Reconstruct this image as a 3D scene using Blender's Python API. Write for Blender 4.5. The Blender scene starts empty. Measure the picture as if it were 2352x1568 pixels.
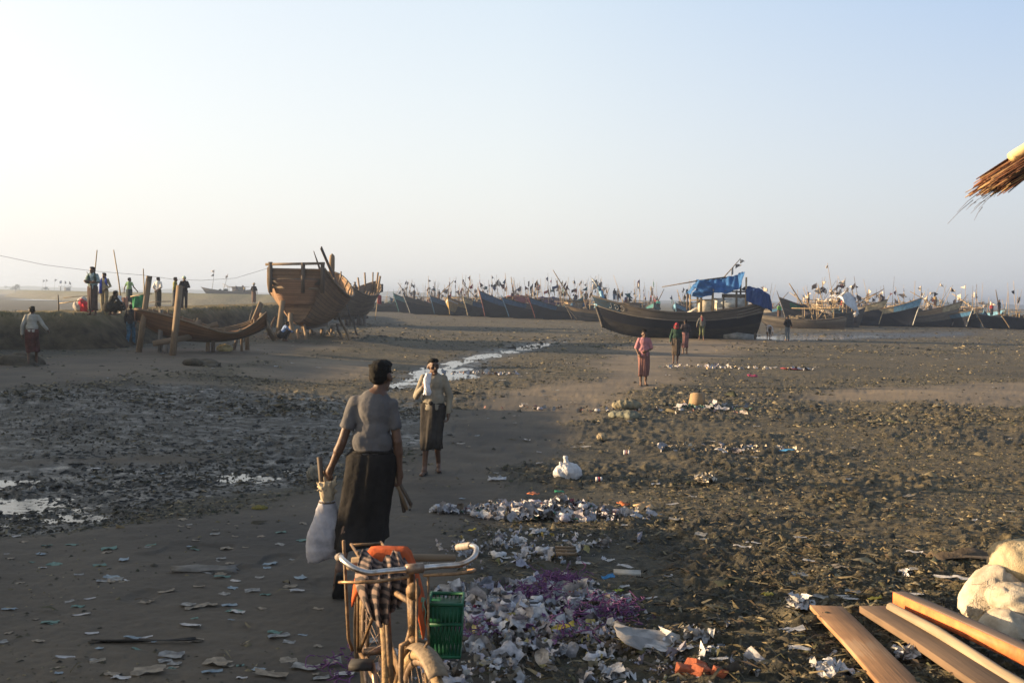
import bpy, bmesh, math, random
import numpy as np
from mathutils import Vector, Matrix, Quaternion, Euler
R = math.radians
C = bpy.context.scene.collection
SC = bpy.context.scene
random.seed(7)
RNG = np.random.default_rng(11)

# ------------------------------------------------------------------ camera
CAMZ, FPX = 2.5, 2287.0            # eye height, focal length in units of a 2352 px wide frame
cam_data = bpy.data.cameras.new('camera')
cam_data.sensor_width = 36.0
cam_data.lens = 36.0 * FPX / 2352.0
cam_data.clip_start = 0.05
cam_data.clip_end = 9000
cam = bpy.data.objects.new('camera', cam_data)
C.objects.link(cam)
RC = Matrix.Rotation(R(90 - 2.5), 3, 'X') @ Matrix.Rotation(R(0.97), 3, 'Z')
cam.matrix_world = Matrix.Translation((0, 0, CAMZ)) @ RC.to_4x4()
SC.camera = cam
cam_data.dof.use_dof = True
cam_data.dof.focus_distance = 16.0
cam_data.dof.aperture_fstop = 7.0

# ------------------------------------------------------------------ sky, sun, exposure
EXPOSURE = 1.7
AIR_GAIN = 2.0 / (0.15 * 2 ** EXPOSURE)
SUN_EL, SUN_AZ = 10.5, -84.0        # azimuth measured from +Y (the view) towards +X
w = bpy.data.worlds.new('World'); SC.world = w; w.use_nodes = True
nt = w.node_tree; nt.nodes.clear()
out = nt.nodes.new('ShaderNodeOutputWorld')
bg = nt.nodes.new('ShaderNodeBackground'); bg.inputs['Strength'].default_value = 0.15
sky = nt.nodes.new('ShaderNodeTexSky'); sky.sky_type = 'NISHITA'; sky.sun_disc = False
sky.sun_elevation = R(SUN_EL); sky.sun_rotation = R(SUN_AZ)
sky.altitude = 0; sky.air_density = 1.0; sky.dust_density = 5.0; sky.ozone_density = 1.5
# the thick bright air of a dusty evening, laid over the clear-sky model by direction
tc_ = nt.nodes.new('ShaderNodeTexCoord'); sx_ = nt.nodes.new('ShaderNodeSeparateXYZ')
nt.links.new(tc_.outputs['Generated'], sx_.inputs[0])
def _w(op, a, b=None, clamp=False):
    n = nt.nodes.new('ShaderNodeMath'); n.operation = op; n.use_clamp = clamp
    for i, v in enumerate((a, b)):
        if v is None: continue
        if isinstance(v, (int, float)): n.inputs[i].default_value = v
        else: nt.links.new(v, n.inputs[i])
    return n.outputs[0]
def _ramp(f, stops):
    r = nt.nodes.new('ShaderNodeValToRGB'); e = r.color_ramp.elements
    while len(e) < len(stops): e.new(.5)
    for k, (p, c) in enumerate(stops):
        e[k].position = p; e[k].color = (*[x * .5 for x in c], 1)
    r.color_ramp.interpolation = 'EASE' if False else 'LINEAR'
    nt.links.new(f, r.inputs[0]); return r.outputs[0]
def _mixc(f, a, b):
    n = nt.nodes.new('ShaderNodeMix'); n.data_type = 'RGBA'; n.clamp_result = False
    if isinstance(f, float): n.inputs[0].default_value = f
    else: nt.links.new(f, n.inputs[0])
    nt.links.new(a, n.inputs[6])
    if isinstance(b, tuple): n.inputs[7].default_value = (*b, 1)
    else: nt.links.new(b, n.inputs[7])
    return n.outputs[2]
s_ = _w('MULTIPLY_ADD', sx_.outputs['X'], -.5); s_.node.inputs[2].default_value = .5       # 1 towards the sun, 0 away
lo = _ramp(s_, [(0, (.50, .53, .58)), (.275, (.82, .83, .85)), (.5, (1.06, 1.04, 1.0)), (.725, (1.12, 1.09, 1.05)), (1, (1.9, 1.45, .95))])
hi = _ramp(s_, [(0, (.22, .36, .64)), (.29, (.44, .60, .86)), (.5, (.75, .86, .96)), (.71, (.89, .94, .98)), (1, (1.3, 1.2, 1.0))])
z1 = _w('POWER', _w('MULTIPLY', sx_.outputs['Z'], 3.1, True), 1.25)
air = _mixc(z1, lo, hi)
z2 = _w('MULTIPLY', _w('SUBTRACT', sx_.outputs['Z'], .33), 1.5, True)
air = _mixc(z2, air, (.10, .135, .19))
gain = nt.nodes.new('ShaderNodeVectorMath'); gain.operation = 'SCALE'; gain.inputs['Scale'].default_value = AIR_GAIN
nt.links.new(air, gain.inputs[0])
col_ = _mixc(.82, sky.outputs[0], gain.outputs[0])
nt.links.new(col_, bg.inputs['Color'])
nt.links.new(bg.outputs[0], out.inputs['Surface'])
sun_data = bpy.data.lights.new('sun', 'SUN')
sun_data.energy = 5.0; sun_data.angle = R(0.6); sun_data.color = (1.0, 0.72, 0.42)
sun = bpy.data.objects.new('sun', sun_data); C.objects.link(sun)
sd = Vector((math.sin(R(SUN_AZ)) * math.cos(R(SUN_EL)), math.cos(R(SUN_AZ)) * math.cos(R(SUN_EL)), math.sin(R(SUN_EL))))
sun.rotation_euler = sd.to_track_quat('Z', 'Y').to_euler()
SC.view_settings.view_transform = 'Standard'
SC.view_settings.look = 'None'
SC.view_settings.exposure = EXPOSURE
SC.view_settings.gamma = 1.0
SC.render.engine = 'CYCLES'
SC.cycles.use_denoising = True
SC.cycles.max_bounces = 6
SC.cycles.volume_bounces = 0
SC.cycles.use_adaptive_sampling = False

# ------------------------------------------------------------------ helpers: rays and ground
def ray(u, v):
    return RC @ Vector(((u - 1176) / FPX, -(v - 784) / FPX, -1.0))
def at_y(u, v, y):
    d = ray(u, v); t = y / d.y
    return Vector((d.x * t, y, CAMZ + d.z * t))
def at_z(u, v, z):
    d = ray(u, v); t = (z - CAMZ) / d.z
    return Vector((d.x * t, d.y * t, z))
def sstep(a, b, x):
    t = np.clip((x - a) / (b - a), 0, 1)
    return t * t * (3 - 2 * t)
def _hash(ix, iy, s):
    n = (ix.astype(np.int64) * 374761393 + iy.astype(np.int64) * 668265263 + s * 1442695041) & 0x7fffffff
    n = ((n ^ (n >> 13)) * 1274126177) & 0x7fffffff
    n = n ^ (n >> 16)
    return (n & 0xffff) / 65535.0
def vnoise(x, y, s=0):
    x = np.asarray(x, float); y = np.asarray(y, float)
    ix = np.floor(x); iy = np.floor(y); fx = x - ix; fy = y - iy
    fx = fx * fx * fx * (fx * (fx * 6 - 15) + 10); fy = fy * fy * fy * (fy * (fy * 6 - 15) + 10)
    a = _hash(ix, iy, s); b = _hash(ix + 1, iy, s); c = _hash(ix, iy + 1, s); d = _hash(ix + 1, iy + 1, s)
    return (a + (b - a) * fx) * (1 - fy) + (c + (d - c) * fx) * fy
def fbm(x, y, o=3, s=0):
    t = 0; a = 0.5; n = 0
    for k in range(o):
        t = t + a * vnoise(x, y, s + k * 17); n += a; a *= .5
        x, y = x * 1.7 + y * 1.1 + 3.7, y * 1.7 - x * 1.1 + 1.3
    return t / n
def g0(x, y):
    """smooth height of the ground"""
    x = np.asarray(x, float); y = np.asarray(y, float)
    z = 0.45 * sstep(15, 3.5, y)
    z = z + 0.38 * sstep(-3, -11, x) * sstep(9, 24, y) * sstep(95, 55, y)
    z = z + 0.05 * (fbm(x * .13, y * .13, 2, 5) - .5) * sstep(5, 14, y)
    z = z + 0.30 * sstep(7.5, 12, x) * sstep(10, 15, y) * sstep(34, 22, y) * (fbm(x * .12 + 5, y * .12, 2, 9))
    return z
def gp(u, v):
    """where the ray through (u, v) meets the ground"""
    p = at_z(u, v, 0.0)
    for _ in range(12):
        p = at_z(u, v, float(g0(p.x, p.y)))
    return p
def poly_sd(x, y, P):
    """signed distance to a polygon, positive inside"""
    d = np.full(x.shape, 1e18); ins = np.zeros(x.shape, bool)
    n = len(P)
    for i in range(n):
        ax, ay = P[i]; bx, by = P[(i + 1) % n]
        ex, ey = bx - ax, by - ay
        wx, wy = x - ax, y - ay
        t = np.clip((wx * ex + wy * ey) / (ex * ex + ey * ey + 1e-12), 0, 1)
        d = np.minimum(d, (wx - ex * t) ** 2 + (wy - ey * t) ** 2)
        c = ((ay > y) != (by > y)) & (x < (bx - ax) * (y - ay) / (by - ay + 1e-12) + ax)
        ins ^= c
    d = np.sqrt(d)
    return np.where(ins, d, -d)
def gpoly(pts):
    return [(p.x, p.y) for p in (gp(u, v) for u, v in pts)]

# zones of the ground (outlines found on the ground itself)
PATHS = [gpoly([(-500, 1700), (-300, 1235), (0, 1235), (380, 1185), (720, 1112), (940, 1030), (900, 985), (1020, 950), (1200, 905), (1330, 875),
                (1390, 820), (1420, 790), (1560, 777), (1760, 776), (1720, 795), (1640, 830), (1560, 872), (1440, 905),
                (1330, 950), (1270, 1000), (1210, 1090), (1120, 1160), (1070, 1300), (1040, 1400), (1000, 1700)]),
         gpoly([(-200, 850), (60, 835), (330, 800), (560, 790), (800, 792), (700, 815), (560, 830), (470, 845), (200, 880), (-100, 905)]),
         gpoly([(560, 845), (700, 822), (880, 835), (830, 862), (700, 872), (580, 862)]),
         gpoly([(330, 870), (640, 890), (760, 925), (560, 890), (340, 880)]),
         gpoly([(0, 1065), (300, 1030), (560, 1050), (400, 1062), (180, 1078)]),
         gpoly([(1640, 915), (2352, 880), (2600, 905), (2500, 950), (2000, 925)])]
WETS = [gpoly([(-120, 1085), (160, 1060), (420, 1062), (700, 1040), (800, 1000), (1010, 985), (1000, 1012), (800, 1060), (740, 1105), (400, 1150), (330, 1185), (100, 1220), (-150, 1225)]),
        gpoly([(860, 890), (930, 850), (1040, 820), (1200, 785), (1330, 775), (1240, 800), (1130, 825), (1110, 860), (1000, 880), (900, 900)]),
        gpoly([(1690, 768), (1800, 764), (2230, 762), (2240, 772), (1900, 781), (1720, 779)]),
        gpoly([(-200, 905), (200, 890), (420, 885), (700, 905), (960, 915), (1010, 950), (960, 1005), (720, 1040), (300, 1045), (-200, 1070)])]
WATERS = [gpoly(q) for q in ([(-160, 1095), (60, 1090), (190, 1108), (260, 1150), (285, 1185), (180, 1212), (40, 1220), (-160, 1222)],
          [(870, 890), (925, 850), (985, 833), (1050, 816), (1125, 804), (1210, 788), (1300, 779), (1340, 777), (1250, 798), (1160, 814), (1105, 830), (1092, 852), (1120, 864), (1010, 876)],
          [(1690, 772), (1790, 765), (1900, 763), (2060, 764), (2220, 764), (2200, 771), (1960, 777), (1830, 781), (1740, 778)],
          [(400, 1078), (560, 1066), (700, 1070), (745, 1096), (600, 1108), (440, 1106)], [(745, 1002), (900, 984), (1015, 985), (1005, 1005), (860, 1014), (765, 1016)])]
def zones(x, y):
    n = fbm(x * 1.1, y * 1.1, 3, 21) - .5
    n2 = fbm(x * .35, y * .35, 2, 31) - .5
    path = np.zeros(x.shape); wet = np.zeros(x.shape)
    sc = 0.02 * np.abs(y) + 0.1
    for P in PATHS:
        path = np.maximum(path, sstep(-1.2, 1.2, (poly_sd(x, y, P) + (n * 1.1 + n2 * 2.0) * (0.35 + y * .022)) / sc))
    for k, P in enumerate(WETS):
        wet = np.maximum(wet, sstep(-1.0, 1.0, (poly_sd(x, y, P) + n * .5) / (sc * .8)) * (.75 if k == 3 else 1))
    return path * (1 - .7 * wet), wet
def gfull(x, y, path=None, wet=None):
    x = np.asarray(x, float); y = np.asarray(y, float)
    if path is None:
        path, wet = zones(x, y)
    z = g0(x, y)
    ch = 1 - path
    a = 1 - np.abs(2 * vnoise(x * 1.9 + 3, y * 2.4, 40) - 1)
    b = 1 - np.abs(2 * vnoise(x * 4.3 + y * 1.3, y * 5.7 - x * .9, 41) - 1)
    c = vnoise(x * 9.1, y * 13.0, 42)
    d = vnoise(x * 19.0 + y * 5, y * 27.0, 43)
    clump = .35 + 1.1 * sstep(.3, .75, fbm(x * .5, y * .5, 2, 47))
    fine = sstep(45, 25, y)
    ch = ch * (.16 + .84 * sstep(48, 14, y))
    z = z + ch * clump * (.016 * a * a + .026 * b * b + fine * (.040 * c * c + .022 * d) + sstep(14, 8, y) * .014 * vnoise(x * 41, y * 47, 46)) - .02 * ch
    z = z + path * (.030 * (fbm(x * .55, y * .9, 2, 44) - .5) + .010 * (vnoise(x * 4, y * 6, 45) - .5) + .008 * fine * (d - .5) - .022 * fine * sstep(.62, .80, vnoise(x * 3.1, y * 2.3, 48)) * sstep(.3, .6, vnoise(x * .5, y * .5, 49)))
    z = z - wet * .02
    for k, P in enumerate(WATERS):
        sc = .10 + .012 * np.abs(y)
        z = z - (.075 if k < 3 else .05) * sstep(-1.2, 1.6, (poly_sd(x, y, P) + (fbm(x * 1.3, y * 1.3, 3, 66) - .5) * (.8 + .03 * np.abs(y))) / sc / 2)
    far = sstep(60, 110, y)
    return z * (1 - far) + g0(x, y) * far

# ------------------------------------------------------------------ helpers: materials
MATS = {}
def nodes_of(name):
    m = bpy.data.materials.new(name); m.use_nodes = True
    t = m.node_tree; b = t.nodes['Principled BSDF']
    return m, t, b
def mat(name, col, rough=.8, var=.25, scale=6., bump=.15, bscale=None, metal=0., spec=.3, col2=None, stretch=(1, 1, 1), attr=None, trans=0., detail=5):
    """a surface whose colour wanders a little, with fine relief"""
    if name in MATS: return MATS[name]
    m, t, b = nodes_of(name); L = t.links.new
    tc = t.nodes.new('ShaderNodeTexCoord'); mp = t.nodes.new('ShaderNodeMapping')
    mp.inputs['Scale'].default_value = stretch
    L(tc.outputs['Object'], mp.inputs['Vector'])
    nz = t.nodes.new('ShaderNodeTexNoise'); nz.inputs['Scale'].default_value = scale; nz.inputs['Detail'].default_value = detail
    nz.inputs['Roughness'].default_value = .62
    L(mp.outputs[0], nz.inputs['Vector'])
    rp = t.nodes.new('ShaderNodeValToRGB')
    c = tuple(col); d = tuple(col2) if col2 else tuple(max(0, x * (1 - var * 1.6)) for x in c)
    rp.color_ramp.elements[0].position = .32; rp.color_ramp.elements[0].color = (*d, 1)
    rp.color_ramp.elements[1].position = .66; rp.color_ramp.elements[1].color = (*[min(1, x * (1 + var * .5)) for x in c], 1)
    L(nz.outputs['Fac'], rp.inputs['Fac'])
    src = rp.outputs['Color']
    if attr:
        at = t.nodes.new('ShaderNodeAttribute'); at.attribute_name = attr
        mx = t.nodes.new('ShaderNodeMix'); mx.data_type = 'RGBA'; mx.blend_type = 'MULTIPLY'; mx.inputs[0].default_value = 1
        L(src, mx.inputs[6]); L(at.outputs['Color'], mx.inputs[7]); src = mx.outputs[2]
    L(src, b.inputs['Base Color'])
    b.inputs['Roughness'].default_value = rough; b.inputs['Metallic'].default_value = metal
    b.inputs['Specular IOR Level'].default_value = spec
    if trans:
        b.inputs['Transmission Weight'].default_value = trans
    if bump:
        n2 = t.nodes.new('ShaderNodeTexNoise'); n2.inputs['Scale'].default_value = bscale or scale * 4; n2.inputs['Detail'].default_value = 4
        L(mp.outputs[0], n2.inputs['Vector'])
        bp = t.nodes.new('ShaderNodeBump'); bp.inputs['Strength'].default_value = bump; bp.inputs['Distance'].default_value = .02
        L(n2.outputs['Fac'], bp.inputs['Height']); L(bp.outputs[0], b.inputs['Normal'])
    MATS[name] = m
    return m
def plank_mat(name, col, dark, pitch=.16, axis=2, rough=.8, wear=None, grain=1., gs=14, sw=.45):
    """planked timber: seams every pitch metres along axis, tone per plank, long grain"""
    if name in MATS: return MATS[name]
    m, t, b = nodes_of(name); L = t.links.new
    tc = t.nodes.new('ShaderNodeTexCoord')
    uv = t.nodes.new('ShaderNodeAttribute'); uv.attribute_name = 'plk'      # x along the plank, y across (metres)
    sx = t.nodes.new('ShaderNodeSeparateXYZ'); L(uv.outputs['Vector'], sx.inputs[0])
    def mth(op, a, bb=None):
        n = t.nodes.new('ShaderNodeMath'); n.operation = op
        for i, v in enumerate((a, bb)):
            if v is None: continue
            if isinstance(v, (int, float)): n.inputs[i].default_value = v
            else: L(v, n.inputs[i])
        return n.outputs[0]
    row = mth('DIVIDE', sx.outputs['Y'], pitch)
    rid = mth('FLOOR', row); fr = mth('FRACT', row)
    off = mth('MULTIPLY', rid, 1.37)
    seg = mth('DIVIDE', mth('ADD', sx.outputs['X'], off), 2.6)
    sid = mth('FLOOR', seg)
    wn = t.nodes.new('ShaderNodeTexWhiteNoise'); wn.noise_dimensions = '2D'
    cb = t.nodes.new('ShaderNodeCombineXYZ'); L(rid, cb.inputs[0]); L(sid, cb.inputs[1]); L(cb.outputs[0], wn.inputs['Vector'])
    mp = t.nodes.new('ShaderNodeMapping'); mp.inputs['Scale'].default_value = (1.3, gs, 1)
    L(uv.outputs['Vector'], mp.inputs['Vector'])
    gr = t.nodes.new('ShaderNodeTexNoise'); gr.inputs['Scale'].default_value = 2.2; gr.inputs['Detail'].default_value = 6
    L(mp.outputs[0], gr.inputs['Vector'])
    st = t.nodes.new('ShaderNodeTexNoise'); st.inputs['Scale'].default_value = 1.6; st.inputs['Detail'].default_value = 4
    L(tc.outputs['Object'], st.inputs['Vector'])
    f = mth('ADD', mth('MULTIPLY', gr.outputs['Fac'], .55 * grain), mth('ADD', mth('MULTIPLY', wn.outputs['Value'], .35), mth('ADD', mth('MULTIPLY', mth('SUBTRACT', st.outputs['Fac'], .5), sw), .225)))
    rp = t.nodes.new('ShaderNodeValToRGB')
    rp.color_ramp.elements[0].position = .38; rp.color_ramp.elements[0].color = (*dark, 1)
    rp.color_ramp.elements[1].position = .92; rp.color_ramp.elements[1].color = (*col, 1)
    if wear:
        e = rp.color_ramp.elements.new(1.0); e.color = (*wear, 1)
    L(f, rp.inputs['Fac'])
    edge = mth('MINIMUM', fr, mth('SUBTRACT', 1.0, fr))
    seam = mth('LESS_THAN', edge, .055)
    mx = t.nodes.new('ShaderNodeMix'); mx.data_type = 'RGBA'; L(mth('MULTIPLY', seam, .75), mx.inputs[0])
    L(rp.outputs['Color'], mx.inputs[6]); mx.inputs[7].default_value = (*[x * .22 for x in dark], 1)
    L(mx.outputs[2], b.inputs['Base Color'])
    b.inputs['Roughness'].default_value = rough; b.inputs['Specular IOR Level'].default_value = .25
    h = mth('SUBTRACT', mth('MULTIPLY', f, .5), mth('MULTIPLY', seam, 1.0))
    bp = t.nodes.new('ShaderNodeBump'); bp.inputs['Strength'].default_value = .5; bp.inputs['Distance'].default_value = .02
    L(h, bp.inputs['Height']); L(bp.outputs[0], b.inputs['Normal'])
    MATS[name] = m
    return m
def attr_mat(name, rough=.8, bump=.2, bscale=40, spec=.25, sss=0.):
    """colour straight from the mesh's own 'Col' attribute (one tone per scrap, clod or leaf)"""
    if name in MATS: return MATS[name]
    m, t, b = nodes_of(name); L = t.links.new
    at = t.nodes.new('ShaderNodeAttribute'); at.attribute_name = 'Col'
    tc = t.nodes.new('ShaderNodeTexCoord')
    nz = t.nodes.new('ShaderNodeTexNoise'); nz.inputs['Scale'].default_value = bscale * .5; nz.inputs['Detail'].default_value = 4
    L(tc.outputs['Object'], nz.inputs['Vector'])
    mr = t.nodes.new('ShaderNodeMapRange'); mr.inputs['From Min'].default_value = .3; mr.inputs['From Max'].default_value = .7
    mr.inputs['To Min'].default_value = .6; mr.inputs['To Max'].default_value = 1.15
    L(nz.outputs['Fac'], mr.inputs['Value'])
    mx = t.nodes.new('ShaderNodeMix'); mx.data_type = 'RGBA'; mx.blend_type = 'MULTIPLY'; mx.inputs[0].default_value = 1
    L(at.outputs['Color'], mx.inputs[6]); L(mr.outputs[0], mx.inputs[7]); L(mx.outputs[2], b.inputs['Base Color'])
    b.inputs['Roughness'].default_value = rough; b.inputs['Specular IOR Level'].default_value = spec
    if bump:
        bp = t.nodes.new('ShaderNodeBump'); bp.inputs['Strength'].default_value = bump; bp.inputs['Distance'].default_value = .01
        n2 = t.nodes.new('ShaderNodeTexNoise'); n2.inputs['Scale'].default_value = bscale; L(tc.outputs['Object'], n2.inputs['Vector'])
        L(n2.outputs['Fac'], bp.inputs['Height']); L(bp.outputs[0], b.inputs['Normal'])
    MATS[name] = m
    return m

# ------------------------------------------------------------------ helpers: objects
def np_mesh(name, V, F4=None, F3=None, cols=None, smooth=True, attrs=None):
    me = bpy.data.meshes.new(name)
    V = np.asarray(V, np.float32)
    me.vertices.add(len(V)); me.vertices.foreach_set('co', V.ravel())
    q = 0 if F4 is None else len(F4); r = 0 if F3 is None else len(F3)
    idx = []; st = []
    if q: idx.append(np.asarray(F4, np.int32).ravel()); st.append(np.arange(q) * 4)
    if r: idx.append(np.asarray(F3, np.int32).ravel()); st.append(q * 4 + np.arange(r) * 3)
    idx = np.concatenate(idx); st = np.concatenate(st).astype(np.int32)
    me.loops.add(len(idx)); me.loops.foreach_set('vertex_index', idx)
    me.polygons.add(q + r); me.polygons.foreach_set('loop_start', st)
    me.update(calc_edges=True); me.validate()
    if smooth: me.polygons.foreach_set('use_smooth', np.ones(len(me.polygons), bool))
    if cols is not None:
        a = me.color_attributes.new('Col', 'FLOAT_COLOR', 'POINT')
        a.data.foreach_set('color', np.concatenate([np.asarray(cols, np.float32), np.ones((len(V), 1), np.float32)], 1).ravel())
    for k, v in (attrs or {}).items():
        a = me.attributes.new(k, 'FLOAT_VECTOR', 'POINT'); a.data.foreach_set('vector', np.asarray(v, np.float32).ravel())
    return me
def link(name, me, m=None, parent=None, loc=None):
    o = bpy.data.objects.new(name, me); C.objects.link(o)
    if m is not None: me.materials.append(m)
    if parent is not None: o.parent = parent
    if loc is not None: o.location = loc
    return o
def tag(o, label=None, cat=None, group=None, kind=None):
    if label: o['label'] = label
    if cat: o['category'] = cat
    if group: o['group'] = group
    if kind: o['kind'] = kind
    return o
def thing(name, label, cat, loc=(0, 0, 0), rz=0., group=None):
    o = bpy.data.objects.new(name, None); C.objects.link(o); o.empty_display_size = .2
    o.location = loc; o.rotation_euler = (0, 0, rz)
    return tag(o, label, cat, group)
class MB:
    """collects solids as vertices, quads and triangles"""
    def __init__(s): s.v = []; s.q = []; s.t = []; s.n = 0; s.plk = []
    def add(s, V, q=(), t=(), plk=None):
        V = np.asarray(V, float); s.v.append(V)
        for f in q: s.q.append([i + s.n for i in f])
        for f in t: s.t.append([i + s.n for i in f])
        s.plk.append(np.zeros((len(V), 3)) if plk is None else np.asarray(plk, float))
        s.n += len(V)
        return s
    def box(s, c, size, M=None, jit=0.):
        sx, sy, sz = [k / 2 for k in size]
        V = np.array([(x * sx, y * sy, z * sz) for x in (-1, 1) for y in (-1, 1) for z in (-1, 1)])
        if jit: V = V + RNG.uniform(-jit, jit, V.shape)
        P = V[:, [0, 1, 2]].copy(); ax = int(np.argmax(size)); oth = [a for a in (0, 1, 2) if a != ax]
        P = np.stack([V[:, ax], V[:, oth[0]] + V[:, oth[1]], V[:, 0] * 0], 1) + 2.53
        if M is not None: V = V @ np.array(M.to_3x3()).T
        V = V + np.array(c)
        return s.add(V, [(0, 1, 3, 2), (4, 6, 7, 5), (0, 4, 5, 1), (2, 3, 7, 6), (0, 2, 6, 4), (1, 5, 7, 3)], plk=P)
    def beam(s, a, b, w=.08, h=None, roll=0., taper=1.):
        """a squared timber from a to b"""
        a = Vector(a); b = Vector(b); d = b - a; L = d.length; h = h or w
        M = d.to_track_quat('Z', 'Y').to_matrix() @ Matrix.Rotation(roll, 3, 'Z')
        V = []; P = []
        for k, (z, f) in enumerate(((0, 1.), (L, taper))):
            for x, y in ((-1, -1), (1, -1), (1, 1), (-1, 1)):
                V.append(a + M @ Vector((x * w / 2 * f, y * h / 2 * f, z))); P.append((z, 2.5 + (x * w + y * h) / 2, 0))
        return s.add([tuple(p) for p in V], [(3, 2, 1, 0), (4, 5, 6, 7)] + [(i, (i + 1) % 4, (i + 1) % 4 + 4, i + 4) for i in range(4)], plk=P)
    def tube(s, pts, r, n=8, cap=True, flat=1.):
        """a round bar along points; r a number or one per point"""
        pts = [Vector(p) for p in pts]; m = len(pts)
        rr = [r] * m if isinstance(r, (int, float)) else list(r)
        V = []; up = None; P = []; dist = 0
        for i, p in enumerate(pts):
            d = (pts[min(i + 1, m - 1)] - pts[max(i - 1, 0)]).normalized()
            if up is None:
                up = Vector((0, 0, 1)) if abs(d.z) < .9 else Vector((0, 1, 0))
            x = d.cross(up); x = x.normalized() if x.length > 1e-6 else Vector((1, 0, 0)); yv = x.cross(d).normalized(); up = yv
            if i: dist += (p - pts[i - 1]).length
            for k in range(n):
                a = 2 * math.pi * k / n
                V.append(tuple(p + x * (math.cos(a) * rr[i]) + yv * (math.sin(a) * rr[i] * flat))); P.append((dist, 2.5 + a * rr[i], 0))
        q = [(i * n + k, i * n + (k + 1) % n, (i + 1) * n + (k + 1) % n, (i + 1) * n + k) for i in range(m - 1) for k in range(n)]
        t = []
        if cap:
            V.append(tuple(pts[0])); V.append(tuple(pts[-1])); P += [(0, 2.5, 0), (dist, 2.5, 0)]
            c0, c1 = len(V) - 2, len(V) - 1
            t = [(c0, (k + 1) % n, k) for k in range(n)] + [(c1, (m - 1) * n + k, (m - 1) * n + (k + 1) % n) for k in range(n)]
        return s.add(V, q, t, P)
    def ell(s, c, r, M=None, nu=10, nv=7):
        V = [(0, 0, -1)]
        for j in range(1, nv):
            ph = -math.pi / 2 + math.pi * j / nv
            V += [(math.cos(ph) * math.cos(2 * math.pi * i / nu), math.cos(ph) * math.sin(2 * math.pi * i / nu), math.sin(ph)) for i in range(nu)]
        V.append((0, 0, 1)); V = np.array(V) * np.array(r)
        if M is not None: V = V @ np.array(M.to_3x3()).T
        V = V + np.array(c); e = len(V) - 1
        q = [(1 + j * nu + i, 1 + j * nu + (i + 1) % nu, 1 + (j + 1) * nu + (i + 1) % nu, 1 + (j + 1) * nu + i) for j in range(nv - 2) for i in range(nu)]
        t = [(0, 1 + (i + 1) % nu, 1 + i) for i in range(nu)] + [(e, 1 + (nv - 2) * nu + i, 1 + (nv - 2) * nu + (i + 1) % nu) for i in range(nu)]
        return s.add(V, q, t)
    def cap(s, a, b, ra, rb, n=10):
        """a tapered limb with round ends"""
        a = Vector(a); b = Vector(b); d = b - a; L = max(d.length, 1e-5); u = d / L
        pts = []; rad = []
        for k in range(4):
            f = math.pi / 2 * (1 - k / 3.5); pts.append(a - u * (ra * math.sin(f))); rad.append(max(1e-4, ra * math.cos(f)))
        for k in range(4):
            f = math.pi / 2 * ((k + .5) / 3.5); pts.append(b + u * (rb * math.sin(min(f, math.pi / 2)))); rad.append(max(1e-4, rb * math.cos(min(f, math.pi / 2))))
        return s.tube(pts, rad, n)
    def loft(s, rings, n=24, cap=True):
        """closed solid through rings (cx, cy, cz, rx, ry[, yaw])"""
        V = []
        for rg in rings:
            cx, cy, cz, rx, ry = rg[:5]; yw = rg[5] if len(rg) > 5 else 0.
            for k in range(n):
                a = 2 * math.pi * k / n; x = math.cos(a) * rx; y = math.sin(a) * ry
                V.append((cx + x * math.cos(yw) - y * math.sin(yw), cy + x * math.sin(yw) + y * math.cos(yw), cz))
        m = len(rings)
        q = [(i * n + k, i * n + (k + 1) % n, (i + 1) * n + (k + 1) % n, (i + 1) * n + k) for i in range(m - 1) for k in range(n)]
        t = []
        if cap:
            V.append(rings[0][:3]); V.append(rings[-1][:3]); c0 = len(V) - 2; c1 = c0 + 1
            t = [(c0, (k + 1) % n, k) for k in range(n)] + [(c1, (m - 1) * n + k, (m - 1) * n + (k + 1) % n) for k in range(n)]
        return s.add(V, q, t)
    def grid(s, P, plk=None, flip=False):
        """open sheet through P[i][j]"""
        P = np.asarray(P, float); a, b = P.shape[:2]
        f = lambda i, j: (i * b + j, (i + 1) * b + j, (i + 1) * b + j + 1, i * b + j + 1)
        q = [f(i, j) if not flip else f(i, j)[::-1] for i in range(a - 1) for j in range(b - 1)]
        return s.add(P.reshape(-1, 3), q, plk=None if plk is None else np.asarray(plk).reshape(-1, 3))
    def mesh(s, name, smooth=False, M=None):
        V = np.concatenate(s.v)
        if M is not None: V = V @ np.array(M.to_3x3()).T + np.array(M.translation)
        return np_mesh(name, V, s.q or None, s.t or None, smooth=smooth, attrs={'plk': np.concatenate(s.plk)})
    def build(s, name, m, parent=None, smooth=False, bevel=0., thick=0., loc=None):
        o = link(name, s.mesh(name, smooth), m, parent, loc)
        if thick:
            md = o.modifiers.new('thick', 'SOLIDIFY'); md.thickness = thick; md.offset = 0
        if bevel:
            md = o.modifiers.new('bevel', 'BEVEL'); md.width = bevel; md.segments = 2; md.limit_method = 'ANGLE'
        return o
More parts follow.
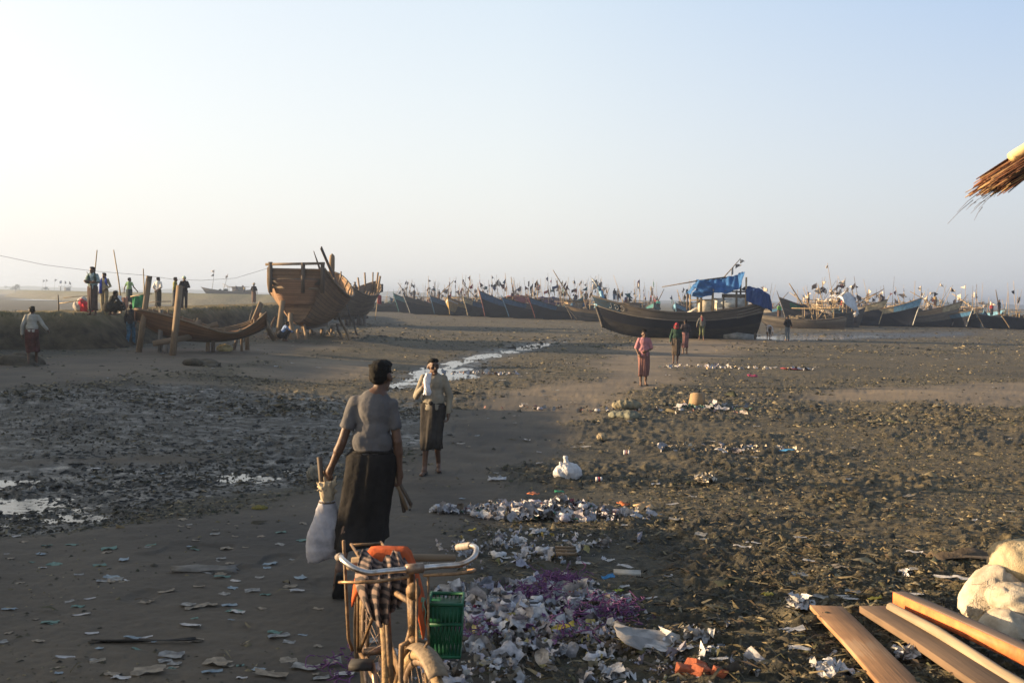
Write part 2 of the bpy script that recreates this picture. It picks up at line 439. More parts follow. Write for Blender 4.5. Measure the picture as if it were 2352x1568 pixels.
# ------------------------------------------------------------------ ground
def ground_material():
    m, t, b = nodes_of('mud'); L = t.links.new; N = t.nodes.new
    at = N('ShaderNodeAttribute'); at.attribute_name = 'Col'
    sp = N('ShaderNodeSeparateColor'); L(at.outputs['Color'], sp.inputs[0])     # red path, green wet, blue grass
    geo = N('ShaderNodeNewGeometry')
    def noise(sc, det=4, stretch=(1, 1, 1), rough=.6):
        mp = N('ShaderNodeMapping'); mp.inputs['Scale'].default_value = stretch; L(geo.outputs['Position'], mp.inputs['Vector'])
        n = N('ShaderNodeTexNoise'); n.inputs['Scale'].default_value = sc; n.inputs['Detail'].default_value = det; n.inputs['Roughness'].default_value = rough
        L(mp.outputs[0], n.inputs['Vector']); return n.outputs['Fac']
    def ramp(f, a, b2, c0, c1):
        r = N('ShaderNodeValToRGB'); r.color_ramp.elements[0].position = a; r.color_ramp.elements[1].position = b2
        r.color_ramp.elements[0].color = (*c0, 1); r.color_ramp.elements[1].color = (*c1, 1); L(f, r.inputs[0]); return r.outputs[0]
    def mix(f, a, b2, mode='MIX'):
        x = N('ShaderNodeMix'); x.data_type = 'RGBA'; x.blend_type = mode
        if isinstance(f, float): x.inputs[0].default_value = f
        else: L(f, x.inputs[0])
        for i, c in ((6, a), (7, b2)):
            if isinstance(c, tuple): x.inputs[i].default_value = (*c, 1)
            else: L(c, x.inputs[i])
        return x.outputs[2]
    big = noise(.5, 3); mid = noise(3.2, 5); fine = noise(15, 6, rough=.75); speck = noise(9, 3, (1, 1.6, 1))
    churn = ramp(mid, .34, .68, (.016, .017, .013), (.066, .058, .037))
    churn = mix(ramp(fine, .5, .72, (0, 0, 0), (.75, .75, .75)), churn, (.15, .125, .075))
    churn = mix(ramp(speck, .66, .74, (0, 0, 0), (.6, .6, .6)), churn, (.26, .22, .15))
    path = ramp(big, .3, .7, (.048, .040, .031), (.092, .074, .053))
    path = mix(ramp(fine, .35, .7, (.0, .0, .0), (.35, .35, .35)), path, (.045, .038, .031))
    dr = N('ShaderNodeAttribute'); dr.attribute_name = 'dry_sunlit'       # lighter tan painted where the sun falls, also taken as drier mud
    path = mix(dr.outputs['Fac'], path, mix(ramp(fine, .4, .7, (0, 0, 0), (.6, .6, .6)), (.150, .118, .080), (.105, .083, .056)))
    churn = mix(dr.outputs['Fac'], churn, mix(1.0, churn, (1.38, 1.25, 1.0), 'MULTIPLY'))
    grass = ramp(mid, .3, .7, (.06, .062, .036), (.125, .115, .07))
    col = mix(sp.outputs[0], churn, path)
    col = mix(sp.outputs[2], col, grass)
    col = mix(sp.outputs[1], col, mix(.72, col, (.010, .012, .014)))
    damp = noise(.23, 4, rough=.65); col = mix(1.0, col, ramp(damp, .36, .62, (.55, .56, .58), (1.12, 1.08, 1.0)), 'MULTIPLY')
    L(col, b.inputs['Base Color'])
    rr = N('ShaderNodeMapRange'); rr.inputs['To Min'].default_value = .85; rr.inputs['To Max'].default_value = .27
    wm = N('ShaderNodeMath'); wm.operation = 'MULTIPLY'; L(sp.outputs[1], wm.inputs[0]); L(ramp(mid, .35, .6, (1, 1, 1), (.2, .2, .2)), wm.inputs[1])
    L(wm.outputs[0], rr.inputs['Value']); L(rr.outputs[0], b.inputs['Roughness'])
    b.inputs['Specular IOR Level'].default_value = .35
    bp = N('ShaderNodeBump'); bp.inputs['Strength'].default_value = .95; bp.inputs['Distance'].default_value = .06
    hm = N('ShaderNodeMath'); hm.operation = 'MULTIPLY_ADD'; L(fine, hm.inputs[0]); hm.inputs[1].default_value = .5; L(mid, hm.inputs[2])
    sm = N('ShaderNodeMapRange'); sm.inputs['To Min'].default_value = 1.0; sm.inputs['To Max'].default_value = .22; L(sp.outputs[0], sm.inputs['Value'])
    hh = N('ShaderNodeMath'); hh.operation = 'MULTIPLY'; L(hm.outputs[0], hh.inputs[0]); L(sm.outputs[0], hh.inputs[1])
    L(hh.outputs[0], bp.inputs['Height']); L(bp.outputs[0], b.inputs['Normal'])
    return m
def make_ground():
    ys = [-12., -8, -5, -3, -1.5, -.5, .4, 1.1, 1.7, 2.2]
    while ys[-1] < 1700:
        y = ys[-1]; ys.append(y + max(.022, y * y / 2500. * 1.55) if y < 60 else y + min(80, y * y / 2500. * 2.2))
    ys = np.array(ys)
    a = np.linspace(-.60, .60, 861)
    a = np.concatenate([[-40, -12, -5, -2.5, -1.5, -1.1, -.9, -.8, -.72, -.66], a, [.66, .72, .8, .9, 1.1, 1.5, 2.5, 5, 12, 40]])
    sc = np.where(ys > 2.2, ys, 2.2 + 0 * ys)
    X = a[None, :] * sc[:, None]; X = np.clip(X, -2600, 2600)
    X = X + np.arange(X.shape[1])[None, :] * 1e-3 * (np.abs(X) >= 2599)
    Y = np.repeat(ys[:, None], X.shape[1], 1)
    x = X.ravel(); y = Y.ravel()
    path, wet = zones(x, y)
    z = gfull(x, y, path, wet)
    grass = sstep(118, 140, y) * sstep(10, 55, x + (y - 120) * .1) * .9
    grass = np.maximum(grass, .55 * sstep(150, 240, y) * sstep(-10, -60, x) * (fbm(x * .02, y * .02, 2, 77) > .42))
    r, c = X.shape
    i = np.arange((r - 1) * c).reshape(r - 1, c)[:, :-1].ravel()
    F = np.stack([i, i + 1, i + c + 1, i + c], 1)
    me = np_mesh('ground', np.stack([x, y, z], 1), F, cols=np.stack([path, wet, grass], 1), attrs={'dry_sunlit': np.stack([np.clip(sstep(19, 27, y) * sstep(-14, -5, x) + sstep(1.0, 3.5, x + .03 * y), 0, 1)] * 3, 1)})  # last attribute: tone mask laid over the sunlit far and right ground
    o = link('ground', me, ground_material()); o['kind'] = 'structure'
    return o
make_ground()
# ------------------------------------------------------------------ banks, hills, water
def smooth_line(P, step):
    P = [Vector(p) for p in P]; out = []
    for i in range(len(P) - 1):
        p0 = P[max(i - 1, 0)]; p1 = P[i]; p2 = P[i + 1]; p3 = P[min(i + 2, len(P) - 1)]
        n = max(2, int((p2 - p1).length / step))
        for k in range(n):
            t = k / n
            out.append(.5 * ((2 * p1) + (-p0 + p2) * t + (2 * p0 - 5 * p1 + 4 * p2 - p3) * t * t + (-p0 + 3 * p1 - 3 * p2 + p3) * t ** 3))
    out.append(P[-1]); return out
BANK = [(-95, 39), (-60, 37), (-40, 36.4), (-25, 36.2), (-18.5, 37.2), (-17.0, 40.5), (-17.4, 47), (-18.6, 55), (-19.2, 72), (-20.5, 90), (-27, 130)]
def bank_mesh(name, line, step, top, halftop, slope_f, slope_b, nt_, seed, rough=1.0):
    L_ = smooth_line(line, step); n = len(L_)
    T = np.concatenate([np.linspace(-halftop - slope_b, -halftop, nt_ // 5, endpoint=False), np.linspace(-halftop, halftop, nt_ // 5, endpoint=False),
                        np.linspace(halftop, halftop + slope_f, nt_ - 2 * (nt_ // 5))])
    px = np.array([p.x for p in L_]); py = np.array([p.y for p in L_])
    dx = np.gradient(px); dy = np.gradient(py); ln = np.hypot(dx, dy); nx, ny = dy / ln, -dx / ln
    s = np.cumsum(ln)
    wob = (fbm(s * .16, s * 0 + seed, 3, seed) - .5) * 1.5 * rough + (fbm(s * .7, s * 0, 2, seed + 3) - .5) * .5 * rough
    tt = T[None, :] + wob[:, None] * sstep(0, halftop, T)[None, :]
    X = px[:, None] + nx[:, None] * tt; Y = py[:, None] + ny[:, None] * tt
    S = np.repeat(s[:, None], len(T), 1)
    f = np.clip((T - halftop) / slope_f, 0, 1)[None, :]; bk = np.clip((-halftop - T) / slope_b, 0, 1)[None, :]
    prof = np.where(f > 0, 1 - np.power(f, .62) * 1.0, 1 - sstep(0, 1, bk))
    prof = np.where(f > .0, np.clip(1.0 - 1.12 * sstep(-.15, 1.0, f) + .12 * (1 - f), 0, 1.02), prof)
    base = g0(X, Y) - .12
    prof = prof * sstep(0, 12, s[-1] - s)[:, None]
    z = base + (top - base) * np.broadcast_to(prof, X.shape)
    mid = np.sin(np.pi * np.clip(f, 0, 1)) * np.ones_like(X)
    z = z + rough * (mid * .22 * (fbm(S * 1.3, tt * .7, 3, seed + 8) - .5) + .10 * (fbm(X * 1.8, Y * 1.8, 3, seed + 9) - .5) + .05 * (vnoise(X * 6, Y * 6, seed + 5) - .5))
    sh = rough * mid * .35 * (fbm(S * 1.7 + tt * .3, tt * .4, 3, seed + 2) - .5)
    X = X + nx[:, None] * sh; Y = Y + ny[:, None] * sh
    c = len(T); i = np.arange((n - 1) * c).reshape(n - 1, c)[:, :-1].ravel()
    F = np.stack([i, i + c, i + c + 1, i + 1], 1)
    topm = (sstep(-.45, -.05, -(f) + 0 * X) * (1 - bk * .6))
    return np_mesh(name, np.stack([X, Y, z], 2).reshape(-1, 3), F, cols=np.stack([topm.ravel(), mid.ravel(), np.zeros(X.size)], 1)), L_
def bank_mat(name, earth, earth2, top1, top2):
    m, t, b = nodes_of(name); L = t.links.new; N = t.nodes.new
    at = N('ShaderNodeAttribute'); at.attribute_name = 'Col'; sp = N('ShaderNodeSeparateColor'); L(at.outputs['Color'], sp.inputs[0])
    geo = N('ShaderNodeNewGeometry')
    def nz(sc, d=4):
        n = N('ShaderNodeTexNoise'); n.inputs['Scale'].default_value = sc; n.inputs['Detail'].default_value = d; L(geo.outputs['Position'], n.inputs['Vector']); return n.outputs['Fac']
    def rp(f, c0, c1):
        r = N('ShaderNodeValToRGB'); r.color_ramp.elements[0].position = .34; r.color_ramp.elements[1].position = .66
        r.color_ramp.elements[0].color = (*c0, 1); r.color_ramp.elements[1].color = (*c1, 1); L(f, r.inputs[0]); return r.outputs[0]
    x = N('ShaderNodeMix'); x.data_type = 'RGBA'
    L(sp.outputs[0], x.inputs[0]); L(rp(nz(2.6, 6), earth, earth2), x.inputs[6]); L(rp(nz(1.4, 6), top1, top2), x.inputs[7])
    L(x.outputs[2], b.inputs['Base Color']); b.inputs['Roughness'].default_value = .95; b.inputs['Specular IOR Level'].default_value = .1
    bp = N('ShaderNodeBump'); bp.inputs['Strength'].default_value = .9; bp.inputs['Distance'].default_value = .07; L(nz(11, 5), bp.inputs['Height']); L(bp.outputs[0], b.inputs['Normal'])
    return m
me, BL = bank_mesh('embankment', BANK, .12, 1.65, 1.5, 2.0, 4.0, 70, 3, 1.35)
o = link('embankment', me, bank_mat('bank_earth', (.030, .025, .017), (.085, .069, .045), (.10, .088, .042), (.22, .17, .10))); o['kind'] = 'structure'
FARBANK = [(-30, 196), (-45, 200), (-70, 212), (-110, 260), (-170, 360), (-255, 520), (-420, 700)]
me, _ = bank_mesh('far_bank', [p for p in FARBANK[::-1]], 1.6, 2.3, 5, 9, 12, 40, 13, 1.6)
o = link('far_bank', me, bank_mat('far_bank_earth', (.09, .085, .06), (.15, .14, .10), (.10, .105, .065), (.14, .135, .09))); o['kind'] = 'structure'

def hills():
    xs = np.linspace(-1250, 1250, 700); rows = np.linspace(-1, 1, 9)
    h = 2.5 + 5.0 * np.clip(fbm(xs * .006 + 4, xs * 0, 4, 91) - .38, 0, 1) * 2.2 + 2.8 * np.exp(-((xs + 150) / 75) ** 2) * (1 + .4 * fbm(xs * .05, xs * 0, 2, 92)) + 1.6 * np.exp(-((xs + 430) / 130) ** 2)
    h = h + .9 * (fbm(xs * .06, xs * 0, 2, 93) - .4)
    X = np.repeat(xs[None, :], 9, 0); Y = 1380 + rows[:, None] * 60 + 0 * X
    Z = -1.5 + (h[None, :] + 1.5) * np.cos(rows * math.pi / 2)[:, None]
    c = 700; i = np.arange(8 * c).reshape(8, c)[:, :-1].ravel()
    me = np_mesh('hills', np.stack([X, Y, Z], 2).reshape(-1, 3), np.stack([i, i + 1, i + c + 1, i + c], 1))
    o = link('hills', me, mat('hill_scrub', (.10, .11, .07), .95, .3, .05, 0)); o['kind'] = 'structure'
hills()

def water_mat():
    m, t, b = nodes_of('muddy_water'); L = t.links.new; N = t.nodes.new
    b.inputs['Base Color'].default_value = (.035, .036, .034, 1); b.inputs['Roughness'].default_value = .14
    b.inputs['Specular IOR Level'].default_value = .6; b.inputs['IOR'].default_value = 1.33
    geo = N('ShaderNodeNewGeometry'); n = N('ShaderNodeTexNoise'); n.inputs['Scale'].default_value = 5; L(geo.outputs['Position'], n.inputs['Vector'])
    bp = N('ShaderNodeBump'); bp.inputs['Strength'].default_value = .22; bp.inputs['Distance'].default_value = .02; L(n.outputs['Fac'], bp.inputs['Height']); L(bp.outputs[0], b.inputs['Normal'])
    MATS['water'] = m; return m
water_mat()
def water(name, P, lift):
    """a level sheet of standing water; its shore is where the muddy ground rises through it"""
    cx = sum(p[0] for p in P) / len(P); cy = sum(p[1] for p in P) / len(P); out = []
    for i in range(len(P)):
        a, b = Vector(P[i]), Vector(P[(i + 1) % len(P)]); k = max(2, int((b - a).length / .5))
        for q in range(k):
            p = a.lerp(b, q / k); d = p - Vector((cx, cy)); s_ = .25 + .012 * p.y; p = p + d.normalized() * s_; out.append((p.x, p.y))
    bm = bmesh.new(); vs = [bm.verts.new((x, y, float(g0(x, y)) + lift)) for x, y in out]
    bm.faces.new(vs); bmesh.ops.triangulate(bm, faces=bm.faces)
    me = bpy.data.meshes.new(name); bm.to_mesh(me); bm.free()
    if me.polygons and me.polygons[0].normal.z < 0: me.flip_normals()
    o = link(name, me, MATS['water']); o['kind'] = 'structure'; return o
for nm, P, lf in zip(('puddle', 'stream', 'puddle', 'puddle', 'puddle'), WATERS, (-.072, -.061, -.05, -.069, -.064)): water(nm, P, lf)
water('creek', gpoly([(40, 689), (160, 688.5), (330, 690), (380, 693.5), (240, 694), (120, 691)]), .12)
water('creek', gpoly([(380, 689), (540, 690), (600, 694), (470, 695)]), .12)

# ------------------------------------------------------------------ clods, weed and crumbs of the trodden mud
def scatter_clods(name, n, ylo, yhi, slo, shi, pal, keep_path, seed, label=None, flat=.6, spread=.56, only_wet=False):
    rng = np.random.default_rng(seed)
    y = 1 / rng.uniform(1 / yhi, 1 / ylo, n) if ylo > 0 else rng.uniform(ylo, yhi, n)
    x = rng.uniform(-spread, spread, n) * np.maximum(y, 4)
    path, wet = zones(x, y)
    k = (rng.random(n) < (1 - path) * (1 - .25 * wet) + keep_path) & (fbm(x * .6, y * .6, 2, seed) + rng.uniform(-.16, .16, n) > .47)
    if only_wet: k = (rng.random(n) < wet * 1.2) & (fbm(x * .9, y * 1.2, 3, seed) + rng.uniform(-.3, .3, n) > .52)
    x, y, path, wet = x[k], y[k], path[k], wet[k]; n = len(x)
    s = rng.uniform(slo, shi, n) * np.exp(rng.normal(0, .35, n)) * np.clip(y / 13, .42, 1)
    z = gfull(x, y, path, wet)
    # each a crumpled five-cornered crumb
    base = np.array([(-.5, -.4, -.2), (.5, -.45, -.2), (.55, .4, -.2), (-.45, .5, -.2), (0, 0, .55)])
    V = base[None] + rng.normal(0, .22, (n, 5, 3))
    V[:, :, 2] *= flat
    a = rng.uniform(0, 6.28, n); ca, sa = np.cos(a), np.sin(a)
    st = rng.uniform(.7, 1.9, n)
    vx = V[:, :, 0] * st[:, None]; vy = V[:, :, 1]
    VX = (vx * ca[:, None] - vy * sa[:, None]) * s[:, None] + x[:, None]
    VY = (vx * sa[:, None] + vy * ca[:, None]) * s[:, None] + y[:, None]
    VZ = V[:, :, 2] * s[:, None] + z[:, None] + (s * .1)[:, None]
    P = np.stack([VX, VY, VZ], 2).reshape(-1, 3)
    f = np.array([(0, 1, 4), (1, 2, 4), (2, 3, 4), (3, 0, 4)]); F = (f[None] + 5 * np.arange(n)[:, None, None]).reshape(-1, 3)
    pal = np.array(pal); ci = rng.integers(0, len(pal), n); col = pal[ci] * rng.uniform(.7, 1.25, (n, 1)) * (1 - .45 * wet[:, None]) * (1 + .25 * sstep(1.0, 3.5, x + .03 * y))[:, None]  # clods painted lighter on the sunlit right side too
    me = np_mesh(name, P, None, F, cols=np.repeat(col, 5, 0), smooth=False)
    o = link(name, me, attr_mat('clod', .9, .3, 30)); o['kind'] = 'stuff'; return o
DRY = [(.040, .037, .026), (.065, .057, .036), (.10, .084, .05), (.15, .122, .07), (.040, .043, .026), (.21, .17, .10), (.055, .048, .036), (.03, .03, .024)]
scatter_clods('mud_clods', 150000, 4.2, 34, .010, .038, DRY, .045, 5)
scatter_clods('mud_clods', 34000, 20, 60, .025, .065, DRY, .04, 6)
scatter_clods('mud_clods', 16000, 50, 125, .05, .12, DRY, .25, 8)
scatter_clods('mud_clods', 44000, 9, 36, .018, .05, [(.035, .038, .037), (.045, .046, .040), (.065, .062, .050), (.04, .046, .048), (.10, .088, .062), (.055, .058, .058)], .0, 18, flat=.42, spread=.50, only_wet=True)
def weed(name, n, ylo, yhi, seed):
    """wisps of dead weed and straw lying in the churned mud"""
    rng = np.random.default_rng(seed)
    y = 1 / rng.uniform(1 / yhi, 1 / ylo, n); x = rng.uniform(-.56, .56, n) * y
    path, wet = zones(x, y); k = (rng.random(n) < (1 - path) * .9 + .02) & (x + rng.normal(0, 2, n) > -.3 * y); x, y, path, wet = x[k], y[k], path[k], wet[k]; n = len(x)
    z = gfull(x, y, path, wet) + .008
    L = rng.uniform(.05, .2, n); a = rng.uniform(0, 6.28, n); w_ = rng.uniform(.0012, .004, n)
    d = np.stack([np.cos(a), np.sin(a)], 1); p = np.stack([-d[:, 1], d[:, 0]], 1)
    V = np.zeros((n, 6, 3)); lift = rng.uniform(.0, .035, n)
    for i, (t, h) in enumerate(((-.5, 0), (0, 1), (.5, .25))):
        for j, sgn in enumerate((-1, 1)):
            V[:, i * 2 + j, 0] = x + d[:, 0] * L * t + p[:, 0] * w_ * sgn + rng.normal(0, .01, n)
            V[:, i * 2 + j, 1] = y + d[:, 1] * L * t + p[:, 1] * w_ * sgn + rng.normal(0, .01, n)
            V[:, i * 2 + j, 2] = z + lift * h + rng.uniform(0, .012, n)
    F = np.array([(0, 2, 3, 1), (2, 4, 5, 3)])[None] + 6 * np.arange(n)[:, None, None]
    pal = np.array([(.10, .08, .042), (.14, .11, .06), (.06, .058, .028), (.085, .06, .036), (.19, .155, .09)])
    col = pal[rng.integers(0, 5, n)] * rng.uniform(.6, 1.2, (n, 1))
    o = link(name, np_mesh(name, V.reshape(-1, 3), F.reshape(-1, 4), cols=np.repeat(col, 6, 0), smooth=False), attr_mat('straw', .85, 0)); o['kind'] = 'stuff'
weed('straw', 7000, 4.2, 24, 15)
def bank_grass():
    rng = np.random.default_rng(4); V = []; F = []; Cc = []
    for p, q in zip(BL[:-1], BL[1:]):
        if p.y > 80 or p.x < -45: continue
        d = (q - p).normalized().to_3d(); nrm = Vector((d.y, -d.x, 0))
        for _ in range(7):
            t = rng.choice([rng.uniform(1.0, 2.1), rng.uniform(-1.6, 2.0)]) ; b = p.to_3d() + nrm * t + d * rng.uniform(0, .14)
            f = max(0, (t - 1.5) / 2.2); z = 1.60 - 1.2 * f * f * 1.5
            for k in range(3):
                a = rng.uniform(0, 6.28); l = rng.uniform(.05, .15); w_ = .012
                n = len(V); o_ = Vector((math.cos(a), math.sin(a), 0))
                e = Vector((b.x, b.y, z)); V += [tuple(e - o_ * w_), tuple(e + o_ * w_), tuple(e + Vector((rng.normal(0, .05), rng.normal(0, .05), l)))]
                F.append((n, n + 1, n + 2)); c = np.array([(.09, .085, .035), (.17, .14, .065), (.065, .065, .028)][rng.integers(0, 3)]); Cc += [c] * 3
    o = link('bank_grass', np_mesh('bank_grass', V, None, F, cols=np.array(Cc), smooth=False), attr_mat('grass', .8, 0)); o['kind'] = 'stuff'
bank_grass()

# ------------------------------------------------------------------ trees on the skyline
def leaf_tree(label, u, vbase, dist, h, wd, seed, col=(.05, .065, .03), group='trees on the skyline'):
    rng = np.random.default_rng(seed)
    p = at_y(u, vbase, dist); zb = float(g0(p.x, p.y)); H = h
    t = thing('tree', label, 'tree', (p.x, p.y, min(p.z, 2.0)), 0, group)
    mb = MB(); mb.tube([(0, 0, -1.5), (.05, 0, H * .3), (0, 0, H * .6)], [.12 * H / 3, .09 * H / 3, .04 * H / 3], 6)
    for k in range(5):
        a = k * 1.26; mb.tube([(0, 0, H * (.25 + .05 * k)), (math.cos(a) * wd * .3, math.sin(a) * wd * .3, H * (.6 + .05 * k))], [.06 * H / 3, .02], 5)
    mb.build('trunk', mat('bark', (.09, .07, .05), .9), t)
    V = []; F = []; Cc = []
    lobes = [(rng.normal(0, wd * .24), rng.normal(0, wd * .2), H * rng.uniform(.15, .8), wd * rng.uniform(.12, .25)) for _ in range(16)]
    for lx, ly, lz, lr in lobes:
        tone = rng.uniform(.6, 1.5)
        for _ in range(70):
            d = rng.normal(0, 1, 3); d /= np.linalg.norm(d); q = np.array([lx, ly, lz]) + d * lr * rng.uniform(.4, 1.1) * np.array([1, 1, .75])
            n = len(V); s = rng.uniform(.05, .11) * H / 3 * 1.3
            e1 = rng.normal(0, 1, 3); e1 /= np.linalg.norm(e1); e2 = np.cross(e1, rng.normal(0, 1, 3)); e2 /= np.linalg.norm(e2)
            V += [q - e1 * s, q + e2 * s * .6, q + e1 * s, q - e2 * s * .6]; F.append((n, n + 1, n + 2, n + 3)); Cc += [np.array(col) * tone * rng.uniform(.7, 1.3)] * 4
    o = link('crown', np_mesh('crown', V, F, cols=np.array(Cc), smooth=False), attr_mat('leaf', .7, 0), t)
leaf_tree('tall hazy tree on the far bank at the left edge', 36, 663, 470, 3.4, 5.6, 1)
leaf_tree('bare little hazy tree beside the open shelter on the far bank', 104, 663, 470, 2.4, 2.6, 2)
leaf_tree('low hazy clump of trees behind the far bank', 290, 667, 600, 3.2, 11, 3)
leaf_tree('small round green tree behind the pale curved bow', 2165, 704, 330, 2.5, 4.6, 4)
leaf_tree('round green tree above the blue bow-on boat', 2218, 706, 330, 3.0, 5.4, 5)
leaf_tree('wide low green tree near the right edge', 2268, 706, 330, 2.4, 7.5, 6)

# ------------------------------------------------------------------ unseen thatched huts, added beyond the left edge to shade the near ground
def hut(label, x, y0, y1, ridge, eave, wid, seed):
    rng = random.Random(seed); yc = (y0 + y1) / 2; L_ = y1 - y0; gz = float(g0(x, yc))
    t = thing('shade_hut', label, 'hut', (x, yc, gz), 0, 'unseen huts added for shade')
    H = ridge - gz; E = eave - gz
    mb = MB()
    for sx in (-1, 1): mb.box((sx * (wid / 2 - .3), 0, E / 2), (.06, L_ - .8, E))
    for sy in (-1, 1): mb.box((0, sy * (L_ / 2 - .4), E / 2), (wid - .7, .06, E))
    mb.build('wall', mat('bamboo_mat', (.20, .15, .08), .85, .4, 8, .3, stretch=(1, 1, 6)), t)
    for sx in (-1, 1):
        n = 26; P = []
        for i in range(n + 1):
            yy = -L_ / 2 + L_ * i / n; row = []
            for j in range(9):
                f = j / 8; row.append((sx * (.05 + (wid / 2 + .1) * f), yy + rng.uniform(-.05, .05), H - (H - E + .25) * f + rng.uniform(-.05, .05)))
            P.append(row)
        m2 = MB(); m2.grid(P, flip=sx > 0); m2.build('thatch', mat('thatch', (.16, .11, .06), .95, .5, 5, .6, stretch=(1, 3, 1)), t, thick=.12)
    for sy in (-1, 1):
        mb = MB(); mb.tube([(0, sy * (L_ / 2 - .3), -.2), (0, sy * (L_ / 2 - .3), H)], .07); mb.build('post', mat('bamboo', (.32, .24, .12), .6), t)
    return t
hut('unseen long thatched hut added for shade, nearest the camera beyond the left edge', -14.6, 3.2, 11.4, 3.30, 1.9, 3.4, 1)
hut('unseen long thatched hut added for shade farther along the left edge', -18.6, 11.0, 24.2, 3.60, 2.0, 3.6, 2)
hut('unseen thatched hut added for shade below the bank beyond the left edge', -23.8, 23.9, 37.0, 3.4, 2.0, 4.0, 3)
# ------------------------------------------------------------------ people
SKIN = mat('skin', (.100, .052, .032), .55, .18, 9, .08, spec=.35)
SKIN2 = mat('skin_light', (.20, .105, .062), .55, .18, 9, .08, spec=.35)
HAIR = mat('hair', (.008, .007, .006), .75, .3, 30, .5, spec=.12)
DARKEYE = mat('eye_dark', (.012, .010, .010), .3, .1, 5, 0)
def cloth(name, col, var=.3, scale=7., stretch=(1, 1, 1), bump=.35):
    return mat('cloth_' + name, col, .9, var, scale, bump, 22, spec=.12, stretch=stretch)
def checked(name, base, line, sc=26.):
    n = 'cloth_' + name
    if n in MATS: return MATS[n]
    m, t, b = nodes_of(n); L = t.links.new; N = t.nodes.new
    tc = N('ShaderNodeTexCoord'); w1 = N('ShaderNodeTexWave'); w1.bands_direction = 'Z'; w1.inputs['Scale'].default_value = sc * .35; L(tc.outputs['Object'], w1.inputs[0])
    w2 = N('ShaderNodeTexWave'); w2.bands_direction = 'X'; w2.inputs['Scale'].default_value = sc * .35; L(tc.outputs['Object'], w2.inputs[0])
    ad = N('ShaderNodeMath'); ad.operation = 'MAXIMUM'; L(w1.outputs['Fac'], ad.inputs[0]); L(w2.outputs['Fac'], ad.inputs[1])
    r = N('ShaderNodeValToRGB'); r.color_ramp.elements[0].position = .8; r.color_ramp.elements[0].color = (*base, 1); r.color_ramp.elements[1].position = .97; r.color_ramp.elements[1].color = (*line, 1)
    L(ad.outputs[0], r.inputs[0]); L(r.outputs[0], b.inputs['Base Color']); b.inputs['Roughness'].default_value = .9; b.inputs['Specular IOR Level'].default_value = .1
    MATS[n] = m; return m
def remeshed(mb, voxel, smooth=3, fold=0., fs=6., seed=0, zaxis=.45):
    """fuse overlapping solids into one continuous skin"""
    me = mb.mesh('tmp'); o = bpy.data.objects.new('tmp', me); C.objects.link(o)
    md = o.modifiers.new('r', 'REMESH'); md.mode = 'VOXEL'; md.voxel_size = voxel
    sm = o.modifiers.new('s', 'SMOOTH'); sm.factor = .5; sm.iterations = smooth
    dg = bpy.context.evaluated_depsgraph_get(); ev = o.evaluated_get(dg)
    r = bpy.data.meshes.new_from_object(ev)
    bpy.data.objects.remove(o); bpy.data.meshes.remove(me)
    n = len(r.vertices); co = np.empty(n * 3, np.float32); r.vertices.foreach_get('co', co); co = co.reshape(-1, 3)
    if fold:
        nr = np.empty(n * 3, np.float32); r.vertices.foreach_get('normal', nr); nr = nr.reshape(-1, 3)
        a = np.arctan2(co[:, 1], co[:, 0])
        d = (fbm(co[:, 0] * fs + co[:, 2] * fs * zaxis + 5, co[:, 2] * fs * zaxis - co[:, 1] * fs, 3, 50 + seed) - .5) * 2 * fold
        co = co + nr * d[:, None]; r.vertices.foreach_set('co', co.ravel())
    r.polygons.foreach_set('use_smooth', np.ones(len(r.polygons), bool)); r.materials.clear(); r.update()
    return r
BASE = dict(head=(0, .02, 1.50), neck=(0, 0, 1.40), chest=(0, 0, 1.22), waist=(0, 0, 1.02), pelvis=(0, 0, .90),
            shL=(-.142, 0, 1.340), shR=(.142, 0, 1.340), elL=(-.192, -.03, 1.08), elR=(.192, -.03, 1.08), wrL=(-.215, .03, .85), wrR=(.215, .03, .85),
            hipL=(-.085, 0, .88), hipR=(.085, 0, .88), knL=(-.09, .02, .47), knR=(.09, .02, .47), anL=(-.09, -.02, .075), anR=(.09, -.02, .075), toL=(-.105, .14, .025), toR=(.105, .14, .025))
WALK = dict(knL=(-.08, .16, .50), anL=(-.08, .22, .085), toL=(-.085, .37, .03), knR=(.08, .05, .47), anR=(.08, -.26, .14), toR=(.09, -.15, .03),
            elL=(-.21, -.10, 1.09), wrL=(-.21, -.12, .86), elR=(.21, .0, 1.09), wrR=(.21, .12, .88))
WALK2 = {k[:-1] + ('R' if k[-1] == 'L' else 'L'): (-v[0], v[1], v[2]) for k, v in WALK.items()}
FOLD = dict(elL=(-.235, .03, 1.10), elR=(.235, .03, 1.10), wrL=(.06, .20, 1.14), wrR=(-.06, .19, 1.10))
FRONT = dict(elL=(-.23, -.02, 1.08), elR=(.23, -.02, 1.08), wrL=(-.04, .19, 1.00), wrR=(.04, .19, 1.01))
BACKH = dict(elL=(-.24, -.08, 1.09), elR=(.24, -.08, 1.09), wrL=(-.03, -.17, .92), wrR=(.03, -.18, .93))
SQUAT = dict(head=(0, .20, .78), neck=(0, .13, .69), chest=(0, .06, .55), waist=(0, -.06, .36), pelvis=(0, -.13, .25), shL=(-.16, .12, .65), shR=(.16, .12, .65),
             elL=(-.20, .26, .47), elR=(.20, .26, .47), wrL=(-.08, .42, .40), wrR=(.08, .42, .42), hipL=(-.1, -.12, .24), hipR=(.1, -.12, .24), knL=(-.17, .24, .46), knR=(.17, .24, .46),
             anL=(-.13, .04, .075), anR=(.13, .04, .075), toL=(-.15, .20, .025), toR=(.15, .20, .025))
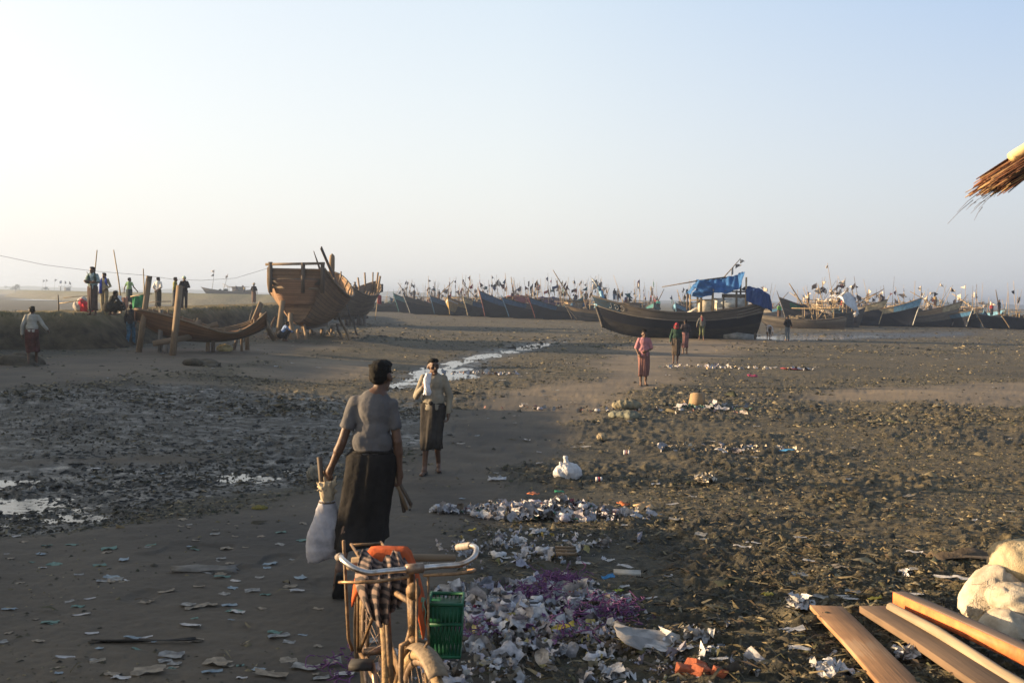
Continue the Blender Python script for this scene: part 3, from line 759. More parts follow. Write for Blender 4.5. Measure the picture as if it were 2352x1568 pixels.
BEND = dict(head=(0, .52, .86), neck=(0, .42, .90), chest=(0, .25, .93), waist=(0, .05, .92), pelvis=(0, -.06, .86), shL=(-.16, .36, .88), shR=(.16, .36, .88),
            elL=(-.19, .40, .60), elR=(.19, .40, .60), wrL=(-.13, .44, .36), wrR=(.13, .44, .36), hipL=(-.09, -.06, .84), hipR=(.09, -.06, .84))
SIT = dict(head=(0, .03, .82), neck=(0, 0, .72), chest=(0, -.02, .54), waist=(0, -.04, .34), pelvis=(0, -.04, .18), shL=(-.165, 0, .665), shR=(.165, 0, .665), elL=(-.22, .06, .42), elR=(.22, .06, .42), wrL=(-.15, .25, .34), wrR=(.15, .25, .34),
           hipL=(-.1, -.02, .15), hipR=(.1, -.02, .15), knL=(-.16, .36, .36), knR=(.16, .36, .36), anL=(-.12, .38, .0), anR=(.12, .38, .0), toL=(-.13, .52, -.02), toR=(.13, .52, -.02))
def hand(mb, el, wr, curl=.55, side=1, inward=None):
    el = Vector(el); wr = Vector(wr); d = (wr - el).normalized()
    n = Vector(inward) if inward is not None else Vector((-side, .15, 0))          # the way the palm faces
    n = (n - d * n.dot(d)).normalized(); a = d.cross(n).normalized() * side           # across the knuckles, towards the thumb
    if a.dot(Vector((0, 1, 0))) < 0 and abs(a.y) > .2: a = -a
    c = wr + d * .055
    M = Matrix((a, n, d)).transposed()
    mb.ell(c, (.040, .016, .052), M, 10, 6)
    mb.cap(wr - d * .01, wr + d * .03, .027, .030, 8)
    for i, (off, ln) in enumerate(((.030, .068), (.011, .078), (-.009, .072), (-.028, .056))):
        b = wr + d * .095 + a * off
        c1 = curl * (1 + .1 * i)
        d1 = (d * math.cos(c1) + n * math.sin(c1)).normalized(); d2 = (d * math.cos(c1 * 2.1) + n * math.sin(c1 * 2.1)).normalized()
        m1 = b + d1 * ln * .52; e = m1 + d2 * ln * .5
        mb.cap(b - d * .01, m1, .0095, .009, 7); mb.cap(m1, e, .009, .0075, 7)
    t0 = wr + d * .03 + a * .030; t1 = t0 + (d * .75 + a * .6 + n * .3).normalized() * .036; t2 = t1 + (d * .9 + a * .1 + n * .45).normalized() * .030
    mb.cap(t0, t1, .013, .011, 7); mb.cap(t1, t2, .0105, .008, 7)
def person(label, pos, face, h=1.65, pose=None, top=None, low=None, hair=True, voxel=.014, skin=None, head_yaw=0., extra=None, foot=None, curl=.6, palms=(None, None), build=.95, name='person', eyes=False, hem=None, group=None, head_pitch=0., seed=None):
    """pos: the ground between the feet; face: degrees, 0 looks away along +Y, 180 towards the camera"""
    J = dict(BASE)
    for p in (pose if isinstance(pose, (list, tuple)) else [pose]):
        if p: J.update(p)
    J = {k: Vector(v) for k, v in J.items()}
    seed = seed if seed is not None else sum(map(ord, label)) % 97
    t = thing(name, label, 'person', pos, R(face), group)
    t.scale = (h / 1.615,) * 3
    skin = skin or SKIN
    mb = MB(); H = J['head']; Mh = Matrix.Rotation(R(head_yaw), 3, 'Z') @ Matrix.Rotation(R(head_pitch), 3, 'X')
    hp = lambda x, y, z: H + Mh @ Vector((x, y, z))
    mb.ell(hp(0, -.008, .025), (.072, .092, .092), Mh, 14, 10); mb.ell(hp(0, .022, -.048), (.053, .064, .066), Mh, 12, 8)
    mb.cap(hp(0, .082, .012), hp(0, .104, -.022), .010, .016, 7)                       # nose
    mb.cap(hp(-.032, .076, .030), hp(.032, .076, .030), .013, .013, 7)                 # brow
    mb.cap(hp(-.02, .083, -.054), hp(.02, .083, -.054), .010, .010, 7)                 # lips
    mb.ell(hp(0, .078, -.092), (.022, .017, .018), Mh)
    for s in (-1, 1):
        mb.ell(hp(s * .077, -.012, -.005), (.010, .020, .034), Mh @ Matrix.Rotation(s * .35, 3, 'Z')); mb.ell(hp(s * .042, .062, -.012), (.022, .020, .018), Mh)
    mb.cap(J['neck'] - Vector((0, .005, .03)), H + Vector((0, -.012, -.06)), .056, .050)
    up = lambda a, b, ra, rb: mb.cap(J[a], J[b], ra, rb)
    ax = (J['neck'] - J['waist']); Mt = ax.to_track_quat('Z', 'Y').to_matrix() if ax.length else Matrix.Identity(3)
    side = (J['shR'] - J['shL']); side.normalize(); fz = ax.normalized(); fy = fz.cross(side).normalized(); Mt = Matrix((side, fy, fz)).transposed()
    mb.ell(J['chest'] + fz * .05, (.142 * build, .094, .17), Mt, 14, 9); mb.ell((J['chest'] + J['waist']) / 2, (.128 * build, .090, .16), Mt, 12, 8); mb.ell(J['pelvis'], (.128 * build, .095, .12), None, 12, 8)
    mb.cap(J['shL'] - fz * .018, J['neck'] - fz * .035, .038, .050); mb.cap(J['shR'] - fz * .018, J['neck'] - fz * .035, .038, .050)
    for s, k in ((-1, 'L'), (1, 'R')):
        mb.cap(J['sh' + k] - fz * .01, J['el' + k], .039, .034); up('el' + k, 'wr' + k, .037, .024)
        e, w_ = J['el' + k], J['wr' + k]; mb.cap(e, e.lerp(w_, .35), .034, .038)
        hand(mb, e, w_, curl, s, palms[0 if s < 0 else 1])
        up('hip' + k, 'kn' + k, .070, .050); up('kn' + k, 'an' + k, .050, .034); kn, an = J['kn' + k], J['an' + k]
        mb.cap(kn.lerp(an, .15) + Vector((0, -.015, 0)), kn.lerp(an, .45) + Vector((0, -.012, 0)), .046, .042)
        to = J['to' + k]; hl = an + (an - to).normalized() * .03; hl.z = an.z - .045 if an.z < .12 else an.z - .02
        mb.cap(hl, to, .030, .026); mb.cap(hl + Vector((.01 * s, 0, 0)), to + Vector((.022 * s, -.01, -.004)), .026, .02); mb.cap(an, an.lerp(to, .5) + Vector((0, 0, .01)), .036, .028)
    me = remeshed(mb, min(voxel, .011) if eyes else voxel, 2)
    body = link('body', me, skin, t)
    if eyes:
        for s in (-1, 1):
            e = MB().ell(hp(s * .031, .0835, .006), (.013, .006, .0065), Mh).build('eye', DARKEYE, t, True)
            e = MB().tube([hp(s * .014, .092, .029), hp(s * .033, .092, .035), hp(s * .052, .080, .027)], [.004, .006, .003], 6).build('eyebrow', HAIR, t, True)
        MB().tube([hp(-.024, .0905, -.053), hp(0, .0945, -.052), hp(.024, .0905, -.053)], .0025, 6).build('mouth', DARKEYE, t, True)
    if hair:
        hb = MB(); hb.ell(hp(0, -.022, .046), (.076, .088, .076), Mh, 14, 10); hb.ell(hp(0, -.045, .008), (.068, .062, .070), Mh, 12, 8)
        hb.ell(hp(0, .035, .088), (.066, .052, .034), Mh)
        if hair == 'spiky':
            for k in range(26):
                a = random.Random(k + seed).uniform(0, 6.28); rr = random.Random(k * 3 + seed).uniform(0, .06); hb.cap(hp(rr * math.cos(a), rr * math.sin(a) - .01, .1), hp(1.25 * rr * math.cos(a), 1.25 * rr * math.sin(a) - .01, .148), .014, .006, 6)
        else:
            for k in range(22):
                a = random.Random(k + seed).uniform(0, 6.28); rr = random.Random(k * 3 + seed).uniform(.02, .08); hb.ell(hp(rr * math.cos(a), rr * math.sin(a) - .015, .115 - rr * .5), (.014, .016, .010), Mh, 7, 5)
        link('hair', remeshed(hb, min(voxel, .009), 1, .007, 46, seed), HAIR, t)
    # ---- upper garment
    if top:
        kind, m = top[0], top[1]
        g = MB(); loose = .008 + (.010 if kind in ('jacket', 'shirt') else 0) + (top[2] if len(top) > 2 else 0)
        dn = (J['pelvis'] - J['waist']); low_ = {'tee': .35, 'long': .95}.get(kind, 1.35)
        lo = J['waist'] + dn * low_
        g.ell(J['chest'] + fz * .05, (.146 * build + loose, .096 + loose, .165), Mt, 14, 9)
        g.ell((J['chest'] + J['waist']) / 2, (.128 * build + loose, .092 + loose, .19), Mt, 14, 9)
        g.cap(J['waist'] + Vector((-.05, 0, .03)), J['waist'] + Vector((.05, 0, .03)), .098 + loose * .9, .098 + loose * .9, 12)
        M3 = Matrix.Identity(3)
        g.loft([(lo.x, lo.y, lo.z, .138 * build + loose * 1.3, .106 + loose), (J['waist'].x, J['waist'].y, J['waist'].z + .05, .132 * build + loose, .100 + loose)] if abs(fz.z) > .6 else
               [(J['waist'].x, J['waist'].y, J['waist'].z - .06, .12, .1), (J['waist'].x, J['waist'].y, J['waist'].z + .06, .12, .1)], 18)
        for s, k in ((-1, 'L'), (1, 'R')):
            sh, el, wr = J['sh' + k], J['el' + k], J['wr' + k]
            g.cap(sh - fz * .012, J['neck'] - fz * .05, .050 + loose * .5, .054)
            if kind == 'tee': e2 = sh.lerp(el, .66); g.ell(sh, (.051, .051, .051)); g.tube([sh, sh.lerp(el, .3), e2], [.047, .047, .050], 12)
            elif kind == 'shirt': g.ell(sh, (.058, .058, .058)); g.tube([sh, sh.lerp(el, .4), el.lerp(wr, .08)], [.055, .062, .068], 12)
            elif kind == 'vest': pass
            else:
                g.cap(sh, el, .050 + loose * .5, .045 + loose * .6); g.cap(el, el.lerp(wr, .90), .044 + loose * .6, .033 + loose * .6)
        me = remeshed(g, max(.010, voxel * .9), 5, .011 if voxel < .012 else .009, 9, seed)
        nm = {'tee': 't_shirt', 'long': 'shirt', 'shirt': 'shirt', 'jacket': 'jacket', 'vest': 'vest'}[kind]
        link(nm, me, m, t)
        if kind in ('shirt', 'jacket'):
            cb = MB(); nk = J['neck']; cb.tube([nk + Vector((.058 * math.cos(a), .056 * math.sin(a) + .004, .0 - .02 * math.sin(a))) for a in np.linspace(R(75), R(465), 14)], .017, 7); link('collar', cb.mesh('collar', True), m, t)
    # ---- lower garment
    if low:
        kind, m = low[0], low[1]
        if kind == 'longyi':
            wz = J['waist'] + (J['pelvis'] - J['waist']) * .15
            hz = hem if hem is not None else .30
            squat = J['pelvis'].z < .5
            n = 56; rings = []; rg = np.random.default_rng(seed)
            def legx(z):
                xs = []
                for k in 'LR':
                    kn, an, hp_ = J['kn' + k], J['an' + k], J['hip' + k]
                    p = hp_.lerp(kn, np.clip((hp_.z - z) / max(.05, hp_.z - kn.z), 0, 1)) if z > kn.z else kn.lerp(an, np.clip((kn.z - z) / max(.05, kn.z - an.z), 0, 1))
                    xs.append(p)
                return xs
            K = 16; phs = rg.uniform(0, 6.28, 4)
            if squat:
                g = MB(); g.ell(J['pelvis'] + Vector((0, .02, .05)), (.20, .18, .19), None, 14, 9)
                for k in 'LR': g.cap(J['hip' + k], J['kn' + k], .12, .085); g.cap(J['kn' + k], J['an' + k].lerp(J['kn' + k], .25), .075, .09)
                g.cap(J['knL'], J['knR'], .07, .07); g.ell((J['anL'] + J['anR']) / 2 + Vector((0, .05, .16)), (.19, .16, .12))
                link('longyi', remeshed(g, voxel, 2, .012, 8, seed), m, t)
            else:
                V = []
                for i in range(K + 1):
                    f = i / K; z = wz.z + (hz - wz.z) * f; a_, b_ = legx(min(z, J['hipL'].z)); c = (a_ + b_) / 2
                    wt = min(1, f * 3); c = Vector((wz.x, wz.y, 0)) * (1 - wt) + Vector((c.x, c.y, 0)) * wt
                    lr = float(np.interp(z, [J['anL'].z, J['knL'].z, J['hipL'].z], [.046, .060, .080])) + .012
                    rx = .138 + .016 * math.sin(min(f * 5, 1.6)) - .022 * f; ry = .106 + .018 * math.sin(min(f * 5, 1.6))
                    if low[2:] and low[2] == 'flare': rx += .008 * f; ry += .02 * f
                    A_ = np.arange(n) * 2 * math.pi / n; ex_, ey_ = np.cos(A_), np.sin(A_)
                    rad = 1 / np.sqrt((ex_ / rx) ** 2 + (ey_ / ry) ** 2)
                    if f > .06:
                        for q_ in np.linspace(0, 1, 7):
                            px_, py_ = a_.x + (b_.x - a_.x) * q_ - c.x, a_.y + (b_.y - a_.y) * q_ - c.y
                            bq = px_ * ex_ + py_ * ey_; dq = lr * lr - (px_ * px_ + py_ * py_ - bq * bq)
                            rad = np.maximum(rad, np.where(dq > 0, bq + np.sqrt(np.maximum(dq, 0)), 0))
                    rad = np.maximum(rad, np.convolve(np.concatenate([rad[-4:], rad, rad[:4]]), np.ones(9) / 9, 'valid'))
                    for k in range(n):
                        a = 2 * math.pi * k / n
                        amp = .004 + .017 * f
                        d = amp * (.6 * math.sin(5 * a + phs[0] + 1.2 * f) + .45 * math.sin(9 * a + phs[1] - 1.5 * f) + .35 * math.sin(14 * a + phs[2] + 2 * f) + .3 * (rg.random() - .5) + .25)
                        fr = math.exp(-((((a - math.pi / 2 - .1 + math.pi) % (2 * math.pi)) - math.pi) / .22) ** 2) * .028 * (1 - .5 * f)   # gathered fold at the front
                        rr_ = rad[k] + d + fr
                        V.append((c.x + rr_ * ex_[k], c.y + rr_ * ey_[k], z + (.014 * math.sin(3 * a + phs[3]) * f)))
                F = [(i * n + k, (i + 1) * n + k, (i + 1) * n + (k + 1) % n, i * n + (k + 1) % n) for i in range(K) for k in range(n)]
                o = link('longyi', np_mesh('longyi', V, F), m, t)
                md = o.modifiers.new('thick', 'SOLIDIFY'); md.thickness = .008; md.offset = -1
                kb = MB(); kb.tube([(wz.x + (.143) * math.cos(a), wz.y + (.112) * math.sin(a), wz.z - .01 + .006 * math.sin(3 * a)) for a in np.linspace(0, 6.283, 22)], .011, 7, False)
                kb.ell((wz.x + .01, wz.y + .125, wz.z), (.035, .026, .03)); link('waist_knot', kb.mesh('waist_knot', True), m, t)
        else:
            g = MB(); g.ell(J['pelvis'] + Vector((0, 0, .02)), (.158, .118, .13), None, 14, 9)
            cut = {'trousers': .93, 'shorts': .05, 'rolled': .45}[kind]
            for k in 'LR':
                g.cap(J['hip' + k], J['kn' + k], .098, .074); kn, an = J['kn' + k], J['an' + k]; g.cap(kn, kn.lerp(an, cut), .072, .062)
            link('shorts' if kind == 'shorts' else 'trousers', remeshed(g, voxel, 2, .010, 9, seed), m, t)
    if foot:
        for k in 'LR':
            an, to = J['an' + k], J['to' + k]; d3 = (to - an).normalized(); hz_ = Vector((d3.x, d3.y, 0)); hz_ = hz_.normalized() if hz_.length > .02 else Vector((0, 1, 0)); pt_a = math.atan2(d3.z, max(1e-3, (d3 - Vector((0, 0, d3.z))).length)) + R(17)
            fdv = hz_ * math.cos(pt_a) + Vector((0, 0, 1)) * math.sin(pt_a); nv_ = Vector((0, 0, 1)) * math.cos(pt_a) - hz_ * math.sin(pt_a)
            hl = an - fdv * .06 - nv_ * .072; tp = hl + fdv * .265
            sb = MB(); u = (tp - hl); L_ = u.length; u.normalize(); sd_ = u.cross(Vector((0, 0, 1))).normalized(); nn = sd_.cross(u)
            Q = []
            for f, w_ in ((0, .022), (.06, .034), (.3, .037), (.55, .036), (.8, .050), (.95, .040), (1, .018)):
                c = hl + u * L_ * f; Q.append([c - sd_ * w_ - nn * .0, c + sd_ * w_])
            V = []; 
            for a_, b_ in Q: V += [a_, b_, b_ - nn * .022, a_ - nn * .022]
            nq = len(Q); F = [(i * 4 + j, i * 4 + (j + 1) % 4, (i + 1) * 4 + (j + 1) % 4, (i + 1) * 4 + j) for i in range(nq - 1) for j in range(4)] + [(3, 2, 1, 0), tuple((nq - 1) * 4 + j for j in range(4))]
            sb.add([tuple(v) for v in V], F); so = sb.build('sandal', foot, t)
            st = MB(); m_ = hl + u * L_ * .58 + nn * .052; st.tube([hl + u * L_ * .48 - sd_ * .04, m_, hl + u * L_ * .48 + sd_ * .04], .007, 6); st.tube([m_, hl + u * L_ * .82 + nn * .01], .006, 6); st.build('strap', foot, so)
    if extra: extra(t, J, hp, Mh)
    return t, J
def gpos(u, v): p = gp(u, v); return Vector((p.x, p.y, float(gfull(np.array([p.x]), np.array([p.y]))[0])))
def ht(u, v0, v1, p):
    return (v1 - v0) / FPX * p.y * 1.0
def bpos(u, v, z=1.63): return at_z(u, v, z)

SANDAL = mat('black_rubber', (.018, .017, .017), .7, .3, 8, .1)
BROWNSANDAL = mat('brown_rubber', (.05, .035, .025), .7, .3, 8, .1)
# --- the man walking away past the bicycle
def sack_and_sticks(): pass
mp = gp(850, 1352); mp.z = float(gfull(np.array([mp.x]), np.array([mp.y]))[0])
SC1 = 1.67
MAN1 = dict(head=(.060, .03, 1.515), neck=(.040, .0, 1.405), chest=(.012, .0, 1.225), waist=(.0, .0, 1.02), pelvis=(.0, .0, .90), shL=(-.122, 0, 1.330), shR=(.144, .0, 1.316),
            elL=(-.205, -.02, 1.055), wrL=(-.285, .01, .865), elR=(.183, -.02, 1.06), wrR=(.198, .02, .835),
            hipL=(-.085, -.01, .88), hipR=(.085, .01, .88), knL=(-.15, -.03, .48), anL=(-.19, -.24, .20), toL=(-.20, -.20, .055), knR=(.05, .12, .49), anR=(.03, .22, .08), toR=(.04, .37, .03))
GREYTEE = cloth('grey_tee', (.112, .106, .106), .22, 4)
DARKLONG = cloth('dark_longyi', (.019, .017, .016), .35, 5, bump=.5)
man1, J1 = person('barefoot-looking man in grey t-shirt and dark longyi walking away with a tied sack', mp, 3, SC1, MAN1, ('tee', GREYTEE, -.003), ('longyi', DARKLONG, 'flare'),
       voxel=.0085, head_yaw=-22, head_pitch=-3, foot=SANDAL, hem=.315, build=.88, curl=1.15, eyes=True, palms=((.6, .8, 0), (-1, .2, 0)))
man1['label'] = 'man in grey t-shirt and dark longyi seen from behind, walking away past the bicycle'
# --- the man coming the other way
m2 = gp(993, 1088); m2.z = float(gfull(np.array([m2.x]), np.array([m2.y]))[0])
BEIGE = cloth('beige_shirt', (.25, .22, .17), .18, 5)
DARKGREY = cloth('charcoal_longyi', (.036, .032, .029), .3, 6, bump=.5)
MAN2 = dict(head=(.0, .03, 1.50), elR=(.235, .035, 1.085), wrR=(.10, .225, 1.235), elL=(-.225, -.03, 1.085), wrL=(-.215, .0, .855),
            knR=(.075, .10, .48), anR=(.09, .10, .10), toR=(.10, .25, .03), knL=(-.06, .02, .48), anL=(-.05, -.20, .12), toL=(-.07, -.08, .03))
man2, J2 = person('man in beige shirt and charcoal longyi holding a plastic bag to his chin', m2, 174, 1.63, MAN2, ('long', BEIGE, .008), ('longyi', DARKGREY),
       voxel=.0085, head_yaw=28, foot=SANDAL, hem=.36, curl=.9, eyes=True, palms=((.8, .3, 0), (-.3, -.2, .3)))
# --- the man in pink
p3 = gpos(1477, 884)
PINK = checked('pink_shirt', (.40, .20, .215), (.23, .08, .10), 30)
PINKL = checked('rose_longyi', (.15, .070, .062), (.22, .12, .10), 16)
MANP = dict(FRONT); MANP.update(elR=(.225, -.02, 1.08), wrR=(.17, .10, .90))
person('man in pink checked shirt and rose longyi walking towards the camera', p3, 182, 1.62, [MANP, dict(anR=(.09, .10, .08), toR=(.10, .25, .03), knR=(.09, .1, .47), anL=(-.08, -.08, .085), toL=(-.09, .08, .025))], ('shirt', PINK, .006), ('longyi', PINKL), voxel=.012, hair='spiky', foot=BROWNSANDAL, hem=.27, eyes=True, skin=SKIN)
# --- beyond him
def scarf_hood(col):
    def f(t, J, hp, Mh):
        g = MB(); g.ell(hp(0, -.014, .035), (.088, .102, .098), Mh, 14, 9); g.ell(hp(0, -.05, -.03), (.08, .06, .1), Mh)
        link('head_scarf', remeshed(g, .014, 1, .008, 16, 3), col, t)
        k = MB(); k.tube([J['neck'] + Vector((.085 * math.cos(a), .075 * math.sin(a) + .02, .02 + .02 * math.cos(2 * a))) for a in np.linspace(0, 6.283, 16)], .035, 8, False)
        for s in (-1, 1): k.tube([hp(s * .082, .03, .03), hp(s * .072, .045, -.06), hp(s * .04, .05, -.115)], .022, 7)
        link('neck_scarf', k.mesh('neck_scarf', True), col, t)
    return f
def cap_hat(col, brim=.10, cone=False):
    def f(t, J, hp, Mh):
        g = MB()
        if cone:
            g.loft([tuple(hp(0, 0, .06))[:3] + (.17, .17), tuple(hp(0, 0, .10))[:3] + (.10, .10), tuple(hp(0, 0, .19))[:3] + (.015, .015)], 18)
        else:
            g.ell(hp(0, -.01, .065), (.088, .10, .075), Mh, 14, 8)
            g.ell(hp(0, .10, .055), (.07, .07, .012), Mh)
        link('hat', g.mesh('hat', True), col, t)
    return f
def knit_cap(col):
    def f(t, J, hp, Mh):
        g = MB(); g.ell(hp(0, -.012, .05), (.088, .102, .088), Mh, 14, 8); g.tube([hp(.088 * math.cos(a), .10 * math.sin(a) - .012, .045) for a in np.linspace(0, 6.283, 16)], .014, 7, False)
        link('cap', g.mesh('cap', True), col, t)
    return f
def shawl(col, long=False):
    def f(t, J, hp, Mh):
        k = MB(); nk = J['neck']
        k.tube([nk + Vector((-.15, .06, -.30)), nk + Vector((-.11, .10, -.12)), nk + Vector((-.07, .02, .0)), nk + Vector((0, -.07, .02)), nk + Vector((.07, .02, .0)), nk + Vector((.10, .11, -.13)), nk + Vector((.09, .14, -.62 if long else -.34))], [.045, .05, .045, .045, .045, .055, .07], 8, flat=.55)
        link('shawl', k.mesh('shawl', True), col, t)
    return f
REDCL = cloth('maroon_scarf', (.26, .035, .045), .3, 12)
GREENJ = cloth('dark_green_jacket', (.030, .060, .042), .4, 5)
person('man wearing a red head scarf and dark green jacket on the path', gpos(1552, 835), 170, 1.62, dict(elR=(.22, 0, 1.08), wrR=(.22, .06, .86), anL=(-.05, -.05, .075), toL=(-.05, .12, .025)), ('jacket', GREENJ), ('longyi', cloth('brown_longyi', (.075, .058, .045), .3, 6)), hair=None, voxel=.013, extra=scarf_hood(REDCL), hem=.34, eyes=True, head_yaw=-12)
person('dark-haired man in dark shirt standing with back turned behind the red head scarf', gpos(1573, 812), 8, 1.63, FRONT, ('shirt', cloth('dark_stripe', (.060, .048, .050), .4, 14)), ('longyi', cloth('dusty_rose', (.20, .10, .095), .3, 6)), voxel=.014, hem=.30)
person('man in open grey jacket and green trousers walking past the hull', gpos(1611, 781), 182, 1.66, [WALK, dict(elR=(.25, -.02, 1.10), wrR=(.31, .03, .90))], ('jacket', cloth('grey_jacket', (.135, .130, .115), .3, 6)), ('rolled', cloth('olive_trousers', (.085, .095, .045), .3, 6)), voxel=.014, foot=SANDAL,
       extra=lambda t, J, hp, Mh: (link('red_scarf', MB().tube([J['neck'] + Vector((.075 * math.cos(a), .07 * math.sin(a) + .01, .01)) for a in np.linspace(0, 6.283, 12)], .025, 7, False).ell(J['chest'] + Vector((0, .115, .06)), (.05, .02, .11)).mesh('s', True), REDCL, t)), eyes=True)
person('stooping person in pale shirt with both hands in the puddle', gpos(1765, 779), 178, 1.55, BEND, ('shirt', cloth('white_tee', (.62, .56, .54), .12, 6)), ('shorts', cloth('dark_shorts', (.035, .03, .03))), voxel=.015, skin=SKIN2)
person('man in dark padded vest and pale trousers at the puddle, back turned', gpos(1808, 779), 12, 1.66, dict(elR=(.25, .02, 1.1), wrR=(.34, .10, .93), elL=(-.21, .06, 1.08), wrL=(-.10, .2, 1.0)), ('jacket', cloth('black_vest', (.020, .018, .018), .3, 9), .015), ('trousers', cloth('grey_blue_trousers', (.15, .17, .18), .2, 6)), voxel=.015)
# --- foot of the bank
person('man in long pale shirt and maroon longyi walking below the bank at the left edge', gpos(74, 838), 14, 1.66, [dict(elR=(.27, .0, 1.12), wrR=(.37, .06, .98), elL=(-.24, -.02, 1.08), wrL=(-.26, .02, .84)), dict(anL=(-.06, -.16, .10), toL=(-.07, -.04, .03), anR=(.08, .16, .08), toR=(.09, .3, .03), knR=(.08, .12, .48))], ('long', cloth('pale_grey_shirt', (.36, .34, .29), .2, 5), .01), ('longyi', cloth('maroon_longyi', (.085, .032, .028), .4, 6)), voxel=.012, hem=.36, foot=BROWNSANDAL)
jp = gpos(300, 793)
person('man in dark jacket and blue jeans walking to the bank', jp, 10, 1.62, WALK2, ('jacket', cloth('navy_jacket', (.022, .024, .030), .4, 6)), ('trousers', cloth('blue_jeans', (.045, .13, .20), .4, 9)), voxel=.013, foot=SANDAL)
# --- on the bank
WHITE = cloth('white_shirt', (.62, .60, .56), .12, 5)
person('tall man with folded arms and shoulder cloth standing on the bank', bpos(213, 724), 176, 1.72, FOLD, ('shirt', cloth('stripe_teal', (.30, .38, .38), .4, 20)), ('longyi', cloth('brown_check', (.085, .058, .050), .3, 6), 'flare'), voxel=.013, hem=.17, extra=shawl(cloth('dark_green_cloth', (.03, .06, .05))), head_yaw=-20)
person('man with bright blue shawl standing on the bank beside the tall man', bpos(240, 718, 1.63), 170, 1.60, dict(elL=(-.25, -.02, 1.08), wrL=(-.17, .10, .98)), ('long', cloth('khaki_shirt', (.28, .25, .16), .25, 6)), ('trousers', cloth('khaki_trousers', (.22, .19, .12), .25, 6)), voxel=.013, extra=shawl(cloth('bright_blue', (.025, .055, .30), .25), True))
person('squatting man in dark clothes at the edge of the bank', bpos(254, 724, 1.63), -35, 1.60, SQUAT, ('long', cloth('near_black', (.022, .022, .018), .4)), ('longyi', cloth('near_black2', (.026, .024, .02), .4)), voxel=.013)
person('squatting man in white shirt on the bank', bpos(273, 720, 1.63), 60, 1.60, SQUAT, ('shirt', WHITE), ('longyi', cloth('black_longyi', (.02, .02, .022), .4)), voxel=.013, head_pitch=-15)
person('man in green t-shirt with arms held away from his sides', bpos(297, 706, 1.64), -10, 1.60, dict(elL=(-.25, -.05, 1.09), wrL=(-.30, -.02, .88), elR=(.26, .02, 1.10), wrR=(.36, .12, .93), anR=(.08, .16, .08), toR=(.08, .3, .03)), ('tee', cloth('mint_tee', (.22, .36, .18), .35, 8)), ('longyi', cloth('dark_teal_longyi', (.03, .045, .05), .3)), voxel=.014, head_yaw=-30)
person('man in white shirt with hands behind his back on the bank', bpos(363, 709, 1.64), -14, 1.62, BACKH, ('shirt', WHITE), ('longyi', cloth('grey_longyi', (.05, .05, .045), .35)), voxel=.014, hem=.14, head_yaw=-25)
person('man in olive yellow shirt standing on the bank in profile', bpos(402, 710, 1.64), -78, 1.62, FRONT, ('jacket', cloth('olive_yellow', (.22, .21, .06), .3)), ('longyi', cloth('slate_longyi', (.04, .045, .055), .35)), voxel=.014, hem=.16)
person('man in knitted cap and dark open jacket on the bank', bpos(423, 710, 1.64), 200, 1.68, dict(elL=(-.235, .03, 1.10), wrL=(.0, .2, 1.08), elR=(.24, .05, 1.12), wrR=(.06, .14, 1.38)), ('jacket', cloth('charcoal_jacket', (.03, .026, .028), .3)), ('trousers', cloth('charcoal_trousers', (.032, .028, .03), .3)), hair=None, voxel=.014, extra=knit_cap(cloth('pale_green_knit', (.42, .50, .36), .3, 20)))
person('man in pointed straw hat and striped longyi far along the bank', bpos(583, 698, 1.68), 5, 1.62, dict(elL=(-.22, .06, 1.1), wrL=(-.12, .2, 1.1), elR=(.23, -.02, 1.08), wrR=(.25, .02, .86)), ('shirt', cloth('dark_plain', (.03, .028, .03), .3)), ('longyi', cloth('stripe_longyi', (.17, .12, .10), .5, 22)), voxel=.018, extra=cap_hat(mat('straw_hat', (.42, .33, .20), .8), cone=True), hem=.16)
person('crouching boat builder in blue shirt under the large unfinished hull', gp(650, 783), -60, 1.6, SQUAT, ('long', cloth('pale_blue_shirt', (.22, .30, .48), .25, 8)), ('longyi', cloth('black_lower', (.022, .022, .026), .3)), voxel=.016)
# ------------------------------------------------------------------ boats
WOODGREY = plank_mat('grey_planks', (.20, .18, .155), (.075, .066, .056), .15)
WOODDARK = plank_mat('dark_planks', (.115, .10, .085), (.040, .036, .032), .15)
WOODTAN = plank_mat('tan_planks', (.40, .29, .17), (.19, .13, .075), .17)
WOODNEW = plank_mat('new_planks', (.26, .155, .085), (.095, .055, .032), .17)
WOODORANGE = plank_mat('orange_planks', (.22, .105, .045), (.085, .040, .020), .20)
TIMBER = plank_mat('timber', (.215, .15, .092), (.085, .062, .04), 5., sw=.8)
TIMBERDARK = plank_mat('dark_timber', (.10, .076, .057), (.04, .032, .026), 5., sw=.8)
TAR = mat('tar', (.007, .009, .015), .75, .35, 2.2, .2, 14, spec=.08, col2=(.012, .013, .018), stretch=(1, 1, 2.5))
BAMBOO = mat('bamboo_pole', (.33, .24, .13), .6, .3, 3, .1, stretch=(1, 1, .3))
BAMBOODK = mat('weathered_pole', (.12, .095, .07), .75, .3, 3, .1)
def paint(name, col): return mat('paint_' + name, col, .62, .3, 3.5, .15, 18, spec=.3)
PAINTS = dict(blue=paint('blue', (.035, .11, .22)), lightblue=paint('light_blue', (.14, .31, .47)), teal=paint('teal', (.06, .19, .21)), green=paint('green', (.05, .17, .11)), ochre=paint('ochre', (.32, .22, .08)),
              white=paint('white', (.45, .45, .42)), maroon=paint('maroon', (.16, .05, .045)), tan=WOODTAN, cream=paint('cream', (.40, .34, .22)), grey=WOODGREY, dark=WOODDARK)
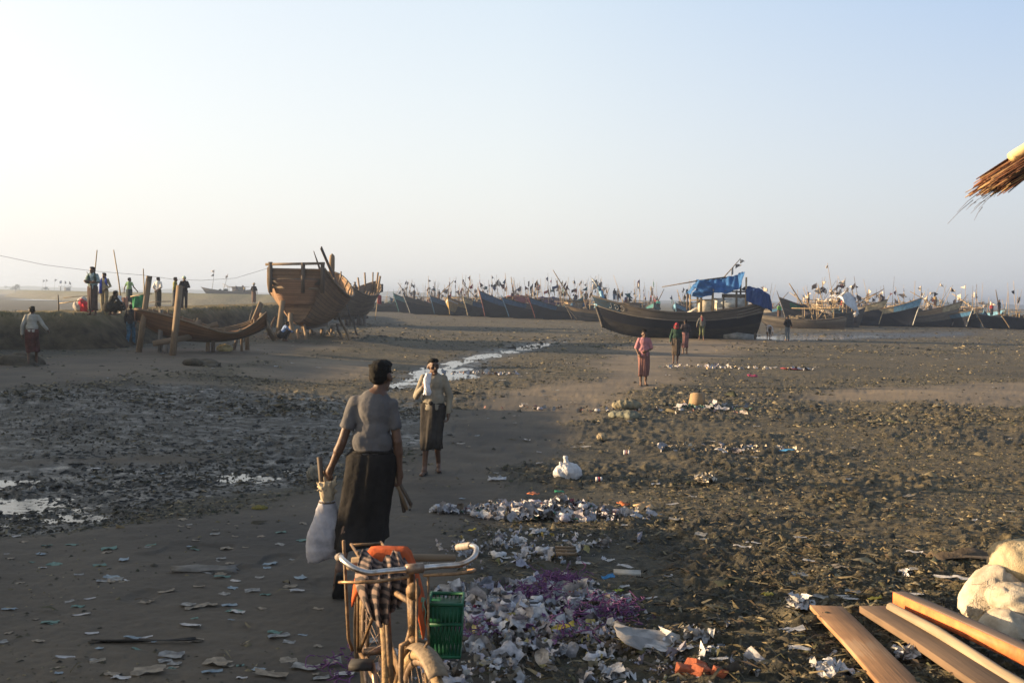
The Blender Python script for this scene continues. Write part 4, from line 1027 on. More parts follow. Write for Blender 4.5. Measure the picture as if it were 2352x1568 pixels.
FLAGS = [cloth('flag_dark', (.035, .032, .04)), cloth('flag_maroon', (.10, .045, .05)), cloth('flag_white', (.50, .44, .38)), cloth('flag_red', (.28, .05, .06)), cloth('flag_blue', (.05, .07, .16)), cloth('flag_grey', (.16, .15, .15)), cloth('flag_teal', (.05, .12, .13))]
class Hull:
    """u runs from stern 0 to bow 1, v from keel 0 to sheer 1; bow points along +x"""
    def __init__(s, L, B, depth, bow=1.2, stern=.7, rake=1.2, srake=.3, keel=.25, tr=.55, p=.62, low=.45, bp=.8, flare=1., fine=.62, sternkeel=0.):
        s.__dict__.update(locals())
    def beam(s, u):
        e = s.low
        if u < e: b = s.tr + (1 - s.tr) * math.sin(math.pi / 2 * u / e)
        else: b = max(0., 1 - ((u - e) / (1 - e)) ** 2.3) ** s.bp
        return b * s.B / 2
    def sheer(s, u):
        e = s.low
        return s.depth + (s.stern * ((e - u) / e) ** 1.9 if u < e else s.bow * ((u - e) / (1 - e)) ** 2.1)
    def keelz(s, u):
        return s.keel * max(0, (u - .72) / .28) ** 2 + s.sternkeel * max(0, (.30 - u) / .30) ** 2
    def pt(s, u, v, side, off=0.):
        z0, z1 = s.keelz(u), s.sheer(u); z = z0 + (z1 - z0) * v
        full = s.p + (1.05 - s.p) * max(0, (u - s.fine) / (1 - s.fine)) ** 1.3
        y = (s.beam(u) + off) * (v ** full) * (1 if v <= 1 else 1)
        x = (u - .5) * s.L + (s.rake * (v ** 1.1)) * max(0, (u - .5) / .5) ** 2 - s.srake * v * max(0, (.5 - u) / .5) ** 2
        return (x, side * y, z)
    def skin(s, u0, u1, v0, v1, nu, nv, off=0., vfun=None):
        mb = MB()
        for side in (-1, 1):
            P = []; K = []
            for i in range(nu + 1):
                u = u0 + (u1 - u0) * i / nu; row = []; kr = []; acc = 0; last = None
                for j in range(nv + 1):
                    a, b = (v0, v1) if vfun is None else vfun(u)
                    v = a + (b - a) * j / nv; q = s.pt(u, v, side, off)
                    if last is not None: acc += math.dist(q, last)
                    last = q; row.append(q); kr.append((u * s.L, (v if v1 - v0 > .5 else v - v0) * s.depth * 1.5, 0))
                P.append(row); K.append(kr)
            mb.grid(P, K, flip=side < 0)
        return mb
    def rail(s, u0, u1, v, r, n=26, off=.02, mb=None, flat=1.):
        mb = mb or MB()
        for side in (-1, 1):
            mb.tube([s.pt(u0 + (u1 - u0) * i / n, v, side, off) for i in range(n + 1)], r, 6, flat=flat)
        return mb
    def transom(s, v0=0., u=0., n=12, inset=0.):
        mb = MB(); P = []; K = []
        for j in range(n + 1):
            v = v0 + (1 - v0) * j / n; a = s.pt(u, v, -1); b = s.pt(u, v, 1)
            P.append([tuple(np.array(a) * (1 - t) + np.array(b) * t + np.array((inset, 0, 0))) for t in np.linspace(0, 1, 5)]); K.append([(t * s.B, v * s.depth * 1.5, 0) for t in np.linspace(0, 1, 5)])
        mb.grid(P, K); return mb
    def deck(s, u0, u1, v, n=20, drop=0.):
        mb = MB(); P = []; K = []
        for i in range(n + 1):
            u = u0 + (u1 - u0) * i / n; a = np.array(s.pt(u, v, -1)); b = np.array(s.pt(u, v, 1)); a[2] -= drop; b[2] -= drop
            P.append([tuple(a + (b - a) * t) for t in np.linspace(.02, .98, 5)]); K.append([(u * s.L, t * s.B, 0) for t in np.linspace(0, 1, 5)])
        mb.grid(P, K, flip=True); return mb
    def stem(s, r=.09, extra=.5, curve=0., width=None, v0=0.):
        """the post at the bow, carried above the sheer"""
        pts = [s.pt(1, v0 + (1 - v0) * j / 10, 1) for j in range(11)]; a = Vector(pts[-1]); d = (a - Vector(pts[-3])).normalized()
        for k in range(1, 5):
            f = k / 4; d2 = (d + Vector((curve * f, 0, 0))).normalized(); a = a + d2 * extra / 4; pts.append(tuple(a))
        m = len(pts); rr = [r] * (m - 4) + [r * (1 - .16 * k) for k in range(1, 5)]
        return MB().tube([(p[0] + r * .3, p[1], p[2]) for p in pts], rr, 6)
def flag_mesh(w, h, kind, rng):
    mb = MB(); n = 6; P = []
    dn = rng.uniform(.1, .9); ph = rng.uniform(0, 6)
    for i in range(n + 1):
        f = i / n; hh = h * (1 - f * (.92 if kind == 'tri' else .12))
        row = []
        for j in range(4):
            g = j / 3; row.append((w * f * math.cos(dn), .08 * math.sin(ph + 5 * f) * f, -w * f * math.sin(dn) - g * hh + .02 * math.sin(7 * f + ph)))
        P.append(row)
    return mb.grid(P)
def pole(parent, base, top, r=.035, m=None, name='pole', flags=(), rng=None, nub=False):
    """a bamboo pole with any rags or pennants tied near its head"""
    a, b = Vector(base), Vector(top); mid = (a + b) / 2 + Vector((rng.uniform(-.05, .05), rng.uniform(-.05, .05), 0)) * (b - a).length * .3
    o = MB().tube([a, a.lerp(mid, .5), mid, mid.lerp(b, .5), b], [r, r * .95, r * .85, r * .75, r * .55], 6).build(name, m or BAMBOO, parent, True)
    for f, w_, h_, fm, kind in flags:
        q = a.lerp(b, f); fl = link('flag', flag_mesh(w_, h_, kind, rng).mesh('flag', True), fm, o, q); fl.rotation_euler = (0, 0, rng.uniform(-.5, .5) + (math.pi if rng.random() < .3 else 0))
        md = fl.modifiers.new('thick', 'SOLIDIFY'); md.thickness = .012
    return o
def fleet_boat(label, u, v, dist, head, L=9., B=2.6, D=1.45, bow=1.1, stern=.6, pal=('tar', 'grey', 'blue'), patch=.80, seed=0, masts=3, cabin=None, boom=None, stemx=.35, curve=0., group='fishing boats drawn up along the far shore', tilt=0., rake=1.3, stemp=None, scale=1., z=None, nflag=2, clutter=1., name='fishing_boat', flagsize=1., extra=None, mastlist=None):
    """head: where the bow points, degrees from +Y towards +X; (u, v) is the foot of the bow"""
    rng = random.Random(seed * 31 + 5)
    p = at_y(u, v, dist); zz = float(g0(p.x, p.y)) if z is None else z
    H = Hull(L, B, D, bow, stern, rake, .25, .28, .5)
    dv = Vector((math.sin(R(head)), math.cos(R(head)), 0)); c = Vector((p.x, p.y, 0)) - dv * (L / 2 - .2) * scale
    t = thing(name, label, 'boat', (c.x, c.y, zz - .10), math.atan2(dv.y, dv.x), group); t.rotation_euler[0] = R(tilt); t.scale = (scale,) * 3
    lowm = {'tar': TAR, 'dark': WOODDARK, 'tan': WOODTAN, 'grey': WOODGREY, 'maroon': PAINTS['maroon']}[pal[0]]
    H.skin(0, 1, 0, .70, 26, 8).build('hull', lowm, t, True)
    H.skin(0, 1, .70, 1.0, 26, 3, .02).build('strake', PAINTS.get(pal[1], lowm), t, True)
    if pal[2]: H.skin(patch, 1, .71, .985, 8, 3, .045).build('bow_panel', PAINTS[pal[2]], t, True)
    H.rail(0, 1, 1.0, .055, 24, .02).build('gunwale', WOODDARK if pal[1] != 'cream' else WOODTAN, t, True)
    H.transom().build('transom', WOODDARK, t); H.deck(.03, .93, .80).build('deck', WOODGREY, t)
    H.stem(.055, stemx, curve).build('stem_post', PAINTS[stemp] if stemp else (PAINTS[pal[2]] if pal[2] else WOODDARK), t, True)
    dz = H.depth * .8
    if clutter:
        k = 0
        for uu in (.15, .34, .52):
            hgt = rng.uniform(.8, 1.35)
            fr = MB()
            for sd in (-1, 1):
                q = H.pt(uu, .85, sd); fr.beam((q[0], q[1] * .8, q[2]), (q[0], q[1] * .8, q[2] + hgt), .07)
            q = H.pt(uu, .85, 1); fr.tube([(q[0], -q[1] * 1.1, q[2] + hgt), (q[0], q[1] * 1.1, q[2] + hgt + rng.uniform(-.1, .1))], .035, 6)
            fr.build('frame', BAMBOODK if rng.random() < .5 else BAMBOO, t)
        q0 = H.pt(.12, .85, 1); q1 = H.pt(.56, .85, 1)
        fr = MB()
        for sd in (-1, 1): fr.tube([(q0[0] - .6, sd * q0[1] * .7, q0[2] + 1.05), (q1[0] + .8, sd * q0[1] * .7, q1[2] + 1.25)], .035, 6)
        fr.build('rail', BAMBOO, t)
        nb = MB()
        for _ in range(10): nb.ell((rng.uniform(-L * .3, L * .22), rng.uniform(-B * .25, B * .25), dz + .25 + rng.uniform(0, .3)), (rng.uniform(.25, .7), rng.uniform(.2, .4), rng.uniform(.15, .35)), Matrix.Rotation(rng.uniform(0, 3), 3, 'Z'), 8, 5)
        nb.build('net_heap', cloth('nets%d' % (seed % 4), [(.06, .055, .05), (.05, .075, .08), (.11, .09, .06), (.07, .05, .05)][seed % 4], .5, 3), t)
    if cabin:
        kind, col = cabin
        if kind == 'box':
            MB().box((-L * .20, 0, dz + .65), (L * .24, B * .55, 1.1)).build('cabin', PAINTS[col], t)
            MB().box((-L * .20, 0, dz + 1.26), (L * .28, B * .66, .10)).build('cabin_roof', WOODDARK, t)
        elif kind == 'tarp':
            P = [[(-L * .36 + L * .40 * i / 8, -B * .52 + B * 1.04 * j / 8, dz + 1.55 - 1.0 * (abs(j - 4) / 4) ** 1.6 + .12 * math.sin(i * 1.7 + j)) for j in range(9)] for i in range(9)]
            MB().grid(P).build('tarpaulin', cloth('tarp_' + col, {'maroon': (.22, .055, .05), 'white': (.58, .57, .55), 'blue': (.03, .09, .24), 'grey': (.25, .25, .25), 'purple': (.10, .06, .10)}[col], .25, 3), t, True, thick=.02)
    for s_ in range(int(masts * 3.2 + 2)):
        uu = rng.uniform(.12, .72); q = H.pt(uu, .85, 1); hgt = rng.uniform(1.2, 4.6); lean = rng.choice([rng.uniform(-.4, .4), rng.uniform(-2.2, 2.2)])
        fl = []
        for _ in range(rng.choice([0, 0, 1, 1, nflag])):
            fl.append((rng.uniform(.72, 1.0), rng.uniform(.4, .85) * flagsize, rng.uniform(.35, .75) * flagsize, FLAGS[rng.choice([0, 0, 0, 1, 1, 2, 2, 5, 5, 4, 6, 3] if u < 1600 else [0, 0, 0, 5, 5, 2, 2, 2, 1])], rng.choice(['tri', 'tri', 'sq'])))
        y0 = rng.uniform(-q[1], q[1]) * .8
        pole(t, (q[0], y0, dz), (q[0] + lean, y0 + rng.uniform(-.5, .5), dz + hgt), rng.uniform(.02, .038), BAMBOODK if rng.random() < .4 else BAMBOO, 'flag_pole' if fl else 'pole', fl, rng)
    if boom:
        a, b = boom; pole(t, a, b, .075, BAMBOO if seed % 2 else BAMBOODK, 'boom', (), rng)
    if extra: extra(t, H, dz, rng)
    return t, H
# ---- the near boat with the blue tarpaulins
def tarp_boat():
    L = 10.3; X = lambda u: (1560 - u) / 34.1          # along the boat, bow +x (left in the picture)
    p = at_y(1560, 777, 67); t = thing('fishing_boat', 'big black-hulled boat with blue tarpaulins and an upcurved blue bow at left', 'boat', (p.x, p.y, float(g0(p.x, p.y)) + .0), math.pi + R(-4.0))
    H = Hull(L, 3.1, 1.72, 1.05, .75, .75, .35, .62, .62, .55, .48, sternkeel=.42)
    H.skin(0, 1, .0, .38, 40, 6, 0).build('bottom', mat('bottom_wash', (.034, .030, .025), .85, .35, 1.4, .2, 10, spec=.08, col2=(.013, .013, .014), stretch=(1, 1, 3)), t, True)
    H.skin(0, 1, .38, .70, 40, 6, .004).build('hull', TAR, t, True)
    H.skin(0, 1, .70, 1.0, 40, 4, .03).build('strake', plank_mat('sooty_planks', (.12, .105, .09), (.045, .04, .036), .15), t, True)
    H.rail(0, 1, 1.0, .06, 34, .03).build('gunwale', WOODDARK, t, True); H.rail(0, 1, .70, .035, 34, .03).build('rubbing_strip', WOODGREY, t, True)
    H.skin(.86, 1, .72, .985, 10, 4, .055).build('bow_panel', mat('paint_worn_blue', (.012, .035, .065), .8, .3, 5, .2, 20, spec=.08, col2=(.026, .024, .022), stretch=(.5, 1, 3)), t, True)
    H.transom().build('transom', WOODDARK, t); H.deck(.02, .95, .84).build('deck', WOODGREY, t)
    # the curved horn of the bow: white below, blue, grey tip
    b0 = Vector(H.pt(1, .70, 1)); pts = [b0, Vector(H.pt(1, 1.0, 1)), Vector((X(1383), 0, 2.62)), Vector((X(1378), 0, 3.1)), Vector((X(1368), 0, 3.55)), Vector((X(1357), 0, 3.93))]
    pts[1] = Vector((X(1382.5), 0, 2.2)); 
    MB().tube([Vector(H.pt(1, j / 8 * .72, 1)) for j in range(9)], .08, 6).build('stem', WOODDARK, t, True)
    MB().tube(pts[:4], [.13, .15, .17, .15], 8, flat=.8).build('bow_horn', PAINTS['lightblue'], t, True)
    MB().tube([pts[3], pts[3].lerp(pts[4], .6)], [.152, .13], 8, flat=.8).build('bow_horn', PAINTS['blue'], t, True)
    MB().tube([pts[3].lerp(pts[4], .6), pts[4], pts[5]], [.128, .10, .05], 8, flat=.8).build('bow_horn_tip', paint('grey', (.27, .29, .31)), t, True)
    MB().tube([b0 + Vector((.09, 0, 0)), pts[1] + Vector((.10, 0, 0))], .05, 6).build('bow_edge', PAINTS['white'], t)
    # the registration marks on the strake, read from this side
    side = 1 if True else -1
    def on(uu, v): q = Vector(H.pt(uu, v, side, .085)); return q
    nm = MB(); num = []
    def glyph(segs, u0):
        for s in segs: nm.tube([on(u0 - x * .025, .78 + y * .15) for x, y in s], .013, 5)
    arc = lambda a0, a1, cx=.5, cy=.5, rx=.45, ry=.5: [(cx + rx * math.cos(R(a)), cy + ry * math.sin(R(a))) for a in np.linspace(a0, a1, 11)]
    glyph([[(.55, 1), (.6, .6), (.6, .1), (.35, -.05), (.05, 0)]], .922)
    glyph([arc(150, -90), [(.5, 0), (.25, .05), (.22, .35), (.5, .4)]], .893)
    glyph([arc(140, -140)], .862)
    nm.build('registration_number', paint('faded_white', (.34, .35, .36)), t)
    gnd = lambda v: (777 - v) / 34.1
    # cabin boards and posts
    cb = MB(); cb.box(((X(1597) + X(1634)) / 2, .95, 2.12), (X(1597) - X(1634), .06, .95)); cb.box((X(1640), 0, 2.0), (.06, 1.9, .75)); cb.build('cabin_wall', paint('cream_board', (.55, .48, .36)), t)
    for yy in (.92, -.92): MB().box(((X(1640) + X(1708)) / 2, yy, 2.42), (X(1640) - X(1708), .06, .62)).build('cabin_wall', paint('pale_grey_board', (.42, .44, .44)), t)
    MB().box(((X(1650) + X(1706)) / 2, .9, 2.88), (X(1650) - X(1706), .07, .26)).build('cabin_board', WOODGREY, t)
    MB().box(((X(1648) + X(1708)) / 2, .93, 3.18), (X(1648) - X(1708), .08, .10)).build('cabin_rail', WOODDARK, t)
    MB().box((X(1592), .2, 1.95), (.9, .9, .10), Matrix.Rotation(.5, 3, 'Y')).build('hatch', paint('hatch', (.5, .46, .4)), t)
    for uu, vb, vt, r, yy, m in ((1604, 712, 645, .085, 1.0, BAMBOO), (1630, 708, 664, .075, 1.0, BAMBOO), (1580, 706, 676, .05, 1.0, BAMBOO), (1654, 708, 674, .06, 1.0, BAMBOODK), (1683, 703, 666, .07, .98, BAMBOODK), (1704, 700, 636, .06, .95, BAMBOO), (1580, 706, 676, .05, -1.0, BAMBOODK), (1604, 712, 650, .07, -1.0, BAMBOO), (1700, 700, 628, .06, -.6, BAMBOODK)):
        MB().tube([(X(uu), yy, gnd(vb) - .2), (X(uu - 1), yy, gnd(vt))], r, 8).build('post', m, t, True)
    ra = MB(); ra.tube([(X(1578), 1.02, gnd(690)), (X(1630), 1.02, gnd(687))], .035, 6); ra.tube([(X(1578), 1.0, gnd(700)), (X(1606), 1.0, gnd(690))], .03, 6); ra.build('rail', BAMBOO, t)
    rp = MB(); rp.tube([(X(1518), .1, gnd(660.5)), (X(1600), .1, gnd(645)), (X(1662), .05, gnd(636))], [.03, .045, .05], 7); rp.build('ridge_pole', BAMBOODK, t)
    # tarpaulins
    def sheet(nm_, rows, m, n=10):
        P = []
        for i in range(len(rows) - 1):
            for k in range(n if i < len(rows) - 2 else n + 1):
                f = k / n; r0, r1 = rows[i], rows[i + 1]; row = []
                for j in range(len(r0)): row.append(np.array(r0[j]) * (1 - f) + np.array(r1[j]) * f)
                P.append(row)
        Q = []
        for i, row in enumerate(P):
            qr = []
            for j in range(len(row) - 1):
                for k in range(n if j < len(row) - 2 else n + 1):
                    f = k / n; q = row[j] * (1 - f) + row[j + 1] * f
                    w_ = .05 * math.sin(i * .55 + j * 2.1 + f * 2) + .035 * math.sin(i * 1.3 - (j + f) * 4)
                    qr.append((q[0] + w_ * .4, q[1] + w_, q[2] + w_ * .5))
            Q.append(qr)
        MB().grid(Q).build(nm_, m, t, True, thick=.02)
    BLUE = cloth('blue_tarpaulin', (.028, .10, .26), .2, 2, bump=.25)
    y0, y1 = 1.12, -1.1
    sheet('tarpaulin', [[(X(1597), y0, gnd(645)), (X(1597), 0, gnd(643)), (X(1597), y1, gnd(648))], [(X(1632), y0 + .06, gnd(672)), (X(1632), 0, gnd(641)), (X(1632), y1, gnd(652))],
                        [(X(1660), y0 + .1, gnd(673)), (X(1660), 0, gnd(637)), (X(1660), y1, gnd(648))], [(X(1688), y0, gnd(662)), (X(1688), 0, gnd(630)), (X(1688), y1, gnd(644))], [(X(1700), .9, gnd(625)), (X(1700), 0, gnd(622)), (X(1700), y1, gnd(630))]], BLUE)
    sheet('tarpaulin_flap', [[(X(1600), y0, gnd(645)), (X(1600), 0, gnd(643)), (X(1600), y1, gnd(648))], [(X(1590), y0 + .05, gnd(662)), (X(1590), 0, gnd(655)), (X(1590), y1, gnd(660))], [(X(1577), y0, gnd(677)), (X(1577), 0, gnd(672)), (X(1577), y1, gnd(676))]], BLUE)
    sheet('tarpaulin_flap', [[(X(1598), y0 + .02, gnd(645)), (X(1610), y0 + .06, gnd(644)), (X(1626), y0 + .02, gnd(647))], [(X(1588), y0 + .1, gnd(668)), (X(1608), y0 + .16, gnd(672)), (X(1628), y0 + .08, gnd(668))], [(X(1580), y0 + .05, gnd(679)), (X(1604), y0 + .1, gnd(684)), (X(1627), y0 + .1, gnd(678))]], BLUE)
    DKB = cloth('navy_tarpaulin', (.022, .055, .17), .2, 2, bump=.25)
    sheet('tarpaulin', [[(X(1703), 1.15, gnd(690)), (X(1703), 1.0, gnd(664)), (X(1703), 0, gnd(656)), (X(1703), -1.1, gnd(664))], [(X(1722), 1.3, gnd(697)), (X(1722), 1.1, gnd(664)), (X(1722), 0, gnd(657)), (X(1722), -1.1, gnd(668))],
                        [(X(1742), 1.25, gnd(704)), (X(1742), 1.05, gnd(668)), (X(1742), 0, gnd(662)), (X(1742), -1.1, gnd(672))], [(X(1757), 1.0, gnd(709)), (X(1757), .9, gnd(676)), (X(1757), 0, gnd(672)), (X(1757), -1.0, gnd(680))], [(X(1763), .8, gnd(714)), (X(1763), .7, gnd(698)), (X(1763), 0, gnd(690)), (X(1763), -.9, gnd(700))]], DKB)
    rng = random.Random(3)
    pole(t, (X(1656), 0, gnd(638)), (X(1694), 0, gnd(593)), .04, BAMBOODK, 'flag_pole', [(.98, .35, .3, FLAGS[2], 'tri'), (.72, .4, .3, FLAGS[5], 'tri'), (.60, .3, .5, FLAGS[2], 'sq')], rng)
    # rudder and stern gear
    rd = MB(); rd.beam((X(1727), .0, .1), (X(1724), 0, 1.5), .09, .5); rd.build('rudder', WOODDARK, t)
    MB().beam((X(1731), .15, -.02), (X(1729), .15, 1.0), .10).build('prop_post', TIMBERDARK, t)
    bd = MB(); bd.box((X(1692), .45, .22), (2.0, .05, .5), Matrix.Rotation(-.12, 3, 'Y')); bd.build('garboard_patch', paint('grey_patch', (.22, .22, .21)), t)
    r2 = MB()
    for k in range(3): r2.tube([H.pt(.16 - .14 * i / 6, .88 - .1 * k + .06 * (i / 6), 1, .07) for i in range(7)], .045, 5)
    r2.build('quarter_rail', WOODGREY, t, True)
    return t, X, gnd
TB, TBX, TBG = tarp_boat()
def block(label, u, v, size, rz, m, dist=None):
    p = gp(u, v); o = MB().box((0, 0, size[2] / 2), size, jit=.012).build('timber_block', m, None, bevel=.01); o.location = (p.x, p.y, float(g0(p.x, p.y))); o.rotation_euler = (0, 0, rz); tag(o, label, 'timber block', 'chocks under the tarpaulin boat'); return o
block('pale squared timber chock under the bow of the tarpaulin boat', 1476, 772, (1.1, .3, .34), .1, WOODTAN)
block('dark squared timber chock under the keel of the tarpaulin boat', 1502, 774, (.5, .4, .36), .1, WOODDARK)
pb = gp(1723, 776); yb = MB().ell((0, 0, .32), (.27, .2, .34), None, 12, 8).cap((0, 0, .6), (0, 0, .74), .08, .07).build('plastic_drum', mat('yellow_plastic', (.55, .24, .03), .45, .2, 4, .05), None, True); yb.location = (pb.x, pb.y, float(g0(pb.x, pb.y))); tag(yb, 'orange-yellow drum standing beside the stern rudder of the tarpaulin boat', 'drum')
# ---- the row of boats, left of the tarpaulin boat
FB = fleet_boat
P_ = lambda *a: a
FB("dark hull at the row's left end with a round pale emblem on its side", 1010, 722, 158, 78, 13, 2.6, 1.35, .2, .35, ('tar', 'dark', None), .8, 1, 2, None, None, .2,
   extra=lambda t, H, dz, rng: link('emblem', MB().ell((-4.2, -1.16, 1.0), (.34, .06, .34), None, 16, 6).mesh('e', True), PAINTS['cream'], t))
FB('slender dark boat with a tall teal bow near the left end of the row', 918, 719, 148, 212, 10, 2.5, 1.45, 1.5, .5, ('tar', 'teal', 'teal'), .6, 2, 3, None, ((2.2, .3, 1.6), (3.8, -1.2, 4.6)), .3)
FB('dark weathered boat with a white stem beside the teal bow', 944, 723, 138, 218, 10, 2.6, 1.45, 1.2, .5, ('tar', 'dark', None), .8, 3, 4, None, ((1.2, .2, 1.4), (-1.5, 2.2, 4.9)), .25, stemp='white')
FB('dark boat with blue bow panel beside the ochre boat', 1000, 725, 135, 205, 9.5, 2.6, 1.5, 1.2, .5, ('tar', 'blue', 'blue'), .7, 4, 3, None, ((1.5, 0, 1.5), (3.5, 1.5, 4.3)), .4)
FB('ochre-sided boat facing the camera with a white band at the bow', 1034, 726, 132, 190, 9, 2.6, 1.55, 1.0, .5, ('tar', 'ochre', 'ochre'), .0, 5, 3, None, None, .35,
   extra=lambda t, H, dz, rng: (link('band', H.skin(.82, 1, .80, .90, 6, 2, .06).mesh('b', True), PAINTS['white'], t), link('bow_side', H.skin(.80, 1, .25, .70, 8, 4, .02).mesh('b', True), PAINTS['ochre'], t)))
FB('boat with tan bow panel and bright blue side panel with pale squares', 1076, 728, 128, 204, 9.5, 2.6, 1.5, 1.0, .5, ('tar', 'blue', 'cream'), .90, 6, 4, None, ((.5, .2, 1.5), (3.2, -1.6, 4.4)), .35,
   extra=lambda t, H, dz, rng: [link('pale_square', MB().add([H.pt(a, .76, 1, .07), H.pt(a + .04, .76, 1, .07), H.pt(a + .04, .93, 1, .07), H.pt(a, .93, 1, .07)], [(0, 1, 2, 3)]).build('x', None).data, PAINTS['white'], t) and None for a in ()])
FB('tall-bowed black boat with blue bow panel and maroon stem', 1116, 730, 124, 213, 11, 2.9, 1.7, 1.7, .7, ('tar', 'blue', 'blue'), .66, 7, 4, ('tarp', 'maroon'), ((-1, .2, 1.8), (2.8, 2.0, 5.2)), .6, stemp='maroon')
FB('long black boat with blue and white nameboard beside the tall-bowed boat', 1172, 731, 121, 222, 11, 2.7, 1.5, 1.1, .6, ('tar', 'grey', 'blue'), .78, 8, 5, ('tarp', 'purple'), ((1.0, -1, 2.0), (-3.5, -1.6, 2.3)), .4)
FB('black boat with blue bow, two blue barrels and a long yellow boom aboard', 1232, 732, 119, 222, 10.5, 2.6, 1.4, 1.3, .5, ('tar', 'dark', 'blue'), .72, 9, 5, ('box', 'tan'), ((-1.5, 1.0, 1.3), (3.8, 1.4, 6.0)), .45, stemp='maroon',
   extra=lambda t, H, dz, rng: [link('barrel', MB().cap((x, y, dz + .25), (x, y, dz + .75), .3, .3).mesh('b', True), PAINTS['blue'], t) for x, y in ((-1.0, .7), (-3.2, .7))])
FB('small dark boat with a pale square-ended bow near the tarpaulin boat', 1317, 733, 117, 226, 8.5, 2.4, 1.15, .8, .4, ('tar', 'grey', 'tan'), .80, 10, 4, None, None, .6, stemp='grey')
FB('boat with a box-like tan stern cabin just left of the tarpaulin boat bow', 1330, 735, 112, 262, 8.5, 2.5, 1.2, .6, .5, ('dark', 'tan', None), .8, 11, 3, ('box', 'tan'), None, .3)
# ---- behind them
second = [(905, 690, 172, 200, 'grey rigged boat in the second row behind the teal bow', 4, None), (965, 692, 168, 195, 'second-row boat with dark pennants behind the ochre boat', 6, None), (1050, 694, 163, 200, 'second-row boat crowded with poles behind the blue side panel', 7, ('box', 'grey')),
          (1095, 694, 158, 190, 'second-row boat with a long level boom behind the tall-bowed boat', 6, None), (1150, 697, 150, 210, 'second-row boat with red-topped poles behind the maroon awning', 7, ('tarp', 'grey')), (1205, 697, 148, 195, 'second-row boat with dark tattered flags behind the black boats', 8, None),
          (1262, 699, 146, 205, 'second-row boat with many maroon and dark flags', 8, ('box', 'cream')), (1320, 700, 143, 200, 'second-row boat with pale flags behind the square-ended bow', 7, None), (1372, 700, 140, 190, 'second-row boat seen under the horn of the tarpaulin boat', 5, ('box', 'tan')),
          (1440, 702, 140, 205, 'boat with tall white pennants showing over the tarpaulin boat bow', 5, None), (1500, 702, 140, 185, 'boat with crossed booms showing above the tarpaulin boat waist', 5, None), (1555, 703, 138, 200, 'boat with leaning poles showing left of the tarpaulin cabin', 5, ('box', 'grey')),
          (1800, 706, 150, 160, 'second-row boat with a long leaning pole at right', 5, None), (1900, 707, 150, 160, 'second-row boat behind the white-canvas boat stern', 5, ('box', 'tan')), (1985, 708, 146, 165, 'second-row boat with crossed poles behind the tan bow', 6, None), (2060, 708, 146, 160, 'second-row boat with high white pennants at right', 6, ('tarp', 'blue')), (2140, 709, 144, 165, 'second-row boat with a tall bare pole behind the curved pale bow', 4, None), (2290, 716, 128, 170, 'second-row boat with ragged dark flags near the right edge', 4, None)]
for k, (u, v, d, hd, lab, ms, cab) in enumerate(second):
    FB(lab, u, 664 + .017 * u + 2.45 / d * FPX, d, hd, 9, 2.5, 1.35, .9, .5, (['tar', 'dark', 'tar'][k % 3], ['grey', 'dark', 'teal', 'blue'][k % 4], ['blue', None, 'lightblue'][k % 3]), .75, 40 + k, ms, cab, ((1, .3, 1.4), (3.2 * (-1) ** k, 1.5 * (-1) ** k, 4.2)), .5, nflag=3, flagsize=1.15, group='second row of boats along the far shore')
# ---- the row right of the tarpaulin boat
def canvas(t, H, dz, rng):
    P = [[(-1.2 - 2.6 * i / 8, -.5 + 1.9 * (j / 8) ** .8, dz + 2.1 + .5 * i / 8 - 2.3 * max(0, (j - 2) / 6) ** 1.3 * (i / 8) ** .6 + .08 * math.sin(i + j * 1.3)) for j in range(9)] for i in range(9)]
    MB().grid(P).build('canvas_awning', cloth('white_canvas', (.55, .56, .58), .15, 3), t, True, thick=.02)
    pole(t, (-3.4, 0, dz), (-3.6, 0, dz + 2.9), .05, BAMBOODK, 'mast', (), rng); pole(t, (.6, .4, dz), (-3.0, .6, dz + 3.0), .07, BAMBOO, 'boom', (), rng); pole(t, (-2, 0, dz), (-.2, .1, dz + 5.6), .035, BAMBOO, 'flag_pole', [(.97, .25, .3, FLAGS[2], 'sq')], rng)
    MB().add([H.pt(.86, .74, 1, .07), H.pt(.94, .74, 1, .07), H.pt(.94, .95, 1, .07), H.pt(.86, .95, 1, .07)], [(0, 1, 2, 3)]).build('nameboard', PAINTS['green'], t)
FB('large dark brown boat with a white canvas awning and green nameboard, bow to the left', 1812, 748, 103, 240, 10.5, 2.9, 1.55, 1.6, .7, ('dark', 'dark', None), .8, 21, 2, None, ((3.2, .3, 2.0), (5.6, .4, 4.6)), .8, stemp='grey', extra=canvas)
FB('low slack-sided boat lying between the tarpaulin boat and the brown boat', 1764, 746, 100, 292, 7.5, 2.3, .95, .5, .4, ('dark', 'grey', None), .8, 22, 3, None, None, .2)
FB('small bow-on boat with a blue stem and tan bow planks', 1934, 744, 112, 200, 8, 2.5, 1.2, .8, .5, ('dark', 'tan', 'lightblue'), .93, 23, 3, None, None, .5, tilt=6)
FB('boat with a tan planked bow pointing right beside the small blue-stemmed boat', 2014, 746, 114, 128, 9, 2.6, 1.85, 1.3, .5, ('tar', 'tan', 'cream'), .70, 24, 3, None, ((-1, 0, 1.5), (4.6, -.4, 4.0)), .55, stemp='cream', rake=.9)
FB('boat with a light blue and cream strake and tall white horn pointing right', 2092, 748, 113, 122, 11, 2.8, 1.8, 1.6, .5, ('tar', 'cream', 'lightblue'), .80, 25, 2, None, ((-2, .2, 1.5), (2.2, .4, 4.4)), .9, stemp='white', rake=.9)
